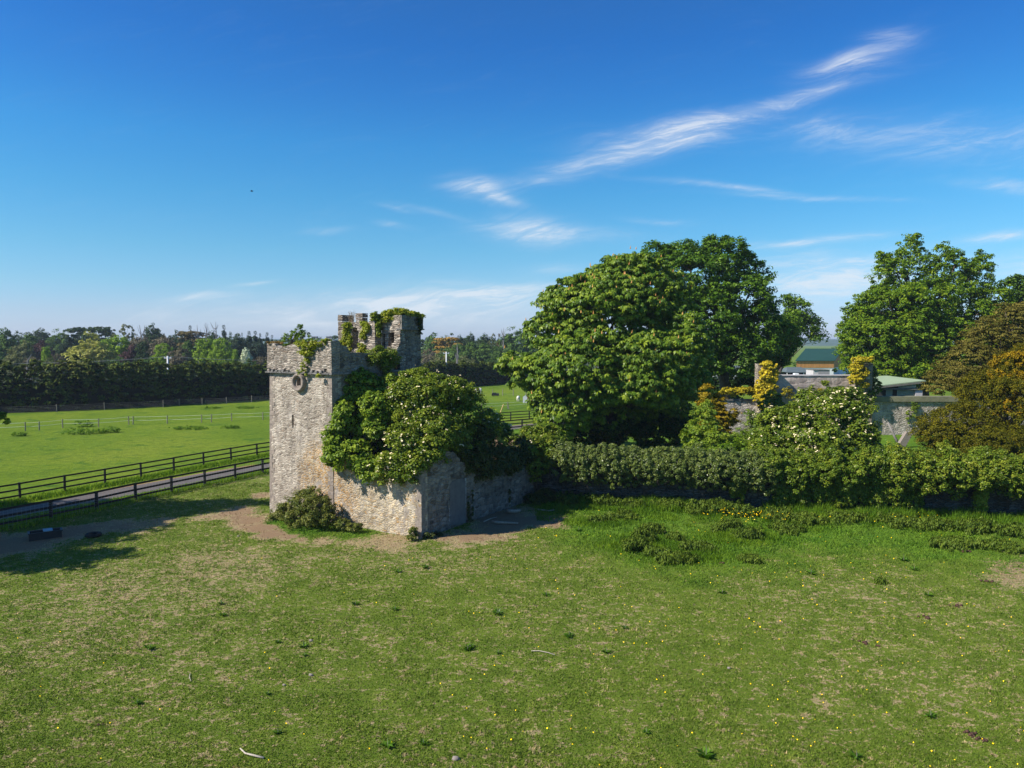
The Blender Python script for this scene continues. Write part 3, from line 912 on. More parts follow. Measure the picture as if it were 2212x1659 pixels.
def wall_grid(name, mat, parent, org, ang, length, z0, top, thick, holes=(), step=.35, jit=.02, seed=1, zs=None, back=True, smooth=False):
    """a thick masonry wall with openings and a broken top edge, in the parent's own frame.
    runs from org along ang; outward side is to the right of that direction"""
    rg = random.Random(seed)
    sb = {0.0, length}
    k = 0.0
    while k < length - step * .6:
        sb.add(round(k, 3)); k += step
    zb_ = {z0}
    tmax = max(top(s) for s in np.linspace(0, length, 60))
    k = z0
    while k < tmax:
        zb_.add(round(k, 3)); k += step
    zb_.add(round(tmax + .01, 3))
    for (s0, s1, a0, a1) in holes:
        sb = {v for v in sb if min(abs(v - s0), abs(v - s1)) > .07 or v in (0.0, length)} | {s0, s1}
        zb_ = {v for v in zb_ if min(abs(v - a0), abs(v - a1)) > .07 or v == z0} | {a0, a1}
    S = sorted(sb); Z = sorted(zb_)
    hole_s = {h_[0] for h_ in holes} | {h_[1] for h_ in holes}
    dx, dy = math.cos(ang), math.sin(ang)
    nx_, ny_ = dy, -dx
    mb = MB()
    idx = {}

    def vert(i, j, layer):
        key = (i, j, layer)
        if key in idx: return idx[key]
        s = S[i]
        z = min(Z[j], top(s))
        jx = (rg.random() - .5) * 2 * jit
        jz = (rg.random() - .5) * 2 * jit if Z[j] > z0 else 0
        off = jx if layer == 0 else -thick + jx
        ss = s + (0 if s in hole_s or i in (0, len(S) - 1) else (rg.random() - .5) * jit * 2)
        mb.v.append((org[0] + dx * ss + nx_ * off, org[1] + dy * ss + ny_ * off, z + jz))
        idx[key] = len(mb.v) - 1
        return idx[key]

    def solid(i, j):
        if i < 0 or j < 0 or i >= len(S) - 1 or j >= len(Z) - 1: return False
        sm_, zm = (S[i] + S[i + 1]) / 2, (Z[j] + Z[j + 1]) / 2
        if Z[j] >= min(top(S[i]), top(S[i + 1])) - .02: return False
        for (s0, s1, a0, a1) in holes:
            if s0 < sm_ < s1 and a0 < zm < a1: return False
        return True
    for i in range(len(S) - 1):
        for j in range(len(Z) - 1):
            if not solid(i, j): continue
            a, b_, c_, d_ = (i, j), (i + 1, j), (i + 1, j + 1), (i, j + 1)
            mb.f.append(tuple(vert(*q, 0) for q in (a, b_, c_, d_)))
            mb.f.append(tuple(vert(*q, 1) for q in (d_, c_, b_, a)))
            for (di, dj, e0, e1) in ((-1, 0, d_, a), (1, 0, b_, c_), (0, 1, c_, d_), (0, -1, a, b_)):
                if not solid(i + di, j + dj):
                    mb.f.append((vert(*e1, 0), vert(*e0, 0), vert(*e0, 1), vert(*e1, 1)))
    return mb.build(name, mat, parent, smooth)


def prof(pts, amp=.05, seed=2, sc=2.3):
    xs = [p[0] for p in pts]; zs = [p[1] for p in pts]
    return lambda s: float(np.interp(s, xs, zs) + amp * (vnoise([s * sc], [seed + .5], seed)[0] - .5) * 2)


tower = thing('stone_tower', 'square ruined rubble stone tower with battlemented turret at its back', 'tower', tuple(T0), TH)
D = 8.45
ZS = 9.10            # string course level
cir = (2.90, 8.55)   # round window centre
front_holes = [(2.70, 3.06, 8.34, 8.80), (2.10, 2.27, 5.68, 6.47)]
wall_grid('wall', M['stone'], tower, (0, 0), 0, WT, -.3, lambda s: ZS, .8, front_holes, .3, .018, 3)
wall_grid('wall', M['stone_shaded'], tower, (WT, .8), math.pi / 2, D - .8, -.3, lambda s: ZS, .8, [], .4, .02, 4)
wall_grid('wall', M['stone_shaded'], tower, (WT - .8, D), math.pi, WT - 1.6, -.3, lambda s: ZS, .8, [], .5, .02, 5)
wall_grid('wall', M['stone'], tower, (0, D), -math.pi / 2, D - .8, -.3, lambda s: ZS, .8, [], .4, .02, 6)
# quoins at the front corners, a hair proud
rq = random.Random(4)
for side in (1, 0):
    qb = MB(); z = 0.0; k = side
    while z < ZS - .1:
        h_ = rq.uniform(.24, .36); w_ = .46 if k % 2 else .26
        if z + h_ > ZS - .08: h_ = ZS - .08 - z
        if side: qb.box(WT - w_, WT + .010, -.010, .5 if k % 2 == 0 else .28, z + .01, z + h_ - .01, jit=.006, rng=rq)
        else: qb.box(-.010, w_, -.010, .5 if k % 2 == 0 else .28, z + .01, z + h_ - .01, jit=.006, rng=rq)
        z += h_; k += 1
    qb.build('quoins', M['dressed'], tower)
# ledge
sc_ = MB()
sc_.box(-.19, WT + .19, -.19, .3, ZS - .03, ZS + .085).box(WT - .3, WT + .19, .3, D + .19, ZS - .03, ZS + .085).box(-.19, .3, .3, D + .19, ZS - .03, ZS + .085)
rq = random.Random(9)
s_ = -.18
while s_ < WT + .1:
    w_ = rq.uniform(.2, .7)
    sc_.box(s_, min(s_ + w_, WT + .18), -.205 - rq.uniform(0, .05), -.1, ZS - .012 + rq.uniform(0, .02), ZS + rq.uniform(.045, .07), jit=.008, rng=rq)
    s_ += w_ + rq.choice((.02, .05, .3))
sc_.build('string_course', M['slate'], tower)
par_top = prof([(0, 10.95), (.35, 10.98), (.8, 10.93), (1.0, 10.70), (1.5, 10.62), (2.0, 10.84), (2.6, 10.93), (3.1, 10.92), (3.8, 10.90), (4.5, 10.95), (5.2, 10.98), (5.5, 11.06), (6.2, 11.1)], .03)
ph = [(.22, .46, 9.16, 9.32), (.66, .80, 9.16, 9.3), (1.62, 1.82, 9.2, 9.33), (4.28, 4.52, 9.16, 9.34), (5.28, 5.52, 9.2, 9.42)]
wall_grid('parapet', M['stone_par'], tower, (-.12, -.12), 0, WT + .24, ZS + .08, par_top, .7, ph, .28, .03, 7)
pr_top = prof([(0, 11.12), (.25, 11.15), (.3, 10.82), (.75, 10.8), (.8, 10.42), (1.7, 10.35), (2.9, 10.28), (3.2, 10.42), (3.7, 10.4), (3.8, 9.95), (4.6, 9.6), (5.3, 9.35)], .04)
wall_grid('parapet', M['stone_shaded'], tower, (WT + .12, .58), math.pi / 2, 4.9, ZS + .08, pr_top, .7, [], .3, .03, 8)
wall_grid('parapet', M['stone_par'], tower, (-.12, D * .62), -math.pi / 2, D * .62 - .58, ZS + .08, prof([(0, 10.2), (3, 10.5), (5, 10.9)], .08, 5), .6, [], .35, .03, 9)
# small stones sticking out of the putlog gaps
for s in (.52, .9, 1.18, 1.44, 1.95, 4.62, 5.0, 4.15):
    st_ = MB(); st_.box(s - .12, s + .12, -.235, .05, 9.17, 9.30, jit=.03, rng=rq); st_.build('corbel_stone', M['slate'], tower)
# roof walk
MB().box(.55, WT - .55, .5, D - .8, 9.2, 9.55).build('roof_deck', M['earth'], tower)
# round window surround
mb = MB(); seg = 32
profr = [(.57, -.0), (.57, -.20), (.52, -.27), (.42, -.27), (.37, -.21), (.36, -.05)]
vs = [(cir[0] + r_ * math.cos(2 * math.pi * i / seg), y_, cir[1] + r_ * math.sin(2 * math.pi * i / seg)) for r_, y_ in profr for i in range(seg)]
fs = [(k * seg + i, k * seg + (i + 1) % seg, (k + 1) * seg + (i + 1) % seg, (k + 1) * seg + i) for k in range(len(profr) - 1) for i in range(seg)]
mb.add(vs, fs)
win = mb.build('round_window', M['dressed'], tower, True)
pn = MB()
a0, a1, c0, c1 = 2.70, 3.06, 8.34, 8.80
for (x0, x1, z0_, z1_) in ((cir[0] - .365, a0, 8.24, 8.86), (a1, cir[0] + .365, 8.24, 8.86), (cir[0] - .24, cir[0] + .24, c1, cir[1] + .36), (cir[0] - .24, cir[0] + .24, cir[1] - .36, c0)):
    pn.box(x0, x1, -.10, .01, z0_, z1_)
pn.build('inner_surround', M['dressed'], win)


def batter():
    done = set()
    stack = list(tower.children)
    while stack:
        o_ = stack.pop(); stack += list(o_.children)
        if o_.type != 'MESH' or o_.data.name in done: continue
        done.add(o_.data.name)
        n_ = len(o_.data.vertices); co = np.empty(n_ * 3, dtype=np.float32)
        o_.data.vertices.foreach_get('co', co); co = co.reshape(-1, 3)
        co[:, 0] += .24 * np.clip(co[:, 2], 0, 11) / 9.1 * (1 - co[:, 0] / WT)
        o_.data.vertices.foreach_set('co', co.ravel()); o_.data.update()


batter()
# upper storey: battlemented screen wall, turret
S1, TT = 5.60, .67
XA, XB = .68, 4.08
scr_top = prof([(0, 12.37), (3.4, 12.40)], .03)
wall_grid('screen_wall', M['stone_top'], tower, (XA, S1), 0, XB - XA, 9.2, scr_top, TT, [(1.30, 1.90, 10.6, 11.85), (1.40, 1.80, 11.85, 12.02)], .27, .03, 11)
merl = [(XA, XA + .42, 0, 1.08, 12.93), (2.33, 2.97, .03, .55, 13.02), (3.60, 4.06, .03, .6, 12.95)]
for (x0, x1, y0, y1, zt) in merl:
    mm = MB()
    zc = 12.33
    while zc < zt - .02:
        hh = min(rq.uniform(.14, .24), zt - zc)
        mm.box(x0 + rq.uniform(-.02, .03), x1 + rq.uniform(-.03, .02), S1 + y0 - rq.uniform(0, .03), S1 + y1 + rq.uniform(-.03, .02), zc, zc + hh - .012, jit=.014, rng=rq)
        zc += hh
    mm.build('merlon', M['stone_top'], tower)
wall_grid('side_wall', M['stone_top'], tower, (XA, D), -math.pi / 2, D - S1 - TT - .01, 9.2, prof([(0, 11.4), (.5, 11.9), (1.2, 12.3), (2.5, 12.35)], .04), .45, [], .27, .02, 12)
ZT = 12.87
wall_grid('turret_wall', M['stone_top'], tower, (XB - .0, S1 + TT), 0, WT - XB, 9.2, prof([(0, 12.45), (.4, 12.6), (1.0, 12.8), (1.5, 12.85), (3, 12.85)], .04, 8), .55,
          [(.60, 1.12, 10.5, 11.68), (.06, .30, 10.6, 11.6)], .26, .035, 14)
wall_grid('turret_wall', M['stone_shaded'], tower, (WT, S1 + TT + .55), math.pi / 2, D - S1 - TT - .55, ZS + .08, lambda s: 11.86, .6, [], .35, .02, 15)
wall_grid('turret_wall', M['stone_shaded'], tower, (WT, S1 + TT), math.pi / 2, .55, ZS + .08, lambda s: 9.35, .6, [], .35, .02, 25)
wall_grid('turret_wall', M['stone_shaded'], tower, (WT - .6, D), math.pi, WT - XB - .6, 9.2, lambda s: 12.8, .55, [], .4, .02, 16)
wall_grid('turret_wall', M['stone_top'], tower, (XB, D - .55), -math.pi / 2, D - S1 - TT - 1.1, 9.2, lambda s: 12.6, .45, [], .4, .02, 17)
wall_grid('turret_parapet', M['stone_shaded'], tower, (WT + .13, S1 + TT + .02), math.pi / 2, D - S1 - TT + .1, 11.93, prof([(0, 12.85), (1.2, 12.88), (2.7, 12.85)], .03, 3), .6, [], .3, .02, 18)
sb2 = MB(); sb2.box(WT - .3, WT + .19, S1 + TT - .03, D + .19, 11.87, 11.95); sb2.build('string_course', M['slate'], tower)
MB().box(4.3, WT - .3, S1 + TT + .4, D - .4, 12.3, 12.45).build('turret_roof', M['earth'], tower)
# step stones of the broken edge where the turret front has fallen away
bk = MB()
for q in range(12):
    zz = 9.6 + q * .115
    bk.box(WT - .5 - .03 * q + rq.uniform(-.1, .1), WT - .02, S1 + TT - .85 + q * .07, S1 + TT + .1, zz, zz + .10, jit=.02, rng=rq)
bk.build('broken_edge', M['stone_top'], tower)

# ---- outbuilding
barn0 = thing('ruined_outbuilding', 'low roofless rubble outbuilding built against the right side of the tower', 'ruin', L2W(WT + .002, .03), TH)
LB_ = LEN - WT
fr_top = prof([(0, 4.3), (2, 4.25), (4, 4.0), (LB_ - .6, 3.9), (LB_, 3.82)], .06, 3)
wall_grid('front_wall', M['stone'], barn0, (0.02, 0), 0, LB_ - .02, -.3, fr_top, .55, [], .3, .02, 21)
SL = (JJ - CC).length
sd_top = prof([(0, 3.9), (.8, 4.05), (1.6, 4.45), (2.3, 4.72), (2.9, 4.6), (3.8, 4.0), (4.8, 3.3), (6.0, 2.75), (8, 2.6), (SL, 2.5)], .05, 6)
wall_grid('side_wall', M['stone_shaded'], barn0, (LB_, .55), math.pi / 2, SL - .4, -.3, lambda s: sd_top(s + .55), .5, [], .35, .025, 22)
cp = MB(); z = 0.0; k = 0
while z < 3.7:
    h_ = rq.uniform(.28, .42); h_ = min(h_, 3.75 - z)
    w_ = .30 if k % 2 else .42
    cp.box(LB_ - w_, LB_ + .015, -.015, .34 if k % 2 else .5, z + .008, z + h_ - .008, jit=.007, rng=rq)
    z += h_; k += 1
cp.box(LB_ - .46, LB_ + .05, -.05, .5, 3.76, 3.90, jit=.015, rng=rq)
cp.build('corner_pier', M['dressed'], barn0)
# blocked doorway with cement infill in the side wall
mb = MB()
y0, y1, zt = 2.62, 4.2, 2.87
arch = [(y0, .25), (y1, .1), (y1, zt - .25)] + [(y0 + (y1 - y0) * (.5 + .5 * math.cos(a)), zt - .25 + .28 * math.sin(a)) for a in np.linspace(.2, math.pi - .2, 7)] + [(y0, zt - .25)]
na = len(arch)
mb.add([(LB_ + .025, p[0], p[1]) for p in arch] + [(LB_ - .02, p[0], p[1]) for p in arch],
       [tuple(range(na))] + [(i, i + na, (i + 1) % na + na, (i + 1) % na) for i in range(na)])
mb.build('blocked_doorway', M['cement'], barn0)
lime_ = flat_mat('lime_mortar', (.36, .36, .35), .9, .3, 9)
for (y, z0_, z1_) in ((y1 + .03, 1.0, 2.9), (y0 - .03, .5, 1.3)):
    lm = MB()
    for k in range(7):
        za = z0_ + (z1_ - z0_) * k / 7
        lm.box(LB_ - .01, LB_ + .02, y - rq.uniform(.01, .06), y + rq.uniform(.01, .06), za, za + (z1_ - z0_) / 7 * rq.uniform(.6, 1), jit=.01, rng=rq)
    lm.build('lime_smear', lime_, barn0)
# crack in the front at the seam is the shadow gap between the two walls

# ------------------------------------------------------------------ garden wall behind and to the right
gw = thing('garden_wall', 'long shade-darkened rubble garden wall under the ivy, right of the outbuilding', 'wall', tuple(JJ))
pts = [(JJ.x + .25, JJ.y + .2), (3.2, 50.6), (32, 45.5), (52, 41.9)]
for i in range(3):
    a = Vector(pts[i]); c = Vector(pts[i + 1]); d = c - a
    wall_grid('wall_section', M['stone_wall'], gw, (a.x - JJ.x + (.02 if i else 0), a.y - JJ.y), math.atan2(d.y, d.x), d.length - .02, -.3, prof([(0, 2.9), (40, 2.9)], .06, i + 3), .5, [], .6, .03, 30 + i)


# ------------------------------------------------------------------ plants of the ruin
def bush(name, label, cat, base, lobes, mat, n_cl, cl_r, per, size, seed, group=None, r0=.12, part='foliage', n_tg=10, stems=True, **kw):
    t = thing(name, label, cat, base, group=group)
    o, c, d = foliage(part, mat, t, base, lobes, n_cl, cl_r, per, size, seed, **kw)
    if stems:
        rg = random.Random(seed)
        tg = [c[rg.randrange(len(c))] for _ in range(n_tg)]
        trunk_mb(base, lobes, r0, seed, targets=tg, fork=.25).build('stem', M['bark'], t, True)
    return t, c, d


def flowers(parent, base, c, d, mat, n, size, seed, face=(-.3, -.8, .5), part='flowers', up=.9, thr=.1, r=.3):
    """flat flower heads near the outside of a bush"""
    rng = np.random.default_rng(seed)
    sc = (d @ np.array(face))
    ok = np.where(sc > thr)[0]
    idx = rng.choice(ok, size=n)
    P = c[idx] + d[idx] * r + rng.normal(size=(n, 3)) * .13
    N = unit(d[idx] * .6 + np.array([0, 0, up]) + rng.normal(size=(n, 3)) * .3)
    allV, allF, rn = [], [], []
    k = 0
    for s_ in range(3):
        off = rng.normal(size=(n, 3)) * size * .45
        V, Fq = quads(P + off, N, size * (.5 + .4 * rng.random(n)), size * (.45 + .3 * rng.random(n)), rng, .1)
        allV.append(V); allF.append(Fq + k); k += len(V); rn.append(rng.random(n))
    o = link(part, make_mesh(part, np.concatenate(allV) - np.array(base), np.concatenate(allF), mat, False, np.concatenate(rn)), parent)
    tag(o, kind='stuff')
    return o


ashb = (*L2W(WT + 1.6, 1.6)[:2], 0)
LOB = [LB(775, 850, 46, 50, 48), LB(745, 905, 44.0, 28, 40, 1.0), LB(728, 955, 43.3, 26, 36, .8), LB(765, 985, 42.9, 42, 42, 1.1), LB(815, 915, 44.5, 55, 60), LB(845, 850, 47, 48, 38), LB(800, 1010, 42.3, 34, 28, .7),
       LB(880, 838, 48, 40, 26), LB(715, 985, 43.5, 16, 22, .5), LB(770, 812, 46, 26, 20)]
t, c, d = bush('ash_sapling', 'bright green leafy young tree growing out of the outbuilding against the tower corner', 'tree', ashb, LOB, M['ash'], 1000, .30, 46, .10, 41, r0=.16, n_tg=26,
               shell=.5, flat=.65, rough=.2, face=(-.1, -.5, .1), bias=(0, 0, .5))
eldb = (*L2W(WT + 4.2, 3.4)[:2], 0)
LOB = [LB(905, 875, 44.6, 62, 62), LB(950, 850, 46, 62, 44), LB(1005, 895, 46.5, 55, 50), LB(1042, 950, 47.5, 42, 42), LB(885, 965, 41.6, 52, 52, 1.3), LB(848, 1012, 41.3, 38, 38, .9), LB(935, 935, 42.8, 52, 55, 1.5),
       LB(905, 820, 46.5, 40, 26), LB(1000, 850, 47.5, 36, 28), LB(980, 950, 44.5, 45, 50), LB(900, 1005, 40.6, 30, 30, .7), LB(925, 975, 41.2, 36, 30, .8), LB(955, 945, 42.2, 34, 26, .8), LB(880, 1025, 40.7, 24, 22, .5), LB(1060, 905, 49, 26, 24)]
t, c, d = bush('elder_bush', 'big elder bush in white flower bulging over the outbuilding walls', 'bush', eldb, LOB, M['elder'], 1700, .30, 48, .078, 42, r0=.2, n_tg=24, shell=.55, flat=.7, rough=.18, face=(-.2, -.5, .2))
flowers(t, eldb, c, d, M['elderfl'], 260, .07, 43, thr=.5)
LOB = [LB(1010, 985, 45.2, 48, 30, .8), LB(1055, 990, 46.6, 42, 34, .9), LB(1098, 992, 48.8, 34, 26, .9), LB(1130, 978, 50.4, 26, 34, .9), LB(975, 960, 44.2, 30, 30, .8), LB(1030, 945, 47, 40, 30, 1.0), LB(1045, 1010, 45.9, 34, 22, .5), LB(1090, 1010, 48.0, 30, 14, .6), LB(1010, 1000, 44.9, 22, 26, .5), LB(988, 974, 43.9, 22, 20, .5), LB(1008, 1000, 44.4, 22, 26, .5), LB(1034, 1018, 45.1, 22, 22, .5), LB(1062, 1016, 46.2, 24, 14, .5)]
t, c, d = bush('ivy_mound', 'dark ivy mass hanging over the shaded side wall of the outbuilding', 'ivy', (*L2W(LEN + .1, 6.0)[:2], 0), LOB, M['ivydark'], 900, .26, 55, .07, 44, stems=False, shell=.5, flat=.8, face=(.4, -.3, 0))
LOB = [LB(1105, 950, 53, 30, 16, 1.2), LB(1080, 930, 54, 26, 14, 1.)]
t, c, d = bush('elder_sprays', 'loose elder sprays with a few white flowers above the dark ivy', 'bush', (*L2W(LEN - 1.2, 9.5)[:2], 0), LOB, M['elder'], 120, .28, 45, .075, 45, r0=.06, shell=.4)
flowers(t, (*L2W(LEN - 1.2, 9.5)[:2], 0), c, d, M['elderfl'], 14, .09, 46)
LOB = [LB(1150, 968, 51.4, 34, 40, 1.5), LB(1180, 950, 52.3, 38, 34, 1.6), LB(1160, 1005, 50.9, 30, 30, 1.0), LB(1192, 985, 51.2, 26, 40, 1.2), LB(1135, 985, 51.2, 18, 30, 1)]
t, c, d = bush('ivy_clump', 'rounded ivy clump at the junction of outbuilding and garden wall', 'ivy', (1.6, 51.2, 0), LOB, M['mantle'], 520, .26, 60, .075, 47, r0=.1, shell=.55, flat=.75, face=(-.2, -.5, .3))
flowers(t, (1.6, 51.2, 0), c, d, M['elderfl'], 8, .09, 48, thr=.5)

# parapet plants of the tower (each a plant of its own)
def TL(x, y, z, rx, ry, rz):
    w = L2W(x, y, z); return (w[0], w[1], w[2], rx, ry, rz)


def tb(x, y, z): return L2W(x, y, z)


t, c, d = bush('wall_shrub', 'sparse leafy shrub growing on the tower parapet near its left corner', 'shrub', tb(1.5, .4, 10.3), [TL(1.75, .45, 11.2, .5, .4, .4), TL(2.3, .5, 11.6, .5, .4, .34), TL(2.8, .6, 11.3, .5, .4, .38), TL(1.3, .4, 11.0, .3, .3, .3), TL(2.6, .4, 12.0, .22, .22, .18), TL(3.5, .7, 11.1, .45, .4, .2)],
               M['lime'], 130, .12, 20, .05, 51, r0=.045, n_tg=30, shell=.3, flat=.6, zmin=10.2, tone=-.15)
t, c, d = bush('parapet_ivy', 'yellow green ivy spilling over the front parapet of the tower above the round window', 'ivy', tb(3.9, .0, 10.9),
               [TL(3.3, -.15, 10.95, .5, .22, .18), TL(4.2, -.18, 10.75, .7, .22, .26), TL(4.9, -.15, 10.95, .6, .25, .2), TL(3.75, -.22, 10.35, .45, .14, .3), TL(4.25, -.2, 10.35, .45, .14, .25), TL(3.9, -.22, 9.75, .34, .14, .42), TL(3.6, -.3, 9.18, .5, .14, .26), TL(4.95, -.3, 9.0, .22, .1, .1), TL(5.3, 0, 11.1, .3, .3, .1)],
               M['ivylight'], 190, .12, 34, .045, 52, stems=False, shell=.4, flat=.7, zmin=8.5, face=(-.3, -.7, .2))
t, c, d = bush('turret_ivy', 'thick ivy cap growing along the broken top of the turret', 'ivy', tb(4.6, 6.8, 12.6),
               [TL(4.2, 6.4, 12.75, .35, .35, .22), TL(4.6, 6.5, 12.95, .45, .45, .26), TL(5.1, 6.7, 13.05, .5, .5, .26), TL(5.5, 7.0, 13.0, .4, .5, .26), TL(5.7, 7.7, 12.95, .3, .6, .18), TL(5.75, 8.3, 12.8, .3, .35, .16), TL(4.8, 6.18, 12.55, .5, .12, .18), TL(4.2, 6.1, 12.4, .3, .14, .25), TL(4.9, 7.5, 12.95, .7, .7, .18)],
               M['ivylight'], 420, .15, 40, .05, 53, stems=False, shell=.45, flat=.65, zmin=11.8)
t, c, d = bush('turret_side_ivy', 'dark ivy trailing down the shaded corner of the turret parapet', 'ivy', tb(WT + .15, 8.5, 12.4),
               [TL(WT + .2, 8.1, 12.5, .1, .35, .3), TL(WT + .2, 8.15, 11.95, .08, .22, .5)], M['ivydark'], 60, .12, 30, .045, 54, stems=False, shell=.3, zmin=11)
t, c, d = bush('screen_wall_ivy', 'yellow green ivy climbing the battlemented wall left of its arched opening', 'ivy', tb(.9, 5.3, 9.7),
               [TL(1.25, 5.52, 10.7, .32, .12, .6), TL(1.6, 5.50, 11.4, .32, .12, .6), TL(1.5, 5.50, 10.2, .45, .18, .4), TL(1.75, 5.52, 12.1, .34, .14, .22), TL(.95, 5.52, 10.3, .28, .12, .35), TL(1.85, 5.6, 11.0, .18, .25, .6)],
               M['ivylight'], 260, .14, 40, .05, 55, stems=False, shell=.4, flat=.8, zmin=9.6, face=(-.3, -.6, .1))
t, c, d = bush('climbing_ivy', 'yellow green ivy climbing between the arched opening and the turret', 'ivy', tb(2.6, 5.3, 9.7),
               [TL(3.15, 5.52, 11.4, .24, .11, .6), TL(3.0, 5.52, 10.5, .3, .14, .45), TL(3.45, 5.52, 11.9, .24, .12, .4), TL(2.8, 5.5, 10.1, .35, .18, .25), TL(3.2, 5.52, 12.25, .28, .14, .14)],
               M['ivylight'], 190, .13, 36, .05, 56, stems=False, shell=.4, flat=.8, zmin=9.6, face=(-.3, -.6, .1))
t, c, d = bush('merlon_ivy', 'dark green ivy covering the third merlon beside the turret', 'ivy', tb(3.3, 5.6, 12.2),
               [TL(3.98, 5.7, 12.75, .24, .28, .32), TL(4.14, 5.95, 12.1, .12, .36, .6), TL(4.14, 5.95, 11.6, .10, .28, .35)], M['mantle'], 130, .14, 36, .05, 57, stems=False, shell=.4, zmin=11)
t, c, d = bush('wall_bush', 'round dark green bush rooted on the broken side parapet below the turret', 'bush', tb(WT - .2, 4.6, 9.6),
               [TL(WT - .1, 4.2, 10.15, .75, 1.2, .55), TL(WT, 5.2, 9.95, .7, 1.0, .6), TL(WT + .1, 3.5, 9.9, .45, .6, .4), TL(WT + .15, 4.7, 9.5, .4, .9, .6)],
               M['mantle'], 330, .17, 46, .05, 58, r0=.05, shell=.55, flat=.75, zmin=8.6, tone=-.08)
for (x, y, z, h, lab, sd) in ((1.55, 6.0, 12.4, .95, 'wispy dry weed standing between the first and second merlons', 5), (.55, 5.3, 10.0, 1.3, 'bare dead twigs at the left foot of the battlemented wall', 6), (2.3, 4.9, 9.6, .55, 'dry brown weeds on the tower roof below the arched opening', 7)):
    t = thing('dead_weed', lab, 'weed', tb(x, y, z))
    rg = random.Random(sd); mb = MB()
    for k in range(22 if sd != 6 else 14):
        a = rg.uniform(0, 6.28); sp_ = rg.uniform(.05, .28) * h; hh = h * rg.uniform(.4, 1)
        p1 = Vector((rg.uniform(-.15, .15), rg.uniform(-.1, .1), 0)); p3 = p1 + Vector((math.cos(a) * sp_, math.sin(a) * sp_, hh))
        p2 = p1.lerp(p3, .5) + Vector((rg.uniform(-.05, .05), 0, .03))
        mb.tube([p1, p2, p3], [.012, .009, .004], 3)
    mb.build('stems', M['grey_wood'], t)
    V, Fq = [], []
    if sd != 6:
        rn_ = np.random.default_rng(sd)
        nn = 260
        P = rn_.normal(size=(nn, 3)) * np.array([.10, .10, .0]) + np.array([0, 0, 1]) * (rn_.random(nn) ** 1.3)[:, None] * h * .75
        V, Fq = quads(P, unit(rn_.normal(size=(nn, 3))), .03, .012, rn_)
        link('leaves', make_mesh('leaves', V, Fq, M['twig'], False, rn_.random(nn)), t)
# moss and turf on the wall heads
t, c, d = bush('turf_fringe', 'brown turf and moss crusting the left end of the tower parapet', 'turf', tb(1.0, .2, 10.7),
               [TL(.6, .15, 10.98, .6, .35, .08), TL(1.2, .3, 10.6, .5, .35, .10), TL(4.4, .25, 10.98, 1.2, .4, .08)], M['twig'], 90, .1, 34, .035, 59, stems=False, shell=.2, zmin=10.2)

# brambles and weeds at the foot
bb0 = (*G(655, 1138), 0)
LOB = [LB(655, 1085, 43.6, 30, 28, 1.0), LB(625, 1105, 44.0, 26, 24, .9), LB(685, 1100, 42.6, 36, 36, 1.0), LB(650, 1118, 43.3, 46, 20, 1.1), LB(605, 1115, 45.2, 20, 16, .6), LB(705, 1120, 42.2, 18, 18, .6), LB(668, 1065, 43.9, 14, 12, .5)]
t, c, d = bush('bramble_bush', 'large bramble bush at the foot of the tower front wall', 'bush', bb0, LOB, M['bramble'], 520, .20, 50, .05, 61, r0=.05, shell=.5, flat=.8, n_tg=14)
t, c, d = bush('bramble_tail', 'low bramble sprays running right from the big bramble along the wall foot', 'bush', (*G(755, 1145), 0), [LB(738, 1130, 42.1, 18, 12, .4), LB(765, 1138, 41.6, 16, 8, .35)], M['bramble'], 90, .14, 40, .045, 62, stems=False)
t, c, d = bush('foot_weeds', 'leafy weeds at the foot of the lit outbuilding corner', 'weed', (*G(893, 1166), 0), [LB(892, 1150, 40.2, 9, 14, .25), LB(888, 1160, 40.0, 10, 6, .25)], M['bramble'], 60, .1, 34, .045, 63, stems=False, zmin=.05)
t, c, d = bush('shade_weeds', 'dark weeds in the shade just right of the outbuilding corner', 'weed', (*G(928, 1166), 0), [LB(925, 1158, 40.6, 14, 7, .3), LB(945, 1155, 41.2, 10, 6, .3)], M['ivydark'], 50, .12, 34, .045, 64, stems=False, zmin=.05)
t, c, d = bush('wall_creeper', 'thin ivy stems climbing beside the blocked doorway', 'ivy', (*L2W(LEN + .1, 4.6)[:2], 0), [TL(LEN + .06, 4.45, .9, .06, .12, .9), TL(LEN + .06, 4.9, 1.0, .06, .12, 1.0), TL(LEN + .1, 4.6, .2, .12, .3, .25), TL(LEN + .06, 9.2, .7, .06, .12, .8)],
               M['ivydark'], 70, .09, 30, .045, 65, stems=False, shell=.2, zmin=.05)
t, c, d = bush('junction_brambles', 'dark shaded brambles in the corner between outbuilding and garden wall', 'bush', (1.5, 49.8, 0), [(1.6, 49.7, .3, .8, .6, .4), (2.3, 49.9, .5, .7, .5, .5)], M['ivydark'], 120, .2, 40, .055, 66, stems=False, zmin=.05)


# ------------------------------------------------------------------ ivy on the garden wall
def wall_lobes(x0, x1, stepx, zc, rz, ry, fwd=.25, jit=.12, seed=0):
    rg = random.Random(seed)
    out = []
    x = x0
    while x < x1:
        f = (x - x0) / (x1 - x0)
        zcv = zc(f) if callable(zc) else zc
        rzv = rz(f) if callable(rz) else rz
        out.append((x, float(wallY(x)) - fwd + rg.uniform(-.1, .1), zcv + rg.uniform(-jit, jit), stepx * .95, ry * rg.uniform(.9, 1.1), rzv * rg.uniform(.92, 1.08)))
        x += stepx
    return out


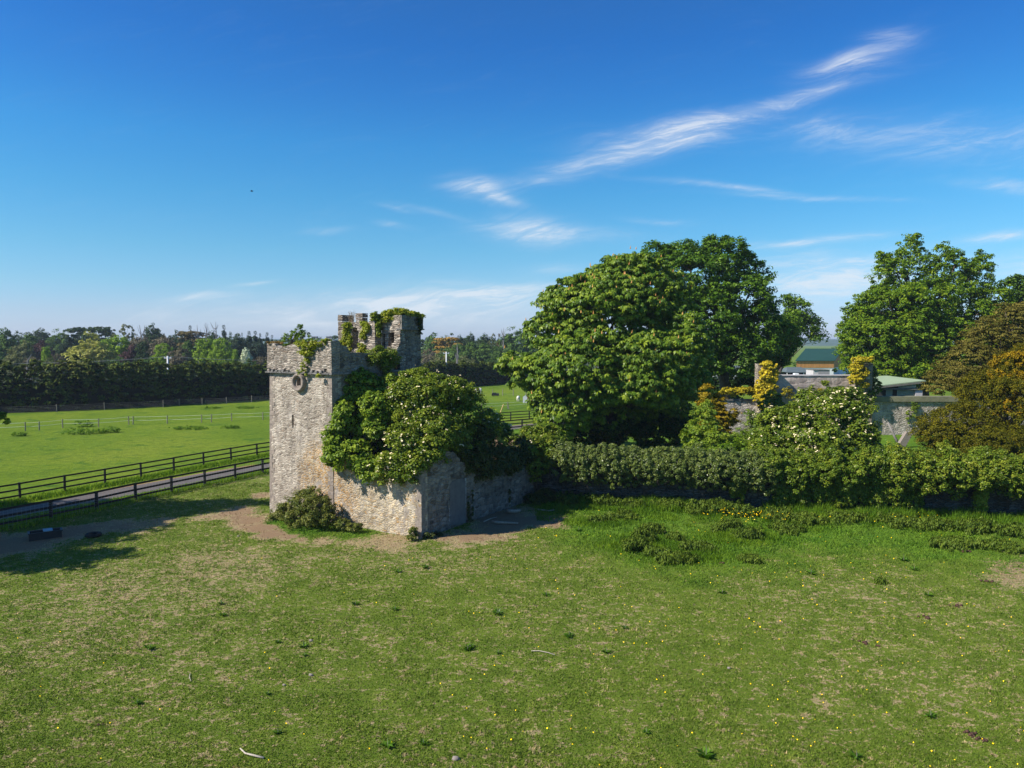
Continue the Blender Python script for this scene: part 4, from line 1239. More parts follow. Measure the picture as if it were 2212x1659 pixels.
t = thing('ivy_hedge', 'long clipped grey green ivy hedge capping the left half of the garden wall', 'ivy', (9, 49.5, 0))
foliage('foliage', M['ivy'], t, (9, 49.5, 0), wall_lobes(3.3, 16.6, .7, lambda f: 2.70 - .15 * f, 1.42, 1.3, .3, seed=1), 2300, .17, 48, .054, 71, shell=.72, flat=.85, rough=.07, face=(-.15, -.6, .35), bias=(-.1, -.25, .3))
trunk_mb((9, 49.5, 0), [(6, 49.8, 2.4, 1, 1, 1), (12, 49.2, 2.4, 1, 1, 1)], .1, 5).build('stem', M['bark'], t)
t = thing('ivy_bank', 'loose mid green ivy bank capping the garden wall beneath the flowering elder', 'ivy', (20, 47.3, 0))
foliage('foliage', M['mantle'], t, (20, 47.3, 0), wall_lobes(16.4, 24.6, .7, lambda f: 2.75 + .1 * f + .2 * math.sin(f * 17), 1.2, 1.25, .3, .32, seed=2), 1400, .20, 46, .060, 72, shell=.6, flat=.8, rough=.14, face=(-.15, -.6, .25), tone=-.07)
t = thing('ivy_shoulder', 'bright green ivy shoulder on the garden wall at the right edge of the picture', 'ivy', (29, 45.7, 0))
foliage('foliage', M['mantle'], t, (29, 45.7, 0), wall_lobes(24.2, 36, .75, lambda f: 3.0 - .35 * f + .18 * math.sin(f * 23), lambda f: 1.45 - .1 * f, 1.45, .35, .3, seed=3), 2300, .21, 46, .062, 73, shell=.6, flat=.8, rough=.15, face=(-.15, -.6, .3), tone=.02)
# hanging strands
for i, (x, w, z0_, z1_, lab) in enumerate(((14.9, .5, .6, 2.2, 'short'), (18.3, 1.3, .2, 2.4, 'wide'), (20.4, 1.0, .3, 2.5, 'narrow'), (22.4, 1.4, .2, 2.5, 'full'), (24.6, 1.8, .1, 2.4, 'broad'), (29.3, .35, .4, 2.0, 'thin'))):
    t = thing('hanging_ivy', {'short': 'short curtain of ivy where the clipped hedge gives way to loose ivy', 'wide': 'wide ivy curtain hanging down the wall left of the elder',
              'narrow': 'narrow ivy curtain below the white flowers of the elder', 'full': 'full ivy curtain hanging to the nettles right of the elder',
              'broad': 'broadest bank of ivy reaching the ground near the yellow flowers', 'thin': 'thin single strand of pale ivy in the dark gap at the right'}[lab], 'ivy', (x, float(wallY(x)) - .4, 0), group='ivy hanging down the garden wall')
    y = float(wallY(x)) - (.8 if lab == 'short' else 1.45)
    lob = [(x + (k - 1) * w * .6, y + .1, (z0_ + z1_) / 2 + .2 * (k % 2), w * .45, .28, (z1_ - z0_) / 2) for k in range(3)]
    foliage('leaves', M['ivylight'] if lab == 'thin' else M['mantle'], t, (x, y, 0), lob, int(90 + 190 * w), .15, 34, .055, 80 + i, shell=.3, flat=1.2, zmin=.1, kind='hang', aspect=.6, tone=-.04, face=(0, -.6, 0))

# elder over the wall
eb = (21.5, 51.5, 0)
LOB = [LB(1700, 935, 51.5, 66, 62), LB(1795, 905, 52.5, 72, 62), LB(1850, 960, 51, 48, 62), LB(1745, 1010, 48.8, 70, 45, 1.5), LB(1655, 975, 50, 40, 40), LB(1825, 870, 53.5, 46, 32), LB(1770, 955, 49.8, 60, 50), LB(1840, 1010, 49.2, 46, 34, 1.3), LB(1665, 920, 53, 32, 30), LB(1745, 870, 53.5, 32, 24)]
t, c, d = bush('flowering_elder', 'large elder bush full of white flower heads behind the garden wall', 'bush', eb, LOB, M['elder'], 1900, .32, 44, .09, 91, r0=.2, n_tg=20, shell=.55, flat=.7, rough=.18, face=(-.2, -.5, .2), tone=-.05)
flowers(t, eb, c, d, M['elderfl'], 430, .09, 92, thr=.45)
t, c, d = bush('thin_shrub', 'thin feathery green shrub left of the flowering elder', 'shrub', (18.5, 57, 0), [LB(1610, 950, 57, 34, 26), LB(1635, 930, 58, 26, 30), LB(1590, 965, 56, 26, 18), LB(1625, 905, 58, 18, 24)], M['ash'], 260, .28, 26, .07, 93, r0=.05, shell=.2, n_tg=24, tone=-.08)
t, c, d = bush('green_sapling', 'bright fresh green sycamore sapling in front of the golden conifer', 'tree', (14.7, 57, 0), [LB(1520, 912, 57, 30, 30), LB(1500, 945, 56.5, 30, 26), LB(1545, 950, 56, 28, 28), LB(1518, 968, 55.5, 40, 20), LB(1528, 885, 57.5, 16, 16)], M['ash'], 330, .30, 44, .095, 94, r0=.08, n_tg=12, shell=.45, flat=.6, tone=.08)
LOB = [LB(1525, 845, 62, 11, 20), LB(1530, 880, 62, 25, 24), LB(1552, 872, 62.5, 14, 22), LB(1545, 905, 62, 36, 24), LB(1572, 905, 62, 22, 16), LB(1540, 935, 61.5, 38, 24), LB(1585, 893, 62, 9, 10)]
t, c, d = tree('golden_conifer', 'small golden conifer with pointed tips left of the yellow pillar', 'conifer', (16.6, 62, 0), LOB, M['goldconifer'], 380, .34, 40, .13, 95, r0=.12, kind='spray', aspect=.3, flat=.35, shell=.5, rough=.1)
LOB = [LB(1560, 960, 58, 34, 24), LB(1600, 985, 56, 40, 22), LB(1470, 985, 56, 40, 20)]
t, c, d = bush('garden_undergrowth', 'dense green undergrowth behind the clipped ivy hedge', 'bush', (16, 57, 0), [LB(1575, 975, 55, 46, 24), LB(1490, 985, 55, 30, 16), LB(1640, 985, 54, 30, 20)], M['lime'], 260, .35, 44, .09, 96, r0=.05, shell=.4, tone=-.1)

# ------------------------------------------------------------------ big trees
def zlob(*l): return LB(*l)


cb = (9.2, 71, 0)
LOB = [LB(1310, 680, 71, 128, 92), LB(1385, 625, 73, 95, 72), LB(1240, 660, 70, 70, 62), LB(1145, 800, 69, 58, 44), LB(1250, 800, 67, 110, 85), LB(1400, 790, 67, 105, 85), LB(1480, 745, 69, 66, 70),
       LB(1235, 890, 67, 66, 40), LB(1205, 915, 67, 50, 34), LB(1330, 840, 66, 90, 30), LB(1430, 855, 67, 66, 26), LB(1310, 890, 71, 90, 50), LB(1420, 890, 72, 70, 50), LB(1335, 660, 74, 120, 84), LB(1440, 690, 73, 70, 60), LB(1260, 850, 67, 80, 50), LB(1380, 830, 66.5, 90, 44), LB(1190, 720, 70, 60, 50), LB(1345, 590, 73, 60, 42), LB(1100, 785, 69, 24, 24), LB(1500, 830, 69, 34, 36), LB(1180, 860, 68, 44, 40)]
t, c, d = tree('chestnut_tree', 'huge round horse chestnut in pinkish flower right of the tower', 'tree', cb, LOB, M['chestnut'], 4300, .54, 12, .29, 101, r0=.75, kind='palm', shell=.62, flat=.42, rough=.09, face=(-.1, -.4, .1), bias=(0, 0, .9), n_tg=16)
# candles: upright flower spikes on clump tops
rng = np.random.default_rng(7)
sel = np.where((d[:, 1] < .35) | (d[:, 2] > .3))[0]
sel = rng.choice(sel, size=min(420, len(sel)), replace=False)
cV, cF, cR = [], [], []
for q, i in enumerate(sel):
    p = c[i] + d[i] * .12 + rng.normal(size=3) * .25 + np.array([0, 0, .12])
    h_ = .26 + .10 * rng.random(); r_ = .065
    base_i = len(cV)
    cV += [p + [r_, 0, 0], p + [0, r_, 0], p + [-r_, 0, 0], p + [0, -r_, 0], p + [rng.normal() * .03, rng.normal() * .03, h_]]
    cF += [(base_i, base_i + 1, base_i + 4), (base_i + 1, base_i + 2, base_i + 4), (base_i + 2, base_i + 3, base_i + 4), (base_i + 3, base_i, base_i + 4)]
    cR += [rng.random()] * 4
tag(link('blossom', make_mesh('blossom', np.array(cV) - np.array(cb), np.array(cF), M['blossom'], False, np.array(cR)), t), kind='stuff')

LOB = [LB(1500, 600, 98, 88, 72), LB(1585, 655, 98, 84, 82), LB(1565, 560, 99, 55, 40), LB(1640, 715, 97, 58, 62), LB(1470, 550, 99, 46, 30), LB(1600, 765, 96, 80, 52), LB(1635, 600, 99, 30, 36), LB(1540, 530, 99, 22, 18), LB(1655, 660, 98, 26, 24), LB(1520, 690, 96, 80, 70), LB(1415, 560, 99, 40, 34),
       LB(1600, 545, 99, 12, 20), LB(1622, 560, 99, 10, 16), LB(1570, 522, 99, 10, 12), LB(1520, 780, 96, 50, 40)]
tree('sycamore_tree', 'tall dark sycamore standing behind the flowering chestnut', 'tree', (28.5, 99, 0), LOB, M['sycamore'], 2100, .72, 34, .19, 103, r0=.7, shell=.55, flat=.55, rough=.16, n_tg=26)
LOB = [LB(1690, 730, 107, 34, 40), LB(1680, 768, 107, 28, 24), LB(1692, 702, 108, 18, 20), LB(1655, 775, 107, 24, 24), LB(1655, 808, 106, 22, 14)]
tree('sunlit_tree', 'smaller bright green tree at the right foot of the dark sycamore', 'tree', (38, 107, 0), LOB, M['lime'], 460, .75, 36, .19, 104, r0=.35, shell=.55, flat=.6, tone=-.02)
LOB = [LB(1722, 672, 150, 26, 30), LB(1745, 705, 150, 28, 30), LB(1715, 700, 150, 26, 34), LB(1762, 730, 150, 18, 16), LB(1700, 650, 150, 16, 14)]
tree('pale_tree', 'pale grey green open tree far behind the sycamore above the barn', 'tree', (53.5, 150, 0), LOB, M['lime'], 240, 1.3, 22, .28, 105, r0=.4, shell=.35, flat=.55, rough=.2, n_tg=26, tone=-.1)
LOB = [LB(1955, 740, 112, 115, 78), LB(1930, 700, 112, 95, 90), LB(2060, 760, 111, 110, 66), LB(1880, 720, 112, 55, 60), LB(1880, 745, 111, 60, 62), LB(1860, 690, 113, 34, 40), LB(2070, 700, 113, 95, 88), LB(1962, 585, 114, 52, 62), LB(1912, 600, 114, 26, 50), LB(2050, 590, 114, 42, 58), LB(2112, 600, 114, 32, 46), LB(2005, 660, 112, 82, 66), LB(2150, 660, 113, 40, 44),
       LB(1970, 530, 115, 20, 22), LB(2045, 540, 115, 22, 20), LB(2125, 565, 115, 18, 22), LB(1905, 550, 115, 16, 18), LB(1848, 755, 111, 34, 40), LB(1900, 800, 109, 74, 34), LB(1990, 800, 109, 70, 34), LB(1900, 650, 113, 38, 36), LB(2170, 720, 111, 44, 50)]
tree('lime_tree', 'broad many-headed light green lime tree at the upper right', 'tree', (63.5, 113, 0), LOB, M['lime'], 4000, .68, 36, .19, 106, r0=.8, shell=.55, flat=.6, rough=.18, n_tg=40)
LOB = [LB(2195, 625, 118, 34, 26), LB(2235, 650, 118, 40, 40), LB(2215, 700, 117, 50, 40), LB(2280, 640, 118, 40, 50)]
tree('dark_oak', 'dark tree behind the light green lime at the right picture edge', 'tree', (82, 118, 0), LOB, M['limedark'], 330, 1.0, 38, .24, 107, r0=.5, shell=.5)
LOB = [LB(2062, 812, 76, 58, 26), LB(2100, 775, 77, 62, 34), LB(2140, 735, 78, 60, 40), LB(2185, 700, 79, 58, 42), LB(2200, 780, 77, 70, 50), LB(2240, 740, 79, 60, 70), LB(2025, 838, 75, 34, 14), LB(2120, 830, 75, 66, 26), LB(2210, 668, 80, 26, 18)]
tree('brown_cedar', 'spreading brownish green cedar between the lime and the golden yew', 'conifer', (52, 78, 0), LOB, M['cedarbrown'], 2200, .45, 34, .12, 108, r0=.5, kind='spray', aspect=.4, flat=.3, shell=.55, rough=.16)
LOB = [LB(2165, 885, 60, 92, 86), LB(2070, 925, 59, 78, 56), LB(2235, 850, 62, 90, 95), LB(2130, 960, 57.5, 110, 50), LB(2190, 800, 62, 48, 40), LB(2030, 945, 58.5, 50, 42), LB(2110, 850, 60.5, 44, 36), LB(2230, 980, 57, 90, 50), LB(2215, 765, 63, 30, 20)]
tree('golden_yew', 'big rounded golden brown yew at the right edge', 'conifer', (42, 60.5, 0), LOB, M['yew'], 4200, .26, 40, .07, 109, r0=.4, kind='quad', aspect=.45, flat=.95, bias=(-.1, 0, .5), shell=.68, rough=.13, zmin=.5)
foliage('sunlit_gold_tips', M['yew_sunlit'], bpy.data.objects['golden_yew'], (42, 60.5, 0), [LB(2190, 800, 61.5, 48, 40), LB(2235, 850, 61.5, 70, 60), LB(2225, 765, 62.8, 34, 22), LB(2150, 830, 60.5, 40, 24), LB(2200, 900, 59.5, 60, 40)], 800, .22, 36, .07, 1109, shell=.9, flat=.9, rough=.1, bias=(-.1, 0, .6), up=.7)  # golden tips; sunlight on the yew's upper side is put into the colour
# shadow-casting tree off the left edge; only a spray of it reaches into the picture
LOB = [(-43, 41.5, 9.5, 5.5, 4.5, 4.5), (-38.5, 42.2, 12.2, 4.2, 3.4, 3.2), (-35.2, 42.8, 14.2, 2.8, 2.0, 1.8), (-38, 34, 8.0, 4.2, 2.6, 3.4), (-33.0, 33.4, 9.2, 2.8, 1.5, 1.4), (-37.5, 38, 10.5, 3.6, 2.6, 3.4), (-35.0, 36.6, 9.5, 2.6, 2.2, 2.2), (-38.5, 39.5, 13.0, 3.2, 2.6, 2.4), (-34.2, 38.8, 10.6, 2.2, 1.6, 1.6), (-30.6, 33.3, 9.8, 1.4, .6, .6),
       (-32.6, 43.3, 15.2, 1.2, .6, .6), (-33.0, 32.3, 8.2, 3.0, 1.4, 1.8), (-36, 35.2, 10.5, 2.4, 1.2, 1.6), (-41, 44, 7, 4, 3, 3), (-36.2, 39.6, 9.0, 2, 1.4, 1.4)]
t, c, d = tree('edge_tree', 'tree beyond the left edge with one leafy branch tip showing above the meadow fence', 'tree', (-42, 42, 0), LOB, M['lime'], 2100, .66, 40, .18, 110, r0=.6, shell=.3, flat=.5, rough=.25, n_tg=40)
foliage('leaf_spray', M['lime'], t, (-42, 42, 0), [LB(3, 903, 41, 16, 10, .4), LB(12, 910, 41, 6, 5, .3), LB(-16, 900, 41, 16, 10, .5)], 26, .16, 22, .09, 111, shell=.2)
mb = MB(); p0 = Vector((-36.5, 41, 11)) - Vector((-42, 42, 0)); p1 = Vector(WD(2, 905, 41)) - Vector((-42, 42, 0))
mb.tube([p0, p0.lerp(p1, .5) + Vector((0, 0, .5)), p1], [.12, .06, .015], 5); mb.build('branch', M['bark'], t)

# ------------------------------------------------------------------ conifer hedge across the meadow
HEDGE = [(-118, 98), (-95, 107), (-79.6, 113.8), (-71, 117.9), (-63.4, 124.4), (-54.7, 132.0), (-47.1, 141.7), (-28, 163), (-7.7, 185.6), (3.6, 202.9), (16, 222)]


def hedge(seed=120):
    t = thing('conifer_hedge', 'tall dark conifer hedge across the far side of the meadow', 'hedge', (-55, 134, 0))
    lobes = []
    rg = random.Random(seed)
    core = MB()
    for i in range(len(HEDGE) - 1):
        a = Vector(HEDGE[i]); b = Vector(HEDGE[i + 1]); L = (b - a).length
        d = (b - a) / L
        nn = Vector((-d.y, d.x))
        a2 = a + nn * 1.9; b2 = b + nn * 1.9
        n = max(1, int(L / 1.7))
        for k in range(n):
            p = a2 + (b2 - a2) * ((k + .5) / n)
            f = np.interp(p.y, [98, 114, 132, 142, 186, 203], [8.0, 7.8, 7.2, 6.9, 5.8, 5.2])
            hh = f * rg.uniform(.93, 1.08)
            lobes.append((p.x, p.y, hh * .36, 1.25, 1.8, hh * .42))
            lobes.append((p.x, p.y, hh * .68, 1.15, 1.4, hh * .36))
            lobes.append((p.x, p.y, hh * .80, .9, 1.2, hh * .22))
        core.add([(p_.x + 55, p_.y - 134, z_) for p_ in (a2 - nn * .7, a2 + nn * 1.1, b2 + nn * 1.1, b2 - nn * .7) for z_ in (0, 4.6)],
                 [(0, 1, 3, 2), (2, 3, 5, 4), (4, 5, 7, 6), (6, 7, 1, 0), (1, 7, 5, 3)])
    c = foliage('foliage', M['conifer'], t, (-55, 134, 0), lobes, 6500, .62, 22, .32, seed, shell=.7, flat=.35, kind='spray', aspect=.32, rough=.16, face=(.2, -.5, .15), zmin=.3, bias=(0, 0, 1.0))
    core.build('stems', flat_mat('hedge_dark_core', (.010, .009, .007), .95, .4, 1.5), t)  # solid core, not stems: the hedge's inner shade painted near black


hedge()

# ------------------------------------------------------------------ far wood: prototypes, then placed trees
PROTO = {}


def proto(key, form, mat, seed):
    lob = {
        'round': [(0, 0, .62, .36, .36, .30), (.17, 0, .50, .26, .26, .24), (-.18, .03, .52, .26, .26, .26), (.05, -.05, .78, .24, .24, .20), (0, 0, .30, .30, .30, .2)],
        'dome': [(0, 0, .55, .46, .42, .40), (-.15, 0, .45, .36, .36, .36), (.2, 0, .42, .32, .32, .34), (.02, 0, .22, .46, .4, .2)],
        'multi': [(-.16, 0, .66, .2, .2, .24), (.14, .02, .72, .22, .22, .26), (0, -.05, .48, .34, .3, .24), (.26, 0, .5, .18, .18, .2), (-.28, 0, .42, .2, .2, .22), (0, 0, .25, .34, .3, .2)],
        'cone': [(0, 0, .2, .30, .30, .12), (0, 0, .35, .26, .26, .13), (0, 0, .5, .21, .21, .13), (0, 0, .65, .15, .15, .13), (0, 0, .8, .10, .10, .12), (0, 0, .92, .05, .05, .08)],
        'flat': [(0, 0, .90, .42, .4, .055), (-.25, 0, .80, .26, .26, .045), (.24, .05, .76, .30, .28, .05), (.02, 0, .66, .40, .35, .05), (-.15, 0, .52, .38, .35, .06), (.15, 0, .36, .36, .3, .07), (0, 0, .2, .3, .3, .09)],
        'open': [(-.1, 0, .72, .26, .26, .2), (.15, 0, .85, .2, .2, .13), (.22, 0, .6, .22, .22, .18), (-.25, 0, .5, .2, .2, .16)],
        'shrub': [(0, 0, .45, .5, .45, .42), (-.25, 0, .3, .35, .35, .3), (.28, 0, .35, .32, .32, .32)],
    }[form]
    n = {'round': 300, 'dome': 340, 'multi': 320, 'cone': 220, 'flat': 260, 'open': 70, 'shrub': 200}[form]
    kind = 'spray' if form in ('cone', 'flat') else 'quad'
    t = link('proto', None)
    foliage('crown', mat, t, (0, 0, 0), lob, n, .075 if form != 'open' else .05, 22, .024 if form != 'flat' else .034, seed, shell=.45, flat=.6 if form != 'flat' else .25, zmin=.02, rough=.16, kind=kind,
            aspect=.6 if kind == 'quad' else .4, bias=(0, 0, .7))
    rg = random.Random(seed)
    mb = MB()
    mb.tube([(0, 0, -.01), (.01, 0, .25), (0, 0, .5 if form != 'cone' else .95)], [.022, .017, .008 if form != 'cone' else .003], 6)
    for l in lob:
        mb.tube([(0, 0, .22), (l[0] * .5, l[1] * .5, l[2] * .7 + .05), (l[0], l[1], l[2] + l[5] * .4)], [.011, .007, .002], 4)
    mb.build('trunk', M['bark'], t)
    return t


tag(link('woodland_floor', make_mesh('woodland_floor', [(-260, 96, .01), (-118, 101, .01), (-80, 116, .01), (-48, 144, .01), (-8, 189, .01), (16, 226, .01), (60, 330, .01), (40, 420, .01), (-420, 420, .01)],
    [tuple(range(9))], flat_mat('leaf_litter', (.045, .06, .022), .95, .4, .3))), kind='structure')
t = link('distant_wood', None)
tag(t, 'continuous dark wood filling the skyline behind the single trees', 'wood', kind='stuff')
rg = random.Random(8); DW = []
for k in range(90):
    x = -250 + k * 3.1
    DW.append((x, 352 + rg.uniform(-6, 10), rg.uniform(4.5, 8.5) , rg.uniform(4, 7), 5, rg.uniform(4.5, 7)))
foliage('crowns', BG['dark'], t, (0, 0, 0), DW, 2600, 1.3, 20, .48, 333, shell=.5, zmin=.3)
DW = [(-150 + k * 2.6, 300 + 12 * math.sin(k) , rg.uniform(2, 5), rg.uniform(3.5, 5), 4, rg.uniform(3, 5.5)) for k in range(66)]
foliage('crowns', BG['mid'], t, (0, 0, 0), DW, 1800, 1.1, 20, .42, 334, shell=.5, zmin=.3)
for o_ in t.children: tag(o_, kind='stuff')
bush('dark_undergrowth', 'black shaded undergrowth beneath the flowering chestnut', 'bush', (10, 77, 0), [LB(1250, 940, 70, 60, 34), LB(1340, 935, 69.5, 70, 40), LB(1430, 932, 70, 60, 42), LB(1190, 940, 72, 40, 26), LB(1485, 925, 72, 40, 34), LB(1400, 905, 75, 90, 50), LB(1280, 905, 75, 90, 50)], M['limedark'], 900, .5, 44, .14, 335, stems=False, shell=.3, tone=-.45)  # leaf tone lowered: the chestnut's shade is put into the colour
bush('shaded_thicket', 'dark thicket in the shade under the tall sycamore', 'bush', (26, 107, 0), [LB(1450, 815, 108, 50, 34), LB(1520, 812, 108, 54, 30), LB(1600, 822, 108, 50, 24), LB(1650, 815, 109, 30, 26), LB(1480, 850, 106, 60, 24), LB(1560, 850, 106, 60, 20)], M['limedark'], 520, .6, 40, .18, 336, stems=False, shell=.3, tone=-.4)  # leaves darkened so the thicket looks shaded by the sycamore
x_, _, z_ = WD(1566, 798, 190)
t = thing('white_outbuilding', 'white farm outbuilding glimpsed through the leaves under the sycamore', 'shed', (x_, 190, 0))
MB().box(-4.5, 4.5, 0, 6, 0, z_ - .6).build('wall', M['white_wall'], t)
rb = MB(); rb.add([(-4.8, -.3, z_ - .6), (4.8, -.3, z_ - .6), (4.8, 6.3, z_ - .6), (-4.8, 6.3, z_ - .6), (-4.8, 3, z_ + .9), (4.8, 3, z_ + .9)], [(0, 1, 5, 4), (2, 3, 4, 5), (1, 2, 5), (3, 0, 4), (3, 2, 1, 0)]); rb.build('roof', M['slate_roof'], t)
for k_ in (-2.5, .5, 3): MB().box(k_ - .5, k_ + .5, -.04, .05, 1, 2.2).build('window', M['glass'], t)



def far_tree(name, label, cat, vx, vtop, wv, Y, form, tone, variant=0, group=None):
    """a far tree: top seen at vtop, width wv, standing Y metres away"""
    x, _, ztop = WD(vx, vtop, Y)
    w = wv * Y / F
    key = (form, tone, variant)
    if key not in PROTO:
        PROTO[key] = proto(key, form, BG[tone], 500 + len(PROTO) * 7)
        o = PROTO[key]
    else:
        o = copy_tree(PROTO[key])
    o.name = name
    w *= 1.22
    wid = {'round': .80, 'dome': .95, 'multi': .86, 'cone': .62, 'flat': 1.0, 'open': .8, 'shrub': 1.15}[form]
    o.location = (x, Y, 0)
    o.scale = (w / wid, w / wid, ztop / (1.02 if form != 'flat' else .97))
    o.rotation_euler = (0, 0, 0.0)
    tag(o, label, cat, group)
    return o


def det(s):     # stable pseudo random angle from text
    return sum((i + 1) * ord(ch) for i, ch in enumerate(s)) % 628 / 100.


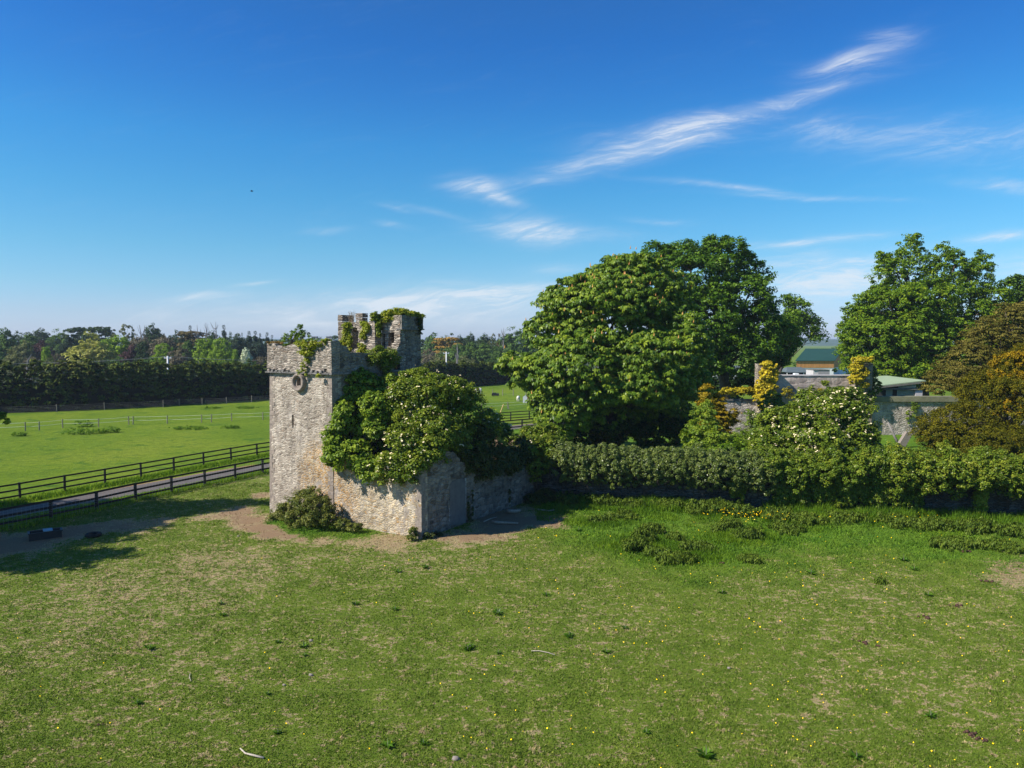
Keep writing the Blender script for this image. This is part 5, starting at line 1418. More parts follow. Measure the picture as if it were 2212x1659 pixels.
FW = 'trees of the wood beyond the meadow'
FT = [
    # vx, vtop, width, Y, form, tone, name, label
    (8, 704, 46, 235, 'multi', 'mid', 'broadleaf_tree', 'mid green tree at the far left end of the wood skyline'),
    (48, 710, 50, 320, 'dome', 'dark', 'broadleaf_tree', 'dark rounded tree second from the left on the wood skyline'),
    (86, 711, 46, 330, 'round', 'dark', 'broadleaf_tree', 'low dark green crown between the left skyline trees'),
    (126, 706, 48, 300, 'dome', 'mid', 'broadleaf_tree', 'broad mid green dome left of the flat-topped pines'),
    (166, 707, 40, 300, 'flat', 'dark', 'umbrella_pine', 'smaller flat-topped dark pine on the left skyline'),
    (214, 706, 54, 290, 'flat', 'dark', 'umbrella_pine', 'larger flat-topped dark pine right behind the pale willow'),
    (192, 713, 60, 310, 'dome', 'dark', 'broadleaf_tree', 'dark green crown filling in between the two flat-topped pines'),
    (147, 726, 34, 222, 'round', 'conifer', 'evergreen_oak', 'blackish blue evergreen tree touching the left side of the pale willow'),
    (92, 733, 34, 240, 'round', 'purple', 'copper_beech', 'dull purple tree left of the blackish evergreen'),
    (68, 722, 44, 262, 'round', 'mid', 'broadleaf_tree', 'mid green crown above the dull purple tree'),
    (100, 744, 20, 205, 'round', 'bright', 'young_poplar', 'small bright green tree in front of the dull purple tree'),
    (105, 764, 34, 180, 'shrub', 'olive', 'willow_shrub', 'pale rounded shrub just above the hedge left of the willow'),
    (44, 735, 48, 225, 'multi', 'olive', 'broadleaf_tree', 'grey olive tree with bare pale limbs at the left'),
    (122, 750, 34, 215, 'shrub', 'grey', 'bare_thicket', 'grey brown thicket left of the willow foot'),
    (70, 758, 44, 205, 'shrub', 'grey', 'bare_thicket', 'grey twiggy thicket below the grey olive tree'),
    (26, 760, 36, 190, 'multi', 'olive', 'broadleaf_tree', 'olive bushy tree just above the hedge at the left'),
    (196, 721, 82, 212, 'dome', 'willow', 'willow_tree', 'large pale yellow green weeping willow'),
    (176, 762, 56, 190, 'shrub', 'willow', 'willow_shrub', 'pale willow scrub spreading at the foot of the big willow'),
    (246, 717, 68, 222, 'multi', 'bright', 'broadleaf_tree', 'bright yellow green tree overlapping the right side of the willow'),
    (258, 760, 54, 200, 'shrub', 'mid', 'thicket', 'mid green thicket below the bright yellow green tree'),
    (265, 696, 44, 275, 'open', 'olive', 'ash_tree', 'thin pale ash tree rising above the skyline'),
    (286, 706, 12, 300, 'cone', 'conifer', 'spruce_tree', 'tiny dark spruce tip left of the bare dead trees'),
    (283, 742, 34, 212, 'round', 'purple', 'copper_beech', 'dark purple copper beech left of the telegraph pole'),
    (300, 722, 46, 262, 'round', 'grey', 'broadleaf_tree', 'greyish tree behind the ivy clad dead tree'),
    (305, 735, 26, 205, 'multi', 'dark', 'ivy_clad_tree', 'ivy clad dead tree right of the copper beech'),
    (334, 702, 44, 285, 'round', 'dark', 'broadleaf_tree', 'dark crown breaking the skyline left of the telegraph pole'),
    (384, 707, 38, 282, 'dome', 'dark', 'broadleaf_tree', 'dark green dome on the skyline just right of the telegraph pole'),
    (350, 722, 50, 262, 'round', 'grey', 'broadleaf_tree', 'grey green crown above the telegraph pole'),
    (352, 741, 44, 212, 'dome', 'bright', 'broadleaf_tree', 'light green tree behind the telegraph pole'),
    (385, 746, 40, 206, 'multi', 'grey', 'bare_thicket', 'brownish half bare tree right of the telegraph pole'),
    (326, 760, 40, 196, 'shrub', 'mid', 'thicket', 'mid green thicket left of the telegraph pole'),
    (410, 702, 20, 290, 'cone', 'conifer', 'spruce_tree', 'ragged dark spruce above the brown cedar'),
    (415, 715, 62, 262, 'flat', 'cedar', 'cedar_tree', 'brown layered cedar in the middle of the left wood'),
    (404, 736, 34, 228, 'round', 'mid', 'broadleaf_tree', 'mid green tree in front of the brown cedar'),
    (442, 725, 42, 222, 'round', 'bright', 'broadleaf_tree', 'left one of the twin bright green trees'),
    (477, 729, 46, 217, 'dome', 'bright', 'broadleaf_tree', 'right one of the twin bright green trees'),
    (462, 717, 40, 275, 'round', 'dark', 'broadleaf_tree', 'dark crown behind the twin bright green trees'),
    (484, 701, 20, 290, 'cone', 'conifer', 'fir_tree', 'tall dark fir with a pointed top above the twin bright trees'),
    (505, 712, 36, 280, 'dome', 'dark', 'broadleaf_tree', 'dark round oak right of the tall fir'),
    (512, 728, 44, 252, 'round', 'conifer', 'evergreen_oak', 'very dark mass below the round oak'),
    (523, 718, 9, 300, 'cone', 'conifer', 'pine_tree', 'thin little pine between the round oak and the redwoods'),
    (538, 714, 24, 275, 'cone', 'conifer', 'redwood_tree', 'left redwood of the dark group near the tower'),
    (552, 714, 22, 272, 'cone', 'conifer', 'redwood_tree', 'middle redwood of the dark group near the tower'),
    (562, 719, 16, 272, 'cone', 'conifer', 'redwood_tree', 'right redwood of the dark group near the tower'),
    (576, 717, 18, 270, 'cone', 'conifer', 'redwood_tree', 'lone redwood next to the tower'),
    (587, 723, 14, 275, 'cone', 'conifer', 'redwood_tree', 'small redwood half hidden by the tower'),
    (548, 735, 50, 260, 'round', 'conifer', 'evergreen_oak', 'dark evergreen mass beneath the redwoods'),
    (507, 750, 16, 205, 'round', 'bright', 'young_poplar', 'small yellowish tree left of the white blossoming tree'),
    (530, 749, 24, 208, 'round', 'white', 'blossoming_tree', 'small tree white with blossom near the tower'),
    (536, 765, 36, 196, 'shrub', 'mid', 'thicket', 'green thicket under the white blossoming tree'),
    (565, 757, 44, 212, 'shrub', 'grey', 'bare_thicket', 'brown twiggy scrub beside the tower'),
    (495, 765, 40, 198, 'shrub', 'mid', 'thicket', 'green thicket below the right twin tree'),
    (440, 768, 50, 196, 'shrub', 'dark', 'thicket', 'dark thicket below the left twin tree'),
    (405, 772, 34, 192, 'shrub', 'dark', 'thicket', 'dark thicket behind the hedge right of the pole'),
    (572, 785, 28, 165, 'shrub', 'bright', 'thicket', 'light green bush touching the tower wall above the hedge'),
    # right of the tower
    (937, 716, 40, 330, 'dome', 'mid', 'broadleaf_tree', 'rounded green tree just right of the turret'),
    (961, 721, 36, 335, 'dome', 'mid', 'broadleaf_tree', 'second rounded green crown right of the turret'),
    (966, 728, 54, 300, 'flat', 'orange', 'golden_cedar', 'golden brown layered cedar right of the turret'),
    (926, 742, 36, 280, 'shrub', 'grey', 'bare_thicket', 'grey brown scrub against the turret edge'),
    (995, 725, 26, 330, 'round', 'dark', 'broadleaf_tree', 'small dark crown right of the golden cedar'),
    (1014, 720, 26, 330, 'round', 'dark', 'broadleaf_tree', 'taller dark crown further right of the golden cedar'),
    (1043, 722, 36, 325, 'round', 'dark', 'broadleaf_tree', 'dark green crown midway between turret and chestnut'),
    (1063, 717, 16, 300, 'open', 'olive', 'ash_tree', 'thin pale tree near the chestnut'),
    (1078, 719, 18, 310, 'cone', 'cedar', 'spruce_tree', 'brownish spruce near the chestnut'),
    (1112, 701, 66, 292, 'dome', 'mid', 'ivy_clad_tree', 'tall ivy green tree group touching the chestnut'),
    (985, 741, 40, 282, 'round', 'mid', 'broadleaf_tree', 'mid green tree below the golden cedar'),
    (1016, 736, 44, 272, 'multi', 'mid', 'broadleaf_tree', 'bushy green tree right of the white-barked tree'),
    (1050, 740, 44, 272, 'round', 'mid', 'broadleaf_tree', 'bushy green tree just left of the chestnut'),
    (1080, 752, 40, 262, 'shrub', 'mid', 'thicket', 'green thicket at the left edge of the chestnut'),
    (952, 760, 60, 240, 'shrub', 'olive', 'thicket', 'olive scrub behind the second telegraph pole'),
    (1005, 762, 50, 240, 'shrub', 'olive', 'thicket', 'olive scrub behind the hedge between turret and chestnut'),
    (1055, 768, 50, 240, 'shrub', 'mid', 'thicket', 'green scrub behind the hedge close to the chestnut'),
    # gap by the barn
    (1742, 772, 60, 300, 'shrub', 'mid', 'thicket', 'green bushes left behind the barn roof'),
    (1830, 764, 50, 300, 'shrub', 'mid', 'thicket', 'green bushes right behind the barn gable'),
    (1800, 745, 40, 420, 'shrub', 'mid', 'thicket', 'small green trees on the skyline right of the barn roof'),
    (1775, 749, 16, 420, 'shrub', 'dark', 'thicket', 'low dark bush above the barn ridge'),
    (1820, 742, 30, 380, 'round', 'mid', 'broadleaf_tree', 'green tree beside the barn gable'),
    (1640, 790, 60, 135, 'shrub', 'dark', 'thicket', 'dark shrubs in the shade under the sycamore'),
    (1570, 800, 60, 118, 'shrub', 'dark', 'thicket', 'shaded shrubs seen below the sycamore crown'),
]
for (vx, vt, w, Y, form, tone, nm, lab) in FT:
    cat = 'thicket' if 'thicket' in nm else 'tree'
    o = far_tree(nm, lab, cat, vx, vt, w, Y, form, tone, 0, FW)
    o.rotation_euler = (0, 0, det(lab) if form != 'multi' else 0)


def dead_tree(label, vx, vtop, wv, Y, seed, z0v=735):
    x, _, zt = WD(vx, vtop, Y)
    t = thing('dead_tree', label, 'tree', (x, Y, 0), group='bare trees on the skyline')
    rg = random.Random(seed); w = wv * Y / F / 2
    mb = MB()
    top = Vector((rg.uniform(-.3, .3) * w, 0, zt))
    mb.tube([(0, 0, 0), (rg.uniform(-.2, .2) * w, 0, zt * .5), (rg.uniform(-.2, .2) * w, 0, zt * .8), top], [.35, .26, .16, .05], 5)
    br = []
    for k in range(9):
        z_ = zt * rg.uniform(.55, .88); s = rg.choice((-1, 1))
        e = Vector((s * w * rg.uniform(.4, 1), rg.uniform(-1, 1) * w * .5, min(zt * 1.0, z_ + zt * rg.uniform(.06, .2))))
        mb.tube([(0, 0, z_), Vector((0, 0, z_)).lerp(e, .5) + Vector((0, 0, -.02 * zt)), e], [.12, .08, .03], 4)
    mb.build('trunk', M['dead_bark'], t)


for a in (('left one of the two thin bare dead trees on the left skyline', 303, 702, 14, 270, 1), ('right one of the two thin bare dead trees on the left skyline', 311, 702, 16, 268, 2),
          ('bare forked dead tree above the brown cedar', 427, 702, 18, 255, 3), ('bare dead tree with twisted limbs left of the tall fir', 446, 697, 20, 255, 4),
          ('tallest bare dead tree leaning just left of the tall fir', 465, 695, 22, 255, 5), ('bare dead tree beside the chestnut skyline', 1087, 708, 12, 290, 6),
          ('white-barked bare tree behind the second telegraph pole', 988, 742, 12, 205, 7)):
    dead_tree(*a)
# pale bare limbs in the left wood
for lab, vx, vy, e in (('leaning dead pale trunk low in the left wood', 70, 795, (86, 776)), ('crooked pale dead branch in the grey olive tree', 60, 778, (68, 765))):
    x, y, z = WD(vx, vy, 178); x2, _, z2 = WD(e[0], e[1], 178)
    t = thing('fallen_tree', lab, 'tree', (x, 178, 0))
    MB().tube([(-.8, 0, 0), (0, 0, z), ((x2 - x) * .5, 0, z + (z2 - z) * .4), (x2 - x, 0, z2)], [.25, .2, .15, .05], 5).build('limb', M['dead_bark'], t)

# country house roof glimpsed behind the parapet
x, _, _ = WD(700, 735, 262)
t = thing('country_house', 'grey country house whose roof and chimneys show behind the tower parapet', 'house', (x, 262, 0))
MB().box(-6, 5, -4, 4, 0, 10.8).build('wall', M['block'], t)
rb = MB(); rb.add([(-6.4, -4.4, 10.81), (5.4, -4.4, 10.81), (5.4, 4.4, 10.81), (-6.4, 4.4, 10.81), (-3.5, 0, 12.4), (2.8, 0, 12.4)], [(0, 1, 5, 4), (1, 2, 5), (2, 3, 4, 5), (3, 0, 4), (3, 2, 1, 0)])
rf_ = rb.build('roof', M['slate_roof'], t)
for cx_ in (-3.3, 1.9):
    MB().box(cx_ - 1, cx_ + 1, -.5, .5, 11.2, 13.2).box(cx_ - 1.12, cx_ + 1.12, -.62, .62, 13.0, 13.2).build('chimney', M['block'], rf_)
for k in range(5):
    MB().box(-5 + k * 2.1, -4.1 + k * 2.1, -4.04, -3.98, 7, 9.2).build('window', M['glass'], t)

# ------------------------------------------------------------------ fences
def resample(poly, step):
    pts = [Vector(p) for p in poly]; out = [pts[0].copy()]; acc = 0.0
    for i in range(len(pts) - 1):
        a, b = pts[i], pts[i + 1]; L = (b - a).length; s = step - acc
        while s <= L:
            out.append(a.lerp(b, s / L)); s += step
        acc = L - (s - step)
    return out


def rail_fence(label, poly, step, h, pw, rails, rh, side):
    P = resample(poly, step)
    t = thing('rail_fence', label, 'fence', (P[0].x, P[0].y, 0), group='black rail fences along the track')
    o0 = Vector((P[0].x, P[0].y, 0))
    rg = random.Random(int(step * 100))
    pm = None
    for i, p in enumerate(P):
        if pm is None:
            mb = MB(); mb.tube([(0, 0, -.2), (0, 0, h * .5), (0, 0, h)], [pw * .55, pw * .53, pw * .5], 8)
            pm = make_mesh('post', mb.v, mb.f, M['tar_wood'])
        o = link('post', pm, t, (p.x - o0.x, p.y - o0.y, 0))
        o.rotation_euler = (rg.uniform(-.02, .02), rg.uniform(-.02, .02), rg.uniform(0, 3))
    n = len(P)
    # rails span two bays each, as nailed boards
    for j, z in enumerate(rails):
        i = j % 2
        if i: spans = [(0, 1)]
        else: spans = []
        k = i
        while k < n - 1:
            spans.append((k, min(k + 2, n - 1))); k += 2
        mb = MB()
        for (a, b) in spans:
            for q in range(a, b):
                pa, pb = P[q], P[q + 1]
                d = (pb - pa).normalized(); s = Vector((d.y, -d.x)) * (pw * .5 + .02) * side
                mb.bar((pa.x + s.x - o0.x, pa.y + s.y - o0.y, z + rg.uniform(-.012, .012)), (pb.x + s.x - o0.x, pb.y + s.y - o0.y, z + rg.uniform(-.012, .012)), .04, rh)
        mb.build('rail', M['tar_wood'], t)
    return t, P, o0


t1, P1, o1 = rail_fence('nearer black three-rail fence with netting along the near side of the track', NEAR[2:], 2.98, 1.30, .20, (.42, .86, 1.27), .13, 1)
t2, P2_, o2 = rail_fence('farther black three-rail fence along the far side of the track', FAR[1:], 3.15, 1.27, .16, (.40, .80, 1.22), .11, 1)
# netting on the nearer fence
nb_ = MB()
for i in range(len(P1) - 1):
    a, b = P1[i], P1[i + 1]
    d = (b - a).normalized(); s = Vector((d.y, -d.x)) * .145
    for z in (.1, .25, .6, .72, 1.0, 1.12):
        nb_.bar((a.x + s.x - o1.x, a.y + s.y - o1.y, z), (b.x + s.x - o1.x, b.y + s.y - o1.y, z), .006, .006)
    for k in range(12):
        p = a.lerp(b, k / 12.)
        nb_.bar((p.x + s.x - o1.x, p.y + s.y - o1.y, .05), (p.x + s.x - o1.x + .001, p.y + s.y - o1.y, 1.2), .006, .006)
nb_.build('netting', M['wire'], t1)


def post_fence(label, pts, h, r, wires, mat, wmat, wr=.012, lean=()):
    t = thing('wire_fence', label, 'fence', (pts[0][0], pts[0][1], 0), group='wire fences in the meadow')
    rg = random.Random(len(pts))
    for i, (x, y) in enumerate(pts):
        mb = MB(); lx = rg.uniform(-.04, .04)
        mb.tube([(0, 0, -.1), (lx, 0, h)], [r, r * .92], 6)
        mb.build('post', mat, t, loc=(x - pts[0][0], y - pts[0][1], 0))
    for z in wires:
        mb = MB()
        for i in range(len(pts) - 1):
            a, b = pts[i], pts[i + 1]
            if math.hypot(b[0] - a[0], b[1] - a[1]) < 1.2: pass
            mb.tube([(a[0] - pts[0][0], a[1] - pts[0][1], z), ((a[0] + b[0]) / 2 - pts[0][0], (a[1] + b[1]) / 2 - pts[0][1], z - .03), (b[0] - pts[0][0], b[1] - pts[0][1], z)], [wr] * 3, 3)
        mb.build('wire', wmat, t)
    return t


wp = [(200, 1055), (307, 1050), (490, 1030), (770, 1025), (1007, 1005), (1040, 1005), (1307, 998), (1575, 990), (1652, 988), (1811, 978), (2055, 970)]
wp = [(-72, 86.0)] + [G(X / 3.618, (1150 + Y / 2.011) / 1.799) for X, Y in wp] + [(-28.5, 108), (-21, 113), (-13, 117)]
post_fence('electric tape fence on weathered posts across the middle of the meadow', wp, 1.12, .07, (.55, 1.02), M['grey_wood'], M['white_tape'], .014)
hp = [(-100, 103.5), (-88, 109), (-79, 112.6), (-72, 115.8), (-66.5, 119.5)] + [G(X / 3.618, (1150 + Y / 2.011) / 1.799) for X, Y in [(1277, 870), (1402, 860), (1580, 852), (1770, 845), (1968, 832)]] + [(-42, 141.5), (-36, 148)]
post_fence('stock fence of pale posts and netting at the foot of the conifer hedge', hp, 1.25, .075, (.2, .4, .6, .8, 1.05), M['grey_wood'], M['wire'], .008)
q = lambda X, Y: G(1000.6 + X / 9.948, 822.7 + Y / 9.948)
rp = [q(330, 350), q(630, 320), q(848, 315), q(1075, 320), q(1350, 318)]
post_fence('short row of bare posts beyond the grazing sheep', rp, 1.35, .08, (.3,), M['grey_wood'], M['wire'], .006)
rp = [q(400, 640), q(958, 618), q(1575, 565), q(1900, 545)]
post_fence('wire fence with a braced post in the meadow left of the chestnut', rp, 1.25, .07, (.7, 1.15), M['grey_wood'], M['white_tape'], .012)
x, y = q(985, 610)
MB().tube([(0, 0, 0), (-.25, 0, 1.25)], [.07, .06], 6).build('bracing_post', M['grey_wood'], None, loc=(x, y, 0))
tag(bpy.data.objects['bracing_post'], 'slanting brace post leaning on the meadow fence post', 'post')
x, y = q(770, 745)
o = MB().tube([(0, 0, -.1), (.68, .1, 1.72)], [.075, .07], 6).build('leaning_post', M['new_wood'], None, loc=(x, y, 0))
tag(o, 'pale yellowish post leaning over in the meadow beyond the black fences', 'post')

# telegraph poles
def pole(label, vx, vy, Y, wv, mat):
    x, _, z = WD(vx, vy, Y)
    t = thing('telegraph_pole', label, 'pole', (x, Y, 0), .15, group='telegraph poles beyond the hedge')
    MB().tube([(0, 0, 0), (0, 0, z * .5), (0, 0, z)], [.2, .17, .14], 8).build('shaft', mat, t, True)
    MB().bar((-wv, 0, z - .35), (wv, 0, z - .35), .14, .22).build('crossarm', mat, t)
    for s in (-.9, -.1, .9):
        MB().tube([(s * wv, 0, z - .27), (s * wv, 0, z - .1)], [.06, .05], 6).build('insulator', M['white_wall'], t)
    return t, Vector((x, Y, z - .1))


pgrey = flat_mat('pole_grey', (.72, .71, .70), .8, .1, 2)
_, pa = pole('telegraph pole with a T crossarm rising behind the hedge left of the tower', 362, 769, 133, .62, pgrey)
_, pb = pole('telegraph pole with a T crossarm behind the hedge right of the tower', 964, 760, 178, .72, pgrey)
for k, s in enumerate((-.6, 0, .6)):
    a = Vector((-95, 103, 8.6)); mb = MB()
    for (p, q_) in ((a, pa), (pa, pb)):
        n = 8; pts_ = []
        for i in range(n + 1):
            f = i / n; v = p.lerp(q_, f); v.z -= 4 * f * (1 - f) * (.9 if q_ is pa else 1.4); v.x += s; pts_.append(v - a)
        mb.tube(pts_, [.009] * (n + 1), 3)
    o = mb.build('overhead_wire', M['wire'], None, loc=tuple(a))
    tag(o, 'thin overhead telegraph wires strung between the poles', 'wire', 'overhead wires')

# ------------------------------------------------------------------ livestock and things in the meadow
def sheep(label, vx, vy, rot, s=1.0):
    x, y = G(vx, vy)
    t = thing('sheep', label, 'sheep', (x, y, 0), rot, 'sheep grazing in the meadow')
    mb = MB()
    body = [(-.50, .16, .62), (-.42, .27, .62), (-.15, .33, .62), (.18, .33, .63), (.40, .27, .64), (.52, .18, .62), (.62, .13, .52), (.72, .11, .36), (.80, .09, .22), (.88, .05, .12)]
    seg = 10; vs = []; n = len(body)
    for (px, r, z_) in body:
        for i in range(seg):
            a = 2 * math.pi * i / seg
            vs.append((px * s, r * .82 * math.cos(a) * s, (z_ + r * math.sin(a)) * s))
    fs = [(k * seg + i, k * seg + (i + 1) % seg, (k + 1) * seg + (i + 1) % seg, (k + 1) * seg + i) for k in range(n - 1) for i in range(seg)]
    fs += [tuple(range(seg - 1, -1, -1)), tuple((n - 1) * seg + i for i in range(seg))]
    mb.add(vs, fs)
    for (lx, ly) in ((-.34, .15), (-.34, -.15), (.30, .14), (.30, -.14)):
        k_ = -.05 if lx < 0 else .03
        mb.tube([(lx * s, ly * s, .5 * s), ((lx + k_) * s, ly * s, .26 * s), (lx * s, ly * s, 0)], [.085 * s, .05 * s, .035 * s], 6)
    for e in (-1, 1):
        mb.tube([(.74 * s, e * .08 * s, .38 * s), (.70 * s, e * .2 * s, .40 * s)], [.04 * s, .02 * s], 5)
    mb.build('body', M['wool'], t, True)


sheep('white sheep grazing alone nearest the conifer hedge', 1000.6 + 332 / 9.948, 822.7 + 275 / 9.948, math.pi * .95, 1.35)
sheep('small white sheep seen end on left of the field hut', 1000.6 + 1182 / 9.948, 822.7 + 440 / 9.948, math.pi * .45, 1.1)
x, y = q(690, 325)
t = thing('feed_trough', 'small dark trough beside the far bare posts', 'trough', (x, y, 0))
MB().box(-.75, .75, -.35, .35, .12, .55).box(-.6, .2, -.25, .25, .55, .66).build('tub', M['black_plastic'], t)
MB().box(-.65, -.5, -.3, .3, 0, .12).box(.5, .65, -.3, .3, 0, .12).build('skid', M['grey_wood'], t)
x, y = q(1400, 468)
t = thing('field_hut', 'little animal hut with grey and rusty red sides half hidden by the chestnut', 'hut', (x, y, 0), -.2)
MB().add([(-.9, -.6, 0), (-.1, -.6, 0), (-.1, -.6, 1.15), (-.5, -.6, 1.35), (-.9, -.6, 1.1), (-.9, .7, 0), (-.1, .7, 0), (-.1, .7, 1.15), (-.5, .7, 1.35), (-.9, .7, 1.1)],
         [(0, 1, 2, 3, 4), (9, 8, 7, 6, 5), (0, 4, 9, 5), (1, 6, 7, 2), (4, 3, 8, 9), (3, 2, 7, 8)]).build('shelter', M['hut_grey'], t)
MB().box(-.09, .75, -.62, .6, 0, 1.05).build('pen', M['hut_red'], t)
MB().add([(-.15, -.75, 1.28), (.85, -.75, 1.1), (.85, .7, 1.1), (-.15, .7, 1.28), (-.15, -.75, 1.33), (.85, -.75, 1.15), (.85, .7, 1.15), (-.15, .7, 1.33)], [(0, 3, 2, 1), (4, 5, 6, 7), (0, 1, 5, 4), (1, 2, 6, 5), (2, 3, 7, 6), (3, 0, 4, 7)]).build('roof', M['hut_red'], t)
MB().box(.95, 1.5, -.5, .3, .05, .6).build('drum', M['white_wall'], t)

# tufts in the meadow
for (vx, vy, r, h, lab) in ((176, 922, 1.5, 1.0, 'round thistle bush on the fence line at the left of the meadow'), (165, 938, 2.2, .9, 'widest dark thistle clump just below the meadow fence'), (216, 936, 1.0, .6, 'small thistle clump right of the widest one'),
                            (243, 934, 1.1, .7, 'thistle clump farthest right of the group by the meadow fence'), (42, 942, .9, .5, 'low thistle clump at the far left of the meadow fence'), (405, 927, 2.6, .35, 'long low dark weed patch by the middle fence posts'), (495, 925, 1.2, .4, 'low weeds below the right hand fence posts'),
                            (455, 882, 1.6, .35, 'low dark weeds near the foot of the hedge'), (530, 882, 1.8, .35, 'low dark weeds near the hedge close to the tower')):
    x, y = G(vx, vy)
    bush('thistle_clump', lab, 'weed', (x, y, 0), [(x, y, h * .4, r, r * .6, h * .55), (x + r * .5, y, h * .3, r * .6, r * .5, h * .4)], M['verge'], int(20 + r * 22), .2, 26, .06, int(vx), stems=False, zmin=.05, group='weed clumps in the meadow', shell=.2, tone=-.35)
# long grass along the fence feet
rng = np.random.default_rng(77)
VV, FF, RR = [], [], []


def tufts(xs, ys, h, w, n):
    global VV, FF, RR
    k = len(xs)
    a = rng.random(k) * 6.28; l = rng.random(k) * 6.28; hh = h * (.4 + .9 * rng.random(k)); ln = hh * rng.random(k) * .7
    V = np.stack([np.stack([xs - np.cos(a) * w, ys - np.sin(a) * w, 0 * xs], -1), np.stack([xs + np.cos(a) * w, ys + np.sin(a) * w, 0 * xs], -1), np.stack([xs + np.cos(l) * ln, ys + np.sin(l) * ln, hh], -1)], 1).reshape(-1, 3)
    return V


def along(poly, n, off, spread):
    pts = [Vector(p) for p in poly]; L = [(pts[i + 1] - pts[i]).length for i in range(len(pts) - 1)]; tot_ = sum(L)
    s = rng.random(n) * tot_; cum = np.concatenate([[0], np.cumsum(L)])
    i = np.clip(np.searchsorted(cum, s) - 1, 0, len(L) - 1)
    f = (s - cum[i]) / np.array(L)[i]
    A = np.array([p[:] for p in pts])
    D_ = A[1:] - A[:-1]; Dn = D_ / np.linalg.norm(D_, axis=1, keepdims=True)
    o = off + rng.normal(size=n) * spread
    X = A[i, 0] + D_[i, 0] * f + Dn[i, 1] * o; Y = A[i, 1] + D_[i, 1] * f - Dn[i, 0] * o
    return X, Y


parts_ = []
for poly, n, off, sp_, h in ((NEAR[2:13], 26000, -.25, .35, .30), (FAR[1:12], 16000, .35, .45, .26), (NEAR[3:12], 8000, -.9, .3, .16), (TR[2:12], 9000, 2.0, .22, .15)):
    X, Y = along(poly, n, off, sp_)
    parts_.append(tufts(X, Y, h, .03, n))
V = np.concatenate(parts_)
tag(link('verge_grass', make_mesh('verge_grass', V, np.arange(len(V)).reshape(-1, 3), M['verge'], False, rng.random(len(V) // 3))), 'long grass growing at the foot of the black rail fences', 'grass', kind='stuff')

# ------------------------------------------------------------------ pasture details
def clump(name, label, cat, vx, vy, r, h, mat, group=None, dens=1.0, seed=None, size=.05, ry=None):
    x, y = G(vx, vy); z = gz(x, y)
    ry = ry or r * .8
    rg = random.Random(int(vx * 7 + vy))
    lob = [(x + rg.uniform(-.4, .4) * r, y + rg.uniform(-.4, .4) * ry, z + h * rg.uniform(.3, .5), r * rg.uniform(.35, .8), ry * rg.uniform(.35, .8), h * rg.uniform(.3, .62)) for _ in range(7)]
    return bush(name, label, cat, (x, y, z), lob, mat, int(60 * dens * (r + .3) ** 1.5) + 12, .17, 26, size, seed or int(vx), stems=False, zmin=z + .03, group=group, shell=.05, flat=1.1, bias=(0, 0, .1), kind='hang', aspect=.35, rough=.3)


TC = 'thistle clumps in the pasture'
for (vx, vy, r, h, lab) in ((1375, 1192, .95, .75, 'largest dark thistle clump, leftmost of the group in the pasture'), (1385, 1172, .8, .6, 'thistle clump directly behind the largest one'), (1408, 1152, .9, .5, 'dark thistle clump at the back of the left group'),
                            (1425, 1200, .9, .35, 'low thistle patch right of the largest clump'), (1478, 1215, .95, .45, 'thistle clump nearest the camera'), (1436, 1218, .5, .3, 'small thistle tuft left of the nearest clump'), (1505, 1186, 1.2, .35, 'wide low thistle patch in the middle of the group'),
                            (1553, 1152, .55, .4, 'small dark thistle clump behind the middle patch'), (1617, 1165, 1.1, .5, 'dark thistle clump at the right of the group'), (1463, 1166, .6, .3, 'faint thistle tuft between the left and right clumps'), (1296, 1130, .8, .35, 'small thistle clump near the shadow of the outbuilding'),
                            (1585, 1140, .8, .35, 'thin thistles behind the right hand clump'), (1620, 1215, .7, .2, 'sparse green tufts in front of the right hand clump'), (1900, 1262, .3, .12, 'tiny tuft beside the brown dung at the right')):
    clump('thistle_clump', lab, 'thistle', vx, vy, r, h, M['nettle'], TC, 1.5, size=.075)
NC = 'nettles along the foot of the garden wall'
for i, (vx, vy, r, h, lab) in enumerate(((1235, 1088, 1.2, .9, 'first nettle bed by the outbuilding corner'), (1300, 1092, 1.4, .8, 'nettle bed under the left part of the clipped ivy'), (1370, 1096, 1.4, .7, 'nettles below the middle of the clipped ivy'), (1445, 1098, 1.5, .7, 'nettles where the clipped ivy ends'),
                                         (1525, 1110, 1.7, 1.1, 'tallest nettle bed in front of the loose ivy'), (1600, 1112, 1.6, 1.0, 'nettles with yellow ragwort left of the elder'), (1675, 1122, 1.4, .8, 'nettles below the elder'), (1745, 1130, 1.7, .6, 'low dark nettle bed below the ivy curtains'), (1835, 1128, 1.6, .6, 'nettle bed at the broadest ivy'),
                                         (1930, 1135, 1.7, .6, 'nettles behind the yellow flowers'), (2030, 1142, 1.8, .7, 'nettles in front of the dark gap'), (2120, 1150, 1.8, .8, 'nettles near the right edge'), (2200, 1158, 1.7, .8, 'last nettle bed at the right edge'), (2060, 1180, 2.0, .45, 'long low nettle bed in front of the right hand nettles'), (2160, 1190, 1.8, .4, 'low nettles closest to the right edge'), (1700, 1148, 1.3, .35, 'low nettle patch in front of the elder'),
                                         (1350, 1118, 1.0, .3, 'short nettles in front of the clipped ivy'))):
    clump('nettle_bed', lab, 'nettles', vx, vy, r, h * .8, M['nettle'], NC, .8, size=.085, ry=1.5)
DC = 'dock weeds in the pasture'


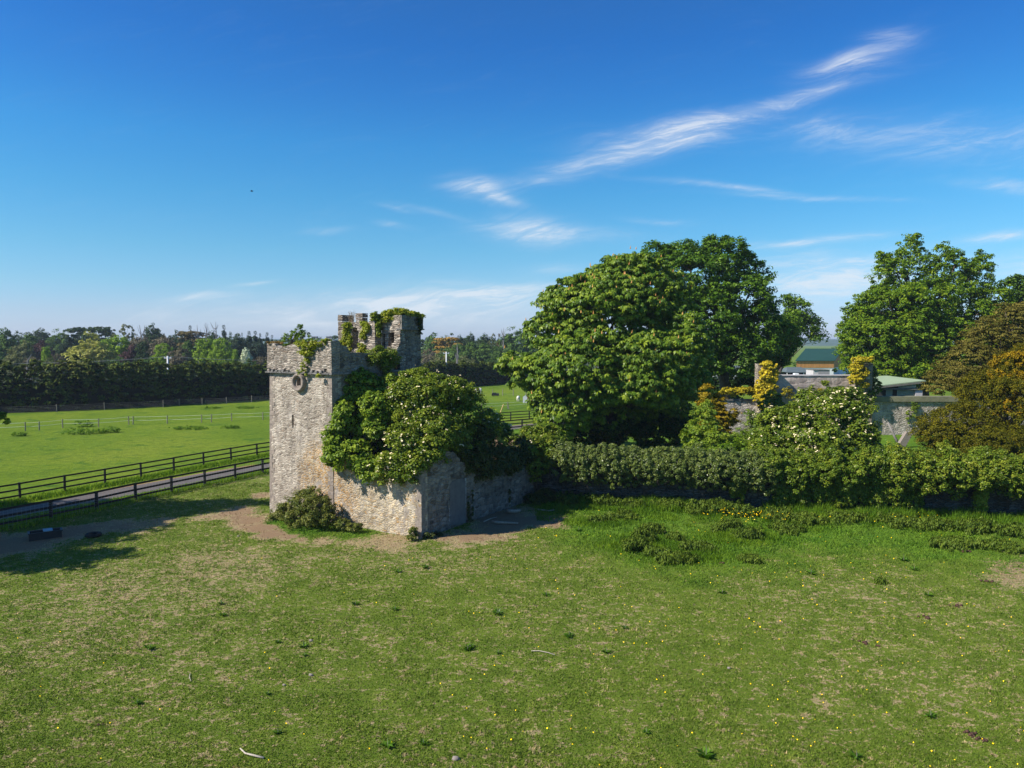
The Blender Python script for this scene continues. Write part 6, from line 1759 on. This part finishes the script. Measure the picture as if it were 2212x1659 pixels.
def dock(vx, vy, s):
    x, y = G(vx, vy); z = gz(x, y)
    t = thing('dock_weed', 'dark green dock rosette growing in the grazed pasture', 'weed', (x, y, z), group=DC)
    rg = np.random.default_rng(int(vx * 3 + vy)); n = 46
    a = rg.random(n) * 6.28; rr = s * (.25 + .75 * rg.random(n)); el = rg.random(n) * 1.1
    P = np.stack([np.cos(a) * rr * .5, np.sin(a) * rr * .5, .03 + rr * .4 * np.sin(el)], -1)
    N = unit(np.stack([-np.cos(a) * .5, -np.sin(a) * .5, np.ones(n)], -1) + rg.normal(size=(n, 3)) * .4)
    V, Fq = quads(P, N, rr * .5, rr * .14, rg, .2, np.stack([np.cos(a), np.sin(a), np.sin(el)], -1))
    link('leaves', make_mesh('leaves', V, Fq, M['dock'], False, rg.random(n) * .8), t)
    MB().tube([(0, 0, 0), (.01, 0, .10 * s / .2), (0, .02, .18 * s / .2)], [.01, .008, .004], 4).build('stalk', M['grey_wood'], t)


for (vx, vy, s) in ((482, 1332, .22), (768, 1309, .24), (854, 1321, .22), (601, 1391, .16), (655, 1401, .26), (658, 1420, .12), (1015, 1405, .28), (1229, 1378, .26), (1310, 1412, .24), (1010, 1408, .2), (1396, 1589, .18), (837, 1616, .26), (914, 1610, .18), (579, 1505, .14), (600, 1587, .16), (324, 1405, .28), (297, 1526, .2),
                    (1752, 1243, .35), (1952, 1213, .35), (2005, 1290, .25), (2010, 1552, .24), (1850, 1644, .26), (1525, 1638, .34), (1975, 1233, .28), (478, 1308, .2), (1076, 1415, .16), (920, 1230, .3), (860, 1238, .25), (1250, 1150, .3), (1630, 1128, .3), (1075, 1330, .3), (1350, 1360, .2), (1180, 1290, .25), (1560, 1285, .25)):
    dock(vx, vy, s)
# dung
DG = 'dung heaps in the pasture'
for (vx, vy, r, lab) in ((1557, 1218, .22, 'small reddish dung near the thistles'), (2130, 1260, .30, 'dark dung heap near the worn path at the right edge'), (2064, 1312, .30, 'dung streak in the right of the pasture'), (2000, 1338, .30, 'broken reddish dung in the right of the pasture'), (2100, 1590, .28, 'largest dung heap near the bottom right corner'), (2125, 1602, .22, 'dung trail beside the bottom right heap'),
                         (1865, 1393, .3, 'scattered dark clods in the middle right'), (1895, 1400, .2, 'second scatter of dark clods in the middle right'), (1500, 1131, .15, 'reddish clod left of the thistle clumps'), (335, 1420, .1, 'tiny grey clod at the left'), (215, 1571, .14, 'grey earth clod at the bottom left'), (2085, 1195, .35, 'reddish disturbed earth by the right hand nettles'), (2190, 1185, .4, 'reddish earth scrape at the right edge')):
    x, y = G(vx, vy); z = gz(x, y); rg = random.Random(int(vx)); mb = MB()
    for k in range(7):
        a = rg.uniform(0, 6.28); d_ = r * rg.uniform(0, 1); s = r * rg.uniform(.15, .35)
        px, py = math.cos(a) * d_, math.sin(a) * d_ * .6
        mb.tube([(px - s * .7, py, .0), (px - s * .3, py, s * .35), (px + s * .3, py + .02, s * .4), (px + s * .8, py, .0)], [s * .35, s * .6, s * .55, s * .2], 6)
    tag(mb.build('dung', M['dung'], None, True, (x, y, z)), lab, 'dung', DG)
# stones
for (vx, vy, s, lab) in ((672, 1388, .12, 'flat pale stone above the upright grey stone'), (672, 1463, .12, 'upright grey stone in the middle of the pasture'), (614, 1485, .09, 'round pinkish stone near the middle of the pasture'), (985, 1643, .16, 'pale rounded stone at the bottom edge'), (1030, 1492, .0, ''), (1575, 1447, .1, 'flat grey stone in the lower right pasture'), (515, 1160, .1, 'small white stone on the bare earth by the tower'), (1220, 1148, .0, '')):
    if s == 0: continue
    s *= .62
    x, y = G(vx, vy); z = gz(x, y); rg = random.Random(int(vx)); mb = MB()
    mb.tube([(-s, 0, 0), (-s * .6, .01, s * .3), (s * .3, 0, s * .35), (s, 0, 0)], [s * .3, s * .75, s * .7, s * .3], 7)
    tag(mb.build('stone', M['rock'], None, True, (x, y, z)), lab, 'stone', 'loose stones in the pasture')


def stick(name, label, pts, r, mat='pale_wood', cat='stick', z=.03):
    W_ = [Vector((*G(a, b), 0)) for a, b in pts]
    zz = gz(W_[0].x, W_[0].y) + z
    mb = MB(); n = len(W_)
    mb.tube([(p.x - W_[0].x, p.y - W_[0].y, (.02 if i % 2 else 0)) for i, p in enumerate(W_)], [r * (1 - .5 * i / n) for i in range(n)], 6)
    tag(mb.build(name, M[mat], None, True, (W_[0].x, W_[0].y, zz)), label, cat)


stick('curved_stick', 'bleached curved stick lying near the bottom of the picture', [(570, 1642), (548, 1638), (530, 1632), (519, 1623)], .03)
stick('thin_stick', 'thin pale stick lying in the middle of the pasture', [(1148, 1411), (1165, 1412), (1185, 1415), (1199, 1421)], .016)
stick('small_stick', 'small pale curved twig at the lower left', [(411, 1462), (409, 1470), (413, 1478)], .014)
M['log_wood'] = flat_mat('log_wood', (.30, .245, .185), .9, .35, 9, bump=.01)
stick('branch_log', 'long bleached branch lying in the shade right of the outbuilding', [(1063, 1132), (1078, 1134), (1095, 1134), (1119, 1136)], .10, mat='log_wood', cat='log', z=.08)
stick('dead_log', 'short broken pale log end nearest the shaded wall', [(1096, 1110), (1105, 1112), (1116, 1111), (1124, 1110)], .16, mat='log_wood', cat='log', z=.14)
stick('fallen_branch', 'thin bleached branch at the edge of the shade near the garden wall', [(1155, 1103), (1170, 1106), (1185, 1107), (1197, 1106)], .06, mat='log_wood', cat='branch', z=.06)
stick('grey_stick', 'faint grey stick along the foot of the shaded wall', [(1045, 1130), (1060, 1124), (1073, 1120)], .035)

# rough grass below the garden wall and round the thistles
rng = np.random.default_rng(123)
nr = 70000
xr = 1.5 + 36 * rng.random(nr); wr_ = rng.random(nr) ** 1.6 * 6.5
yr = wallY(xr) - .15 - wr_
dens = vnoise(xr * .55, yr * .8, 61) * .7 + vnoise(xr * 1.8, yr * 2.0, 62) * .5 - wr_ * .05
ok = dens > .42
for (vx, vy, r_) in ((1400, 1180, 2.2), (1480, 1200, 1.8), (1600, 1165, 1.8), (1300, 1130, 1.2)):
    x_, y_ = G(vx, vy); k_ = 5000
    xr = np.concatenate([xr, x_ + rng.normal(size=k_) * r_ * .7]); yr = np.concatenate([yr, y_ + rng.normal(size=k_) * r_ * .45]); ok = np.concatenate([ok, rng.random(k_) < .9]); wr_ = np.concatenate([wr_, np.full(k_, 4.)])
xr, yr, wr_ = xr[ok], yr[ok], wr_[ok]
k_ = len(xr); a_ = rng.random(k_) * 6.28; l_ = rng.random(k_) * 6.28
hh = (.16 + .42 * np.clip(1 - wr_ / 4.5, 0, 1)) * (.35 + .8 * rng.random(k_)) * (.5 + vnoise(xr * .9, yr * .9, 64)); ln = hh * rng.random(k_) * .8; w_ = .016 + .014 * rng.random(k_)
zz_ = ground_z(xr, yr)
V = np.stack([np.stack([xr - np.cos(a_) * w_, yr - np.sin(a_) * w_, zz_], -1), np.stack([xr + np.cos(a_) * w_, yr + np.sin(a_) * w_, zz_], -1), np.stack([xr + np.cos(l_) * ln, yr + np.sin(l_) * ln, zz_ + hh], -1)], 1).reshape(-1, 3)
tag(link('rough_grass', make_mesh('rough_grass', V, np.arange(len(V)).reshape(-1, 3), M['rough'], False, np.clip(.35 + .5 * vnoise(xr * .8, yr * .8, 65) + .3 * (rng.random(k_) - .5), 0, 1))), 'longer rough grass below the ivy covered garden wall', 'grass', kind='stuff')

# buttercups
rng = np.random.default_rng(99)
nf = 900
yf = 17.5 + 34 * rng.random(nf) ** 1.15
xf = (rng.random(nf) * 2 - 1) * yf * .72
ok = (xf > -yf * .7) & (yf < wallY(xf) - 1.2) & (xf > interp_x(NEAR, yf)) & (vnoise(xf * .45, yf * .45, 31) * .7 + vnoise(xf * 1.7, yf * 1.7, 32) * .5 > .52 - .012 * xf)
bb, _ = masks(xf, yf); ok &= bb < .3
ok &= ~((xf < -1) & (yf > 40)) & (rng.random(nf) < np.where(xf > -2, .95, .45))
xf, yf = xf[ok], yf[ok]
cl_ = []
for (vx, vy, n, r) in ((1645, 1115, 60, 1.4), (1560, 1108, 24, 1.0), (1940, 1122, 34, 1.6), (2000, 1120, 22, 1.0), (1600, 1120, 18, 1.5), (1245, 1583, 5, .25), (1915, 1250, 5, .5)):
    x, y = G(vx, vy, .35); cl_.append((x + rng.normal(size=n) * r, y + rng.normal(size=n) * .5, np.full(n, .35)))
X = np.concatenate([xf] + [a[0] for a in cl_]); Y = np.concatenate([yf] + [a[1] for a in cl_]); Z = np.concatenate([np.full(len(xf), .045) + ground_z(xf, yf)] + [a[2] + rng.random(len(a[2])) * .25 for a in cl_])
n = len(X)
V, Fq = quads(np.stack([X, Y, Z], -1), unit(rng.normal(size=(n, 3)) * .5 + np.array([-.1, -.5, 1])), .010 + .014 * rng.random(n) + .0002 * Y, .010 + .012 * rng.random(n) + .0002 * Y, rng, .1)
tag(link('buttercups', make_mesh('buttercups', V, Fq, M['butter'], False, rng.random(n))), 'tiny yellow buttercups dotted through the pasture', 'flowers', kind='stuff')

# water trough and tyre by the nearer fence, left edge
x, y = G(98, 1163)
t = thing('water_trough', 'black plastic water trough at the left edge beside the nearer fence', 'trough', (x, y, .02), .62)
mb = MB()
for (a, b, c_, d_) in ((-.78, .78, -.34, -.28), (-.78, .78, .28, .34), (-.78, -.72, -.28, .28), (.72, .78, -.28, .28)):
    mb.box(a, b, c_, d_, 0, .42)
mb.box(-.82, .82, -.38, -.342, .36, .43).box(-.82, .82, .342, .38, .36, .43).box(-.82, -.782, -.342, .342, .36, .43).box(.782, .82, -.342, .342, .36, .43)
mb.box(-.72, .72, -.28, .28, .02, .06)
mb.build('tub', M['black_plastic'], t)
MB().box(-.72, .72, -.28, .28, .08, .30).build('water', M['water'], t)
MB().box(-.10, .36, -.345, .345, .432, .47).build('ballcock_lid', M['blue_plastic'], t)
x, y = G(202, 1160)
mb = MB(); ring = 20; pr = [(.34, .0), (.42, .05), (.43, .15), (.36, .2), (.24, .18), (.22, .06)]
vs = [(r_ * math.cos(2 * math.pi * i / ring), r_ * math.sin(2 * math.pi * i / ring), z_) for r_, z_ in pr for i in range(ring)]
fs = [(k * ring + i, k * ring + (i + 1) % ring, ((k + 1) % len(pr)) * ring + (i + 1) % ring, ((k + 1) % len(pr)) * ring + i) for k in range(len(pr)) for i in range(ring)]
mb.add(vs, fs)
tag(mb.build('old_tyre', M['rubber'], None, True, (x, y, .03)), 'old black tyre lying flat in the shade right of the trough', 'tyre')

# ladder behind the ivy clump
a = Vector((-1.6, 60.3, 0)); b_ = Vector(WD(1124, 941, 54.8)); d_ = (b_ - a)
t = thing('wooden_ladder', 'rough wooden ladder leaning behind the ivy clump', 'ladder', tuple(a))
s = Vector((.24, .05, 0))
for k in (-1, 1):
    MB().tube([s * k, d_ * .5 + s * k * .9, d_ + s * k * .8], [.05, .045, .04], 6).build('stile', M['pale_wood'], t)
for f in (.15, .3, .45, .6, .75, .9):
    MB().tube([d_ * f - s * .95, d_ * f + s * .95], [.03, .03], 5).build('rung', M['pale_wood'], t)

# ------------------------------------------------------------------ far garden: ruined house walls, pillars, sheds, barn
WY = 87.0


def XW(vx, Y=WY): return WD(vx, 800, Y)[0]
def ZW(vy, Y=WY): return WD(1106, vy, Y)[2]


t = thing('walled_garden_wall', 'low rubble wall with flat coping running behind the golden conifer', 'wall', (XW(1640), WY, 0))
x0, x1 = XW(1550) - XW(1640), XW(1690) - XW(1640)
wall_grid('masonry', M['stone_far'], t, (x0, 0), 0, x1 - x0, -.2, lambda s: 4.1, .6, [], .7, .03, 201)
MB().box(x0 - .1, x1, -.12, .7, 4.12, 4.28).build('coping', M['slate'], t)
bush('golden_creeper', 'yellow and ochre creeper lying along the top of the low garden wall', 'creeper', (XW(1610), WY, 4.3), [LB(v_, 846 - (v_ % 3), WY, 17, 9, .5) for v_ in range(1565, 1655, 14)], M['golden'], 190, .22, 28, .10, 202, stems=False, zmin=4.1, tone=-.15, shell=.3)
t = thing('ashlar_wall', 'high squared-stone wall between the two creeper covered pillars', 'wall', (XW(1760), WY + .6, 0))
x0, x1 = XW(1668) - XW(1760), XW(1850) - XW(1760)
wall_grid('masonry', M['ashlar'], t, (x0, 0), 0, x1 - x0, -.2, prof([(0, 7.0), (10, 7.02)], .03, 5), .6, [], .8, .02, 203)
MB().box(x0, x1, -.1, .7, 7.03, 7.16).build('coping', M['lilac'], t)
for (v0, v1, vt, vb, lab, side) in ((1634, 1672, 782, 900, 'left tall stone pillar of the ruined house', 0), (1846, 1880, 775, 900, 'right tall stone pillar with broken shaded side', 1)):
    xx = XW(v0); w_ = XW(v1) - xx
    t = thing('stone_pillar', lab, 'pillar', (xx, WY - .6, 0), group='pillars of the ruined house')
    wall_grid('shaft', M['stone_top'], t, (0, 0), 0, w_, -.2, prof([(0, ZW(vt) - .2), (w_, ZW(vt) - .5)], .12, 9 + side), 1.2, [], .4, .06, 204 + side)
bush('yellow_creeper', 'bright yellow creeper clothing the left pillar', 'creeper', (XW(1650), WY - .8, 0), [LB(1660, 790, 86, 17, 11, .5), LB(1655, 812, 86, 16, 14, .5), LB(1660, 842, 86, 19, 18, .5), LB(1645, 860, 86, 16, 14, .5), LB(1650, 875, 86, 14, 12, .5), LB(1640, 832, 86, 8, 18, .4), LB(1672, 812, 86.2, 5, 22, .5)],
     M['golden'], 420, .22, 34, .10, 206, stems=False, shell=.55, tone=.08, zmin=2, face=(0, -.7, 0))
bush('ochre_creeper', 'ochre creeper heaped over the right pillar', 'creeper', (XW(1860), WY - .8, 0), [LB(1850, 795, 86, 16, 16, .6), LB(1858, 778, 86, 20, 8, .6), LB(1848, 818, 86, 15, 13, .6), LB(1862, 808, 86, 12, 16, .6), LB(1875, 776, 86, 10, 6, .5), LB(1868, 832, 86, 8, 6, .5)],
     M['golden'], 330, .22, 34, .10, 207, stems=False, shell=.5, tone=-.12, zmin=2, face=(-.2, -.7, 0))
bush('pillar_ivy', 'dark ivy on the shaded right side of the right pillar', 'ivy', (XW(1885), WY - .4, 0), [LB(1884, 810, 87, 8, 30, .6), LB(1892, 835, 87, 12, 16, .6), LB(1880, 855, 86.4, 10, 14, .5)], M['mantle'], 150, .25, 30, .10, 208, stems=False, tone=-.1, zmin=2)
bush('dark_shrub', 'round dark green shrub at the foot of the left pillar', 'shrub', (XW(1665, 80), 80, 0), [LB(1667, 875, 80, 26, 26), LB(1680, 890, 79, 20, 20), LB(1655, 905, 79, 18, 18)], M['mantle'], 260, .3, 36, .10, 209, tone=-.12)
bush('ochre_weeds', 'yellowish climbing weeds against the squared-stone wall', 'weed', (XW(1700, 86), 86, 0), [LB(1700, 848, 86, 16, 14, .5), LB(1725, 860, 86, 20, 10, .5), LB(1770, 850, 86.2, 7, 14, .4)], M['golden'], 60, .3, 26, .08, 210, stems=False, tone=-.25, shell=.2)
bush('climbing_shrub', 'dark green climber at the middle of the squared-stone wall', 'shrub', (XW(1755, 86), 86.1, 0), [LB(1752, 850, 86, 10, 16, .5), LB(1783, 828, 86.2, 8, 7, .5)], M['mantle'], 60, .26, 30, .09, 211, stems=False, shell=.2)
t = thing('boundary_wall', 'sunlit rubble wall with mossy coping behind the golden yew', 'wall', (XW(1950), WY, 0))
x0, x1 = XW(1880) - XW(1950), XW(2300) - XW(1950)
wall_grid('masonry', M['stone_far'], t, (x0, 0), 0, x1 - x0, -.2, lambda s: 3.95, .6, [], .7, .03, 212)
MB().box(x0 - .1, x1, -.25, .9, 4.0, 4.62).build('coping', M['coping'], t)
bush('wall_climber', 'green climber growing up the sunlit boundary wall', 'creeper', (XW(1972), WY - .2, 0), [LB(1973, 890, 86.7, 6, 22, .25), LB(1962, 905, 86.7, 4, 20, .25), LB(1980, 880, 86.7, 7, 10, .25)], M['ash'], 50, .22, 24, .08, 213, stems=False, shell=.2)
# slatted shed
SY = 94.0
x0 = XW(1893, SY); x1 = XW(1988, SY)
t = thing('slatted_shed', 'low shed with pale sage roof and slatted front behind the boundary wall', 'shed', (x0, SY, 0))
w_ = x1 - x0
zf, zb_ = ZW(828, SY), ZW(816, SY + 9)
MB().box(.3, w_ - .2, .3, 6.5, 0, ZW(832, SY) - .1).build('wall', M['interior_shade'], t)
MB().add([(-.2, -.4, zf - .3), (w_ + .5, -.4, zf + .42), (w_ - .5, 7.5, zf + .66), (1.8, 7.5, zf + .46), (-.2, -.4, zf - .42), (w_ + .5, -.4, zf + .30), (w_ - .5, 7.5, zf + .54), (1.8, 7.5, zf + .34)],
         [(0, 1, 2, 3), (4, 7, 6, 5), (0, 4, 5, 1), (1, 5, 6, 2), (2, 6, 7, 3), (3, 7, 4, 0)]).build('roof', M['shed_green'], t)
MB().add([(-.2, -.45, zf - .42), (w_ + .5, -.45, zf + .28), (w_ + .5, -.45, zf + .05), (-.2, -.45, zf - .65), (-.2, -.40, zf - .42), (w_ + .5, -.40, zf + .28), (w_ + .5, -.40, zf + .05), (-.2, -.40, zf - .65)],
         [(0, 3, 2, 1), (4, 5, 6, 7), (0, 1, 5, 4), (2, 3, 7, 6), (1, 2, 6, 5), (3, 0, 4, 7)]).build('fascia', M['fascia'], t)
sl = MB()
zr = ZW(842, SY)
for k in range(26):
    xx = 1.4 + k * (w_ - 2.1) / 25.
    ztop_ = zf - .62 + .68 * xx / w_
    if 6 <= k <= 9: continue
    sl.box(xx, xx + .09, .12, .16, 3.2, zr)
    if xx > 2.2: sl.box(xx, xx + .09, -.2, -.16, zr + .25, ztop_ - .02)
sl.build('slats', M['slats'], t)
MB().box(1.0, w_ - .1, -.22, .1, zr + .02, zr + .22).build('crossbeam', M['fascia'], t)
MB().box(w_ - .55, w_ + .35, -.05, .25, 0, zr + .1).build('end_pier', M['lilac'], t)

# barn
BY = 240.0
xc = WD(1801, 780, BY)[0]; xl = WD(1722, 777, BY + 0)[0]
ze, zr_ = WD(1801, 780, BY)[2], WD(1801, 754, BY + 12)[2]
t = thing('farm_barn', 'large farm barn with green sheet roof and orange timber cladding', 'barn', (xc, BY, 0), 0)
Lb, Wb = xc - xl, 24.0
skew = .66            # gable wall runs back to the right
zt_mid = WD(1801, 793.5, BY)[2]
fr = lambda x, y, z: (x + y * skew * 1.0, y, z)
MB().add([fr(-Lb, 0, 0), fr(0, 0, 0), fr(0, 0, zt_mid), fr(-Lb, 0, zt_mid)], [(0, 1, 2, 3)]).add([fr(0, 0, 0), fr(0, Wb, 0), fr(0, Wb, zt_mid), fr(0, 0, zt_mid)], [(0, 1, 2, 3)]).add([fr(0, Wb, 0), fr(-Lb, Wb, 0), fr(-Lb, Wb, ze), fr(0, Wb, ze)], [(0, 1, 2, 3)]).add([fr(-Lb, Wb, 0), fr(-Lb, 0, 0), fr(-Lb, 0, ze), fr(-Lb, Wb, ze)], [(0, 1, 2, 3)]).build('wall', M['white_wall'], t)
o = .12
MB().add([fr(-Lb - o, -o, zt_mid - .15), fr(o, -o, zt_mid - .15), fr(o, -o, ze), fr(-Lb - o, -o, ze)], [(0, 1, 2, 3)]).add([fr(o, -o, zt_mid - .15), fr(o, Wb, zt_mid - .15), fr(o, Wb, ze), fr(o, Wb / 2, zr_ - .05), fr(o, -o, ze)], [(0, 1, 2, 3, 4)]).add(
    [fr(-Lb - o, -o, zt_mid - .15), fr(o, -o, zt_mid - .15), fr(o, .0, zt_mid - .15), fr(-Lb - o, .0, zt_mid - .15)], [(3, 2, 1, 0)]).build('cladding', M['cladding'], t)
rm = MB()
for (y0_, y1_, z0_, z1_) in ((-.5, Wb / 2, ze - .02, zr_), (Wb / 2, Wb + .5, zr_, ze - .02)):
    rm.add([fr(-Lb - .5, y0_, z0_), fr(.5, y0_, z0_), fr(.5, y1_, z1_), fr(-Lb - .5, y1_, z1_), fr(-Lb - .5, y0_, z0_ + .18), fr(.5, y0_, z0_ + .18), fr(.5, y1_, z1_ + .18), fr(-Lb - .5, y1_, z1_ + .18)],
           [(3, 2, 1, 0), (4, 5, 6, 7), (0, 1, 5, 4), (1, 2, 6, 5), (2, 3, 7, 6), (3, 0, 4, 7)])
roof = rm.build('roof', M['green_roof'], t)
for row in (0, 1):
    for k in range(5):
        xx = -Lb + 1.0 + k * (Lb / 4.6) + row * .4
        f0, f1 = ((.12, .36), (.60, .84))[row]
        zz = lambda f: ze + (zr_ - ze) * f + .20
        MB().add([fr(xx, Wb / 2 * f0, zz(f0)), fr(xx + 1.0, Wb / 2 * f0, zz(f0)), fr(xx + 1.0, Wb / 2 * f1, zz(f1)), fr(xx, Wb / 2 * f1, zz(f1))], [(0, 1, 2, 3)]).build('skylight', M['skylight'], roof)
for k in range(3):
    MB().box(-Lb + 1.5 + k * 2.6, -Lb + 3.0 + k * 2.6, -.03, .05, .3, zt_mid - .5).build('doorway', M['glass'], t)
MB().add([fr(.03, 1, 0), fr(.03, 9, 0), fr(.03, 9, zt_mid - .4), fr(.03, 1, zt_mid - .4)], [(0, 1, 2, 3)]).build('door', M['grey_door'], t)
# open shed, car, block store in the yard
x0, _, z1_ = WD(1699, 805, 210); x1 = WD(1757, 805, 210)[0]; z2_ = WD(1720, 794, 214)[2]
t = thing('open_shed', 'grey roofed open-sided shed in front of the barn', 'shed', (x0, 210, 0))
w_ = x1 - x0
MB().add([(0, 0, z1_), (w_, 0, z1_), (w_ - 2, 4, z2_), (w_ * .2, 4, z2_), (w_, 8, z1_), (0, 8, z1_), (0, 0, z1_ + .15), (w_, 0, z1_ + .15), (w_ - 2, 4, z2_ + .15), (w_ * .2, 4, z2_ + .15), (w_, 8, z1_ + .15), (0, 8, z1_ + .15)],
         [(6, 7, 8, 9), (7, 10, 8), (10, 11, 9, 8), (11, 6, 9), (0, 3, 2, 1), (0, 1, 7, 6), (1, 4, 10, 7)]).build('roof', M['slate_roof'], t)
for k in range(4):
    MB().tube([(.3 + k * (w_ - .6) / 3, .3, 0), (.3 + k * (w_ - .6) / 3, .3, z1_)], [.1, .1], 6).build('post', M['white_wall'], t)
MB().box(.3, w_ - .3, 6.5, 7.5, 0, z1_ - .1).build('back_wall', M['interior_shade'], t)
x0 = WD(1713, 808, 205)[0]; x1 = WD(1736, 808, 205)[0]; zc_ = WD(1725, 806.5, 205)[2]
t = thing('white_vehicle', 'white vehicle parked under the open shed', 'car', (x0, 205.5, 0))
w_ = x1 - x0
MB().add([(0, 0, .35), (w_, 0, .35), (w_, 0, .9), (w_ * .78, .1, 1.0), (w_ * .62, .2, zc_), (w_ * .3, .2, zc_), (w_ * .08, .1, 1.05), (0, 1.7, .35), (w_, 1.7, .35), (w_, 1.7, .9), (w_ * .78, 1.6, 1.0), (w_ * .62, 1.5, zc_), (w_ * .3, 1.5, zc_), (w_ * .08, 1.6, 1.05)],
         [(0, 1, 2, 3, 4, 5, 6), (13, 12, 11, 10, 9, 8, 7), (1, 8, 9, 2), (2, 9, 10, 3), (3, 10, 11, 4), (4, 11, 12, 5), (5, 12, 13, 6), (6, 13, 7, 0)]).build('body', M['car_white'], t)
for k in (.22, .78):
    mbw = MB(); mbw.tube([(w_ * k, -.06, .34), (w_ * k, .15, .34)], [.34, .34], 12); mbw.build('wheel', M['rubber'], t)
x0 = WD(1757, 811, 200)[0]; x1 = WD(1792, 811, 200)[0]; zc_ = WD(1775, 799.5, 200)[2]
t = thing('block_store', 'flat roofed concrete block store in front of the barn wall', 'store', (x0, 200, 0))
MB().box(1.3, x1 - x0, 0, 5, 0, zc_).build('wall', M['block'], t)
MB().box(0, 1.29, .1, 5, 0, zc_ - .05).build('side_wall', M['lilac'], t)
MB().box(-.1, x1 - x0 + .15, -.15, 5.2, zc_ + .003, zc_ + .16).build('roof', M['fascia'], t)
# leaning stone and timber in the garden grass
x, y = G(1951, 968)
o = MB().box(-.35, .35, -.2, .2, 0, 1.9, Matrix.Rotation(.5, 4, 'Y'), .05, random.Random(3)).build('leaning_slab', M['rock'], None, loc=(x - .4, y, -.1))
tag(o, 'leaning pale stone slab in the garden grass left of the yew', 'stone')
o = MB().tube([(0, 0, 0), (-.55, .1, 1.1), (-1.25, .2, 2.6)], [.16, .13, .10], 6).build('leaning_timber', M['dead_bark'], None, True, loc=(x - .1, y + .4, 0))
tag(o, 'grey dead branch leaning beside the stone slab', 'branch')

# bird
x, y, z = WD(544, 413, 62)
mb = MB()
mb.tube([(-.12, 0, 0), (-.05, 0, .01), (.06, 0, .01), (.12, 0, .02)], [.01, .05, .045, .015], 6)
mb.add([(-.03, 0, .02), (.06, 0, .02), (.0, .16, .07), (-.04, .12, .06)], [(0, 1, 2, 3)]).add([(-.03, 0, .02), (.06, 0, .02), (.0, -.16, .07), (-.04, -.12, .06)], [(3, 2, 1, 0)])
tag(mb.build('bird', M['bird'], None, True, (x, y, z)), 'tiny dark bird flying high in the sky left of the tower', 'bird')

# ------------------------------------------------------------------ air
m = bpy.data.materials.new('air_haze'); m.use_nodes = True
nt = NT(m.node_tree)
pv = nt.n('ShaderNodeVolumePrincipled')
pv.inputs['Color'].default_value = (.72, .86, 1.0, 1)
pv.inputs['Density'].default_value = HAZE
pv.inputs['Anisotropy'].default_value = .2
oo = nt.n('ShaderNodeOutputMaterial'); nt.l(pv.outputs[0], oo.inputs['Volume'])
hz = MB().box(-5500, 6500, -700, 7000, -6, 46)
tag(hz.build('haze', m), kind='stuff')
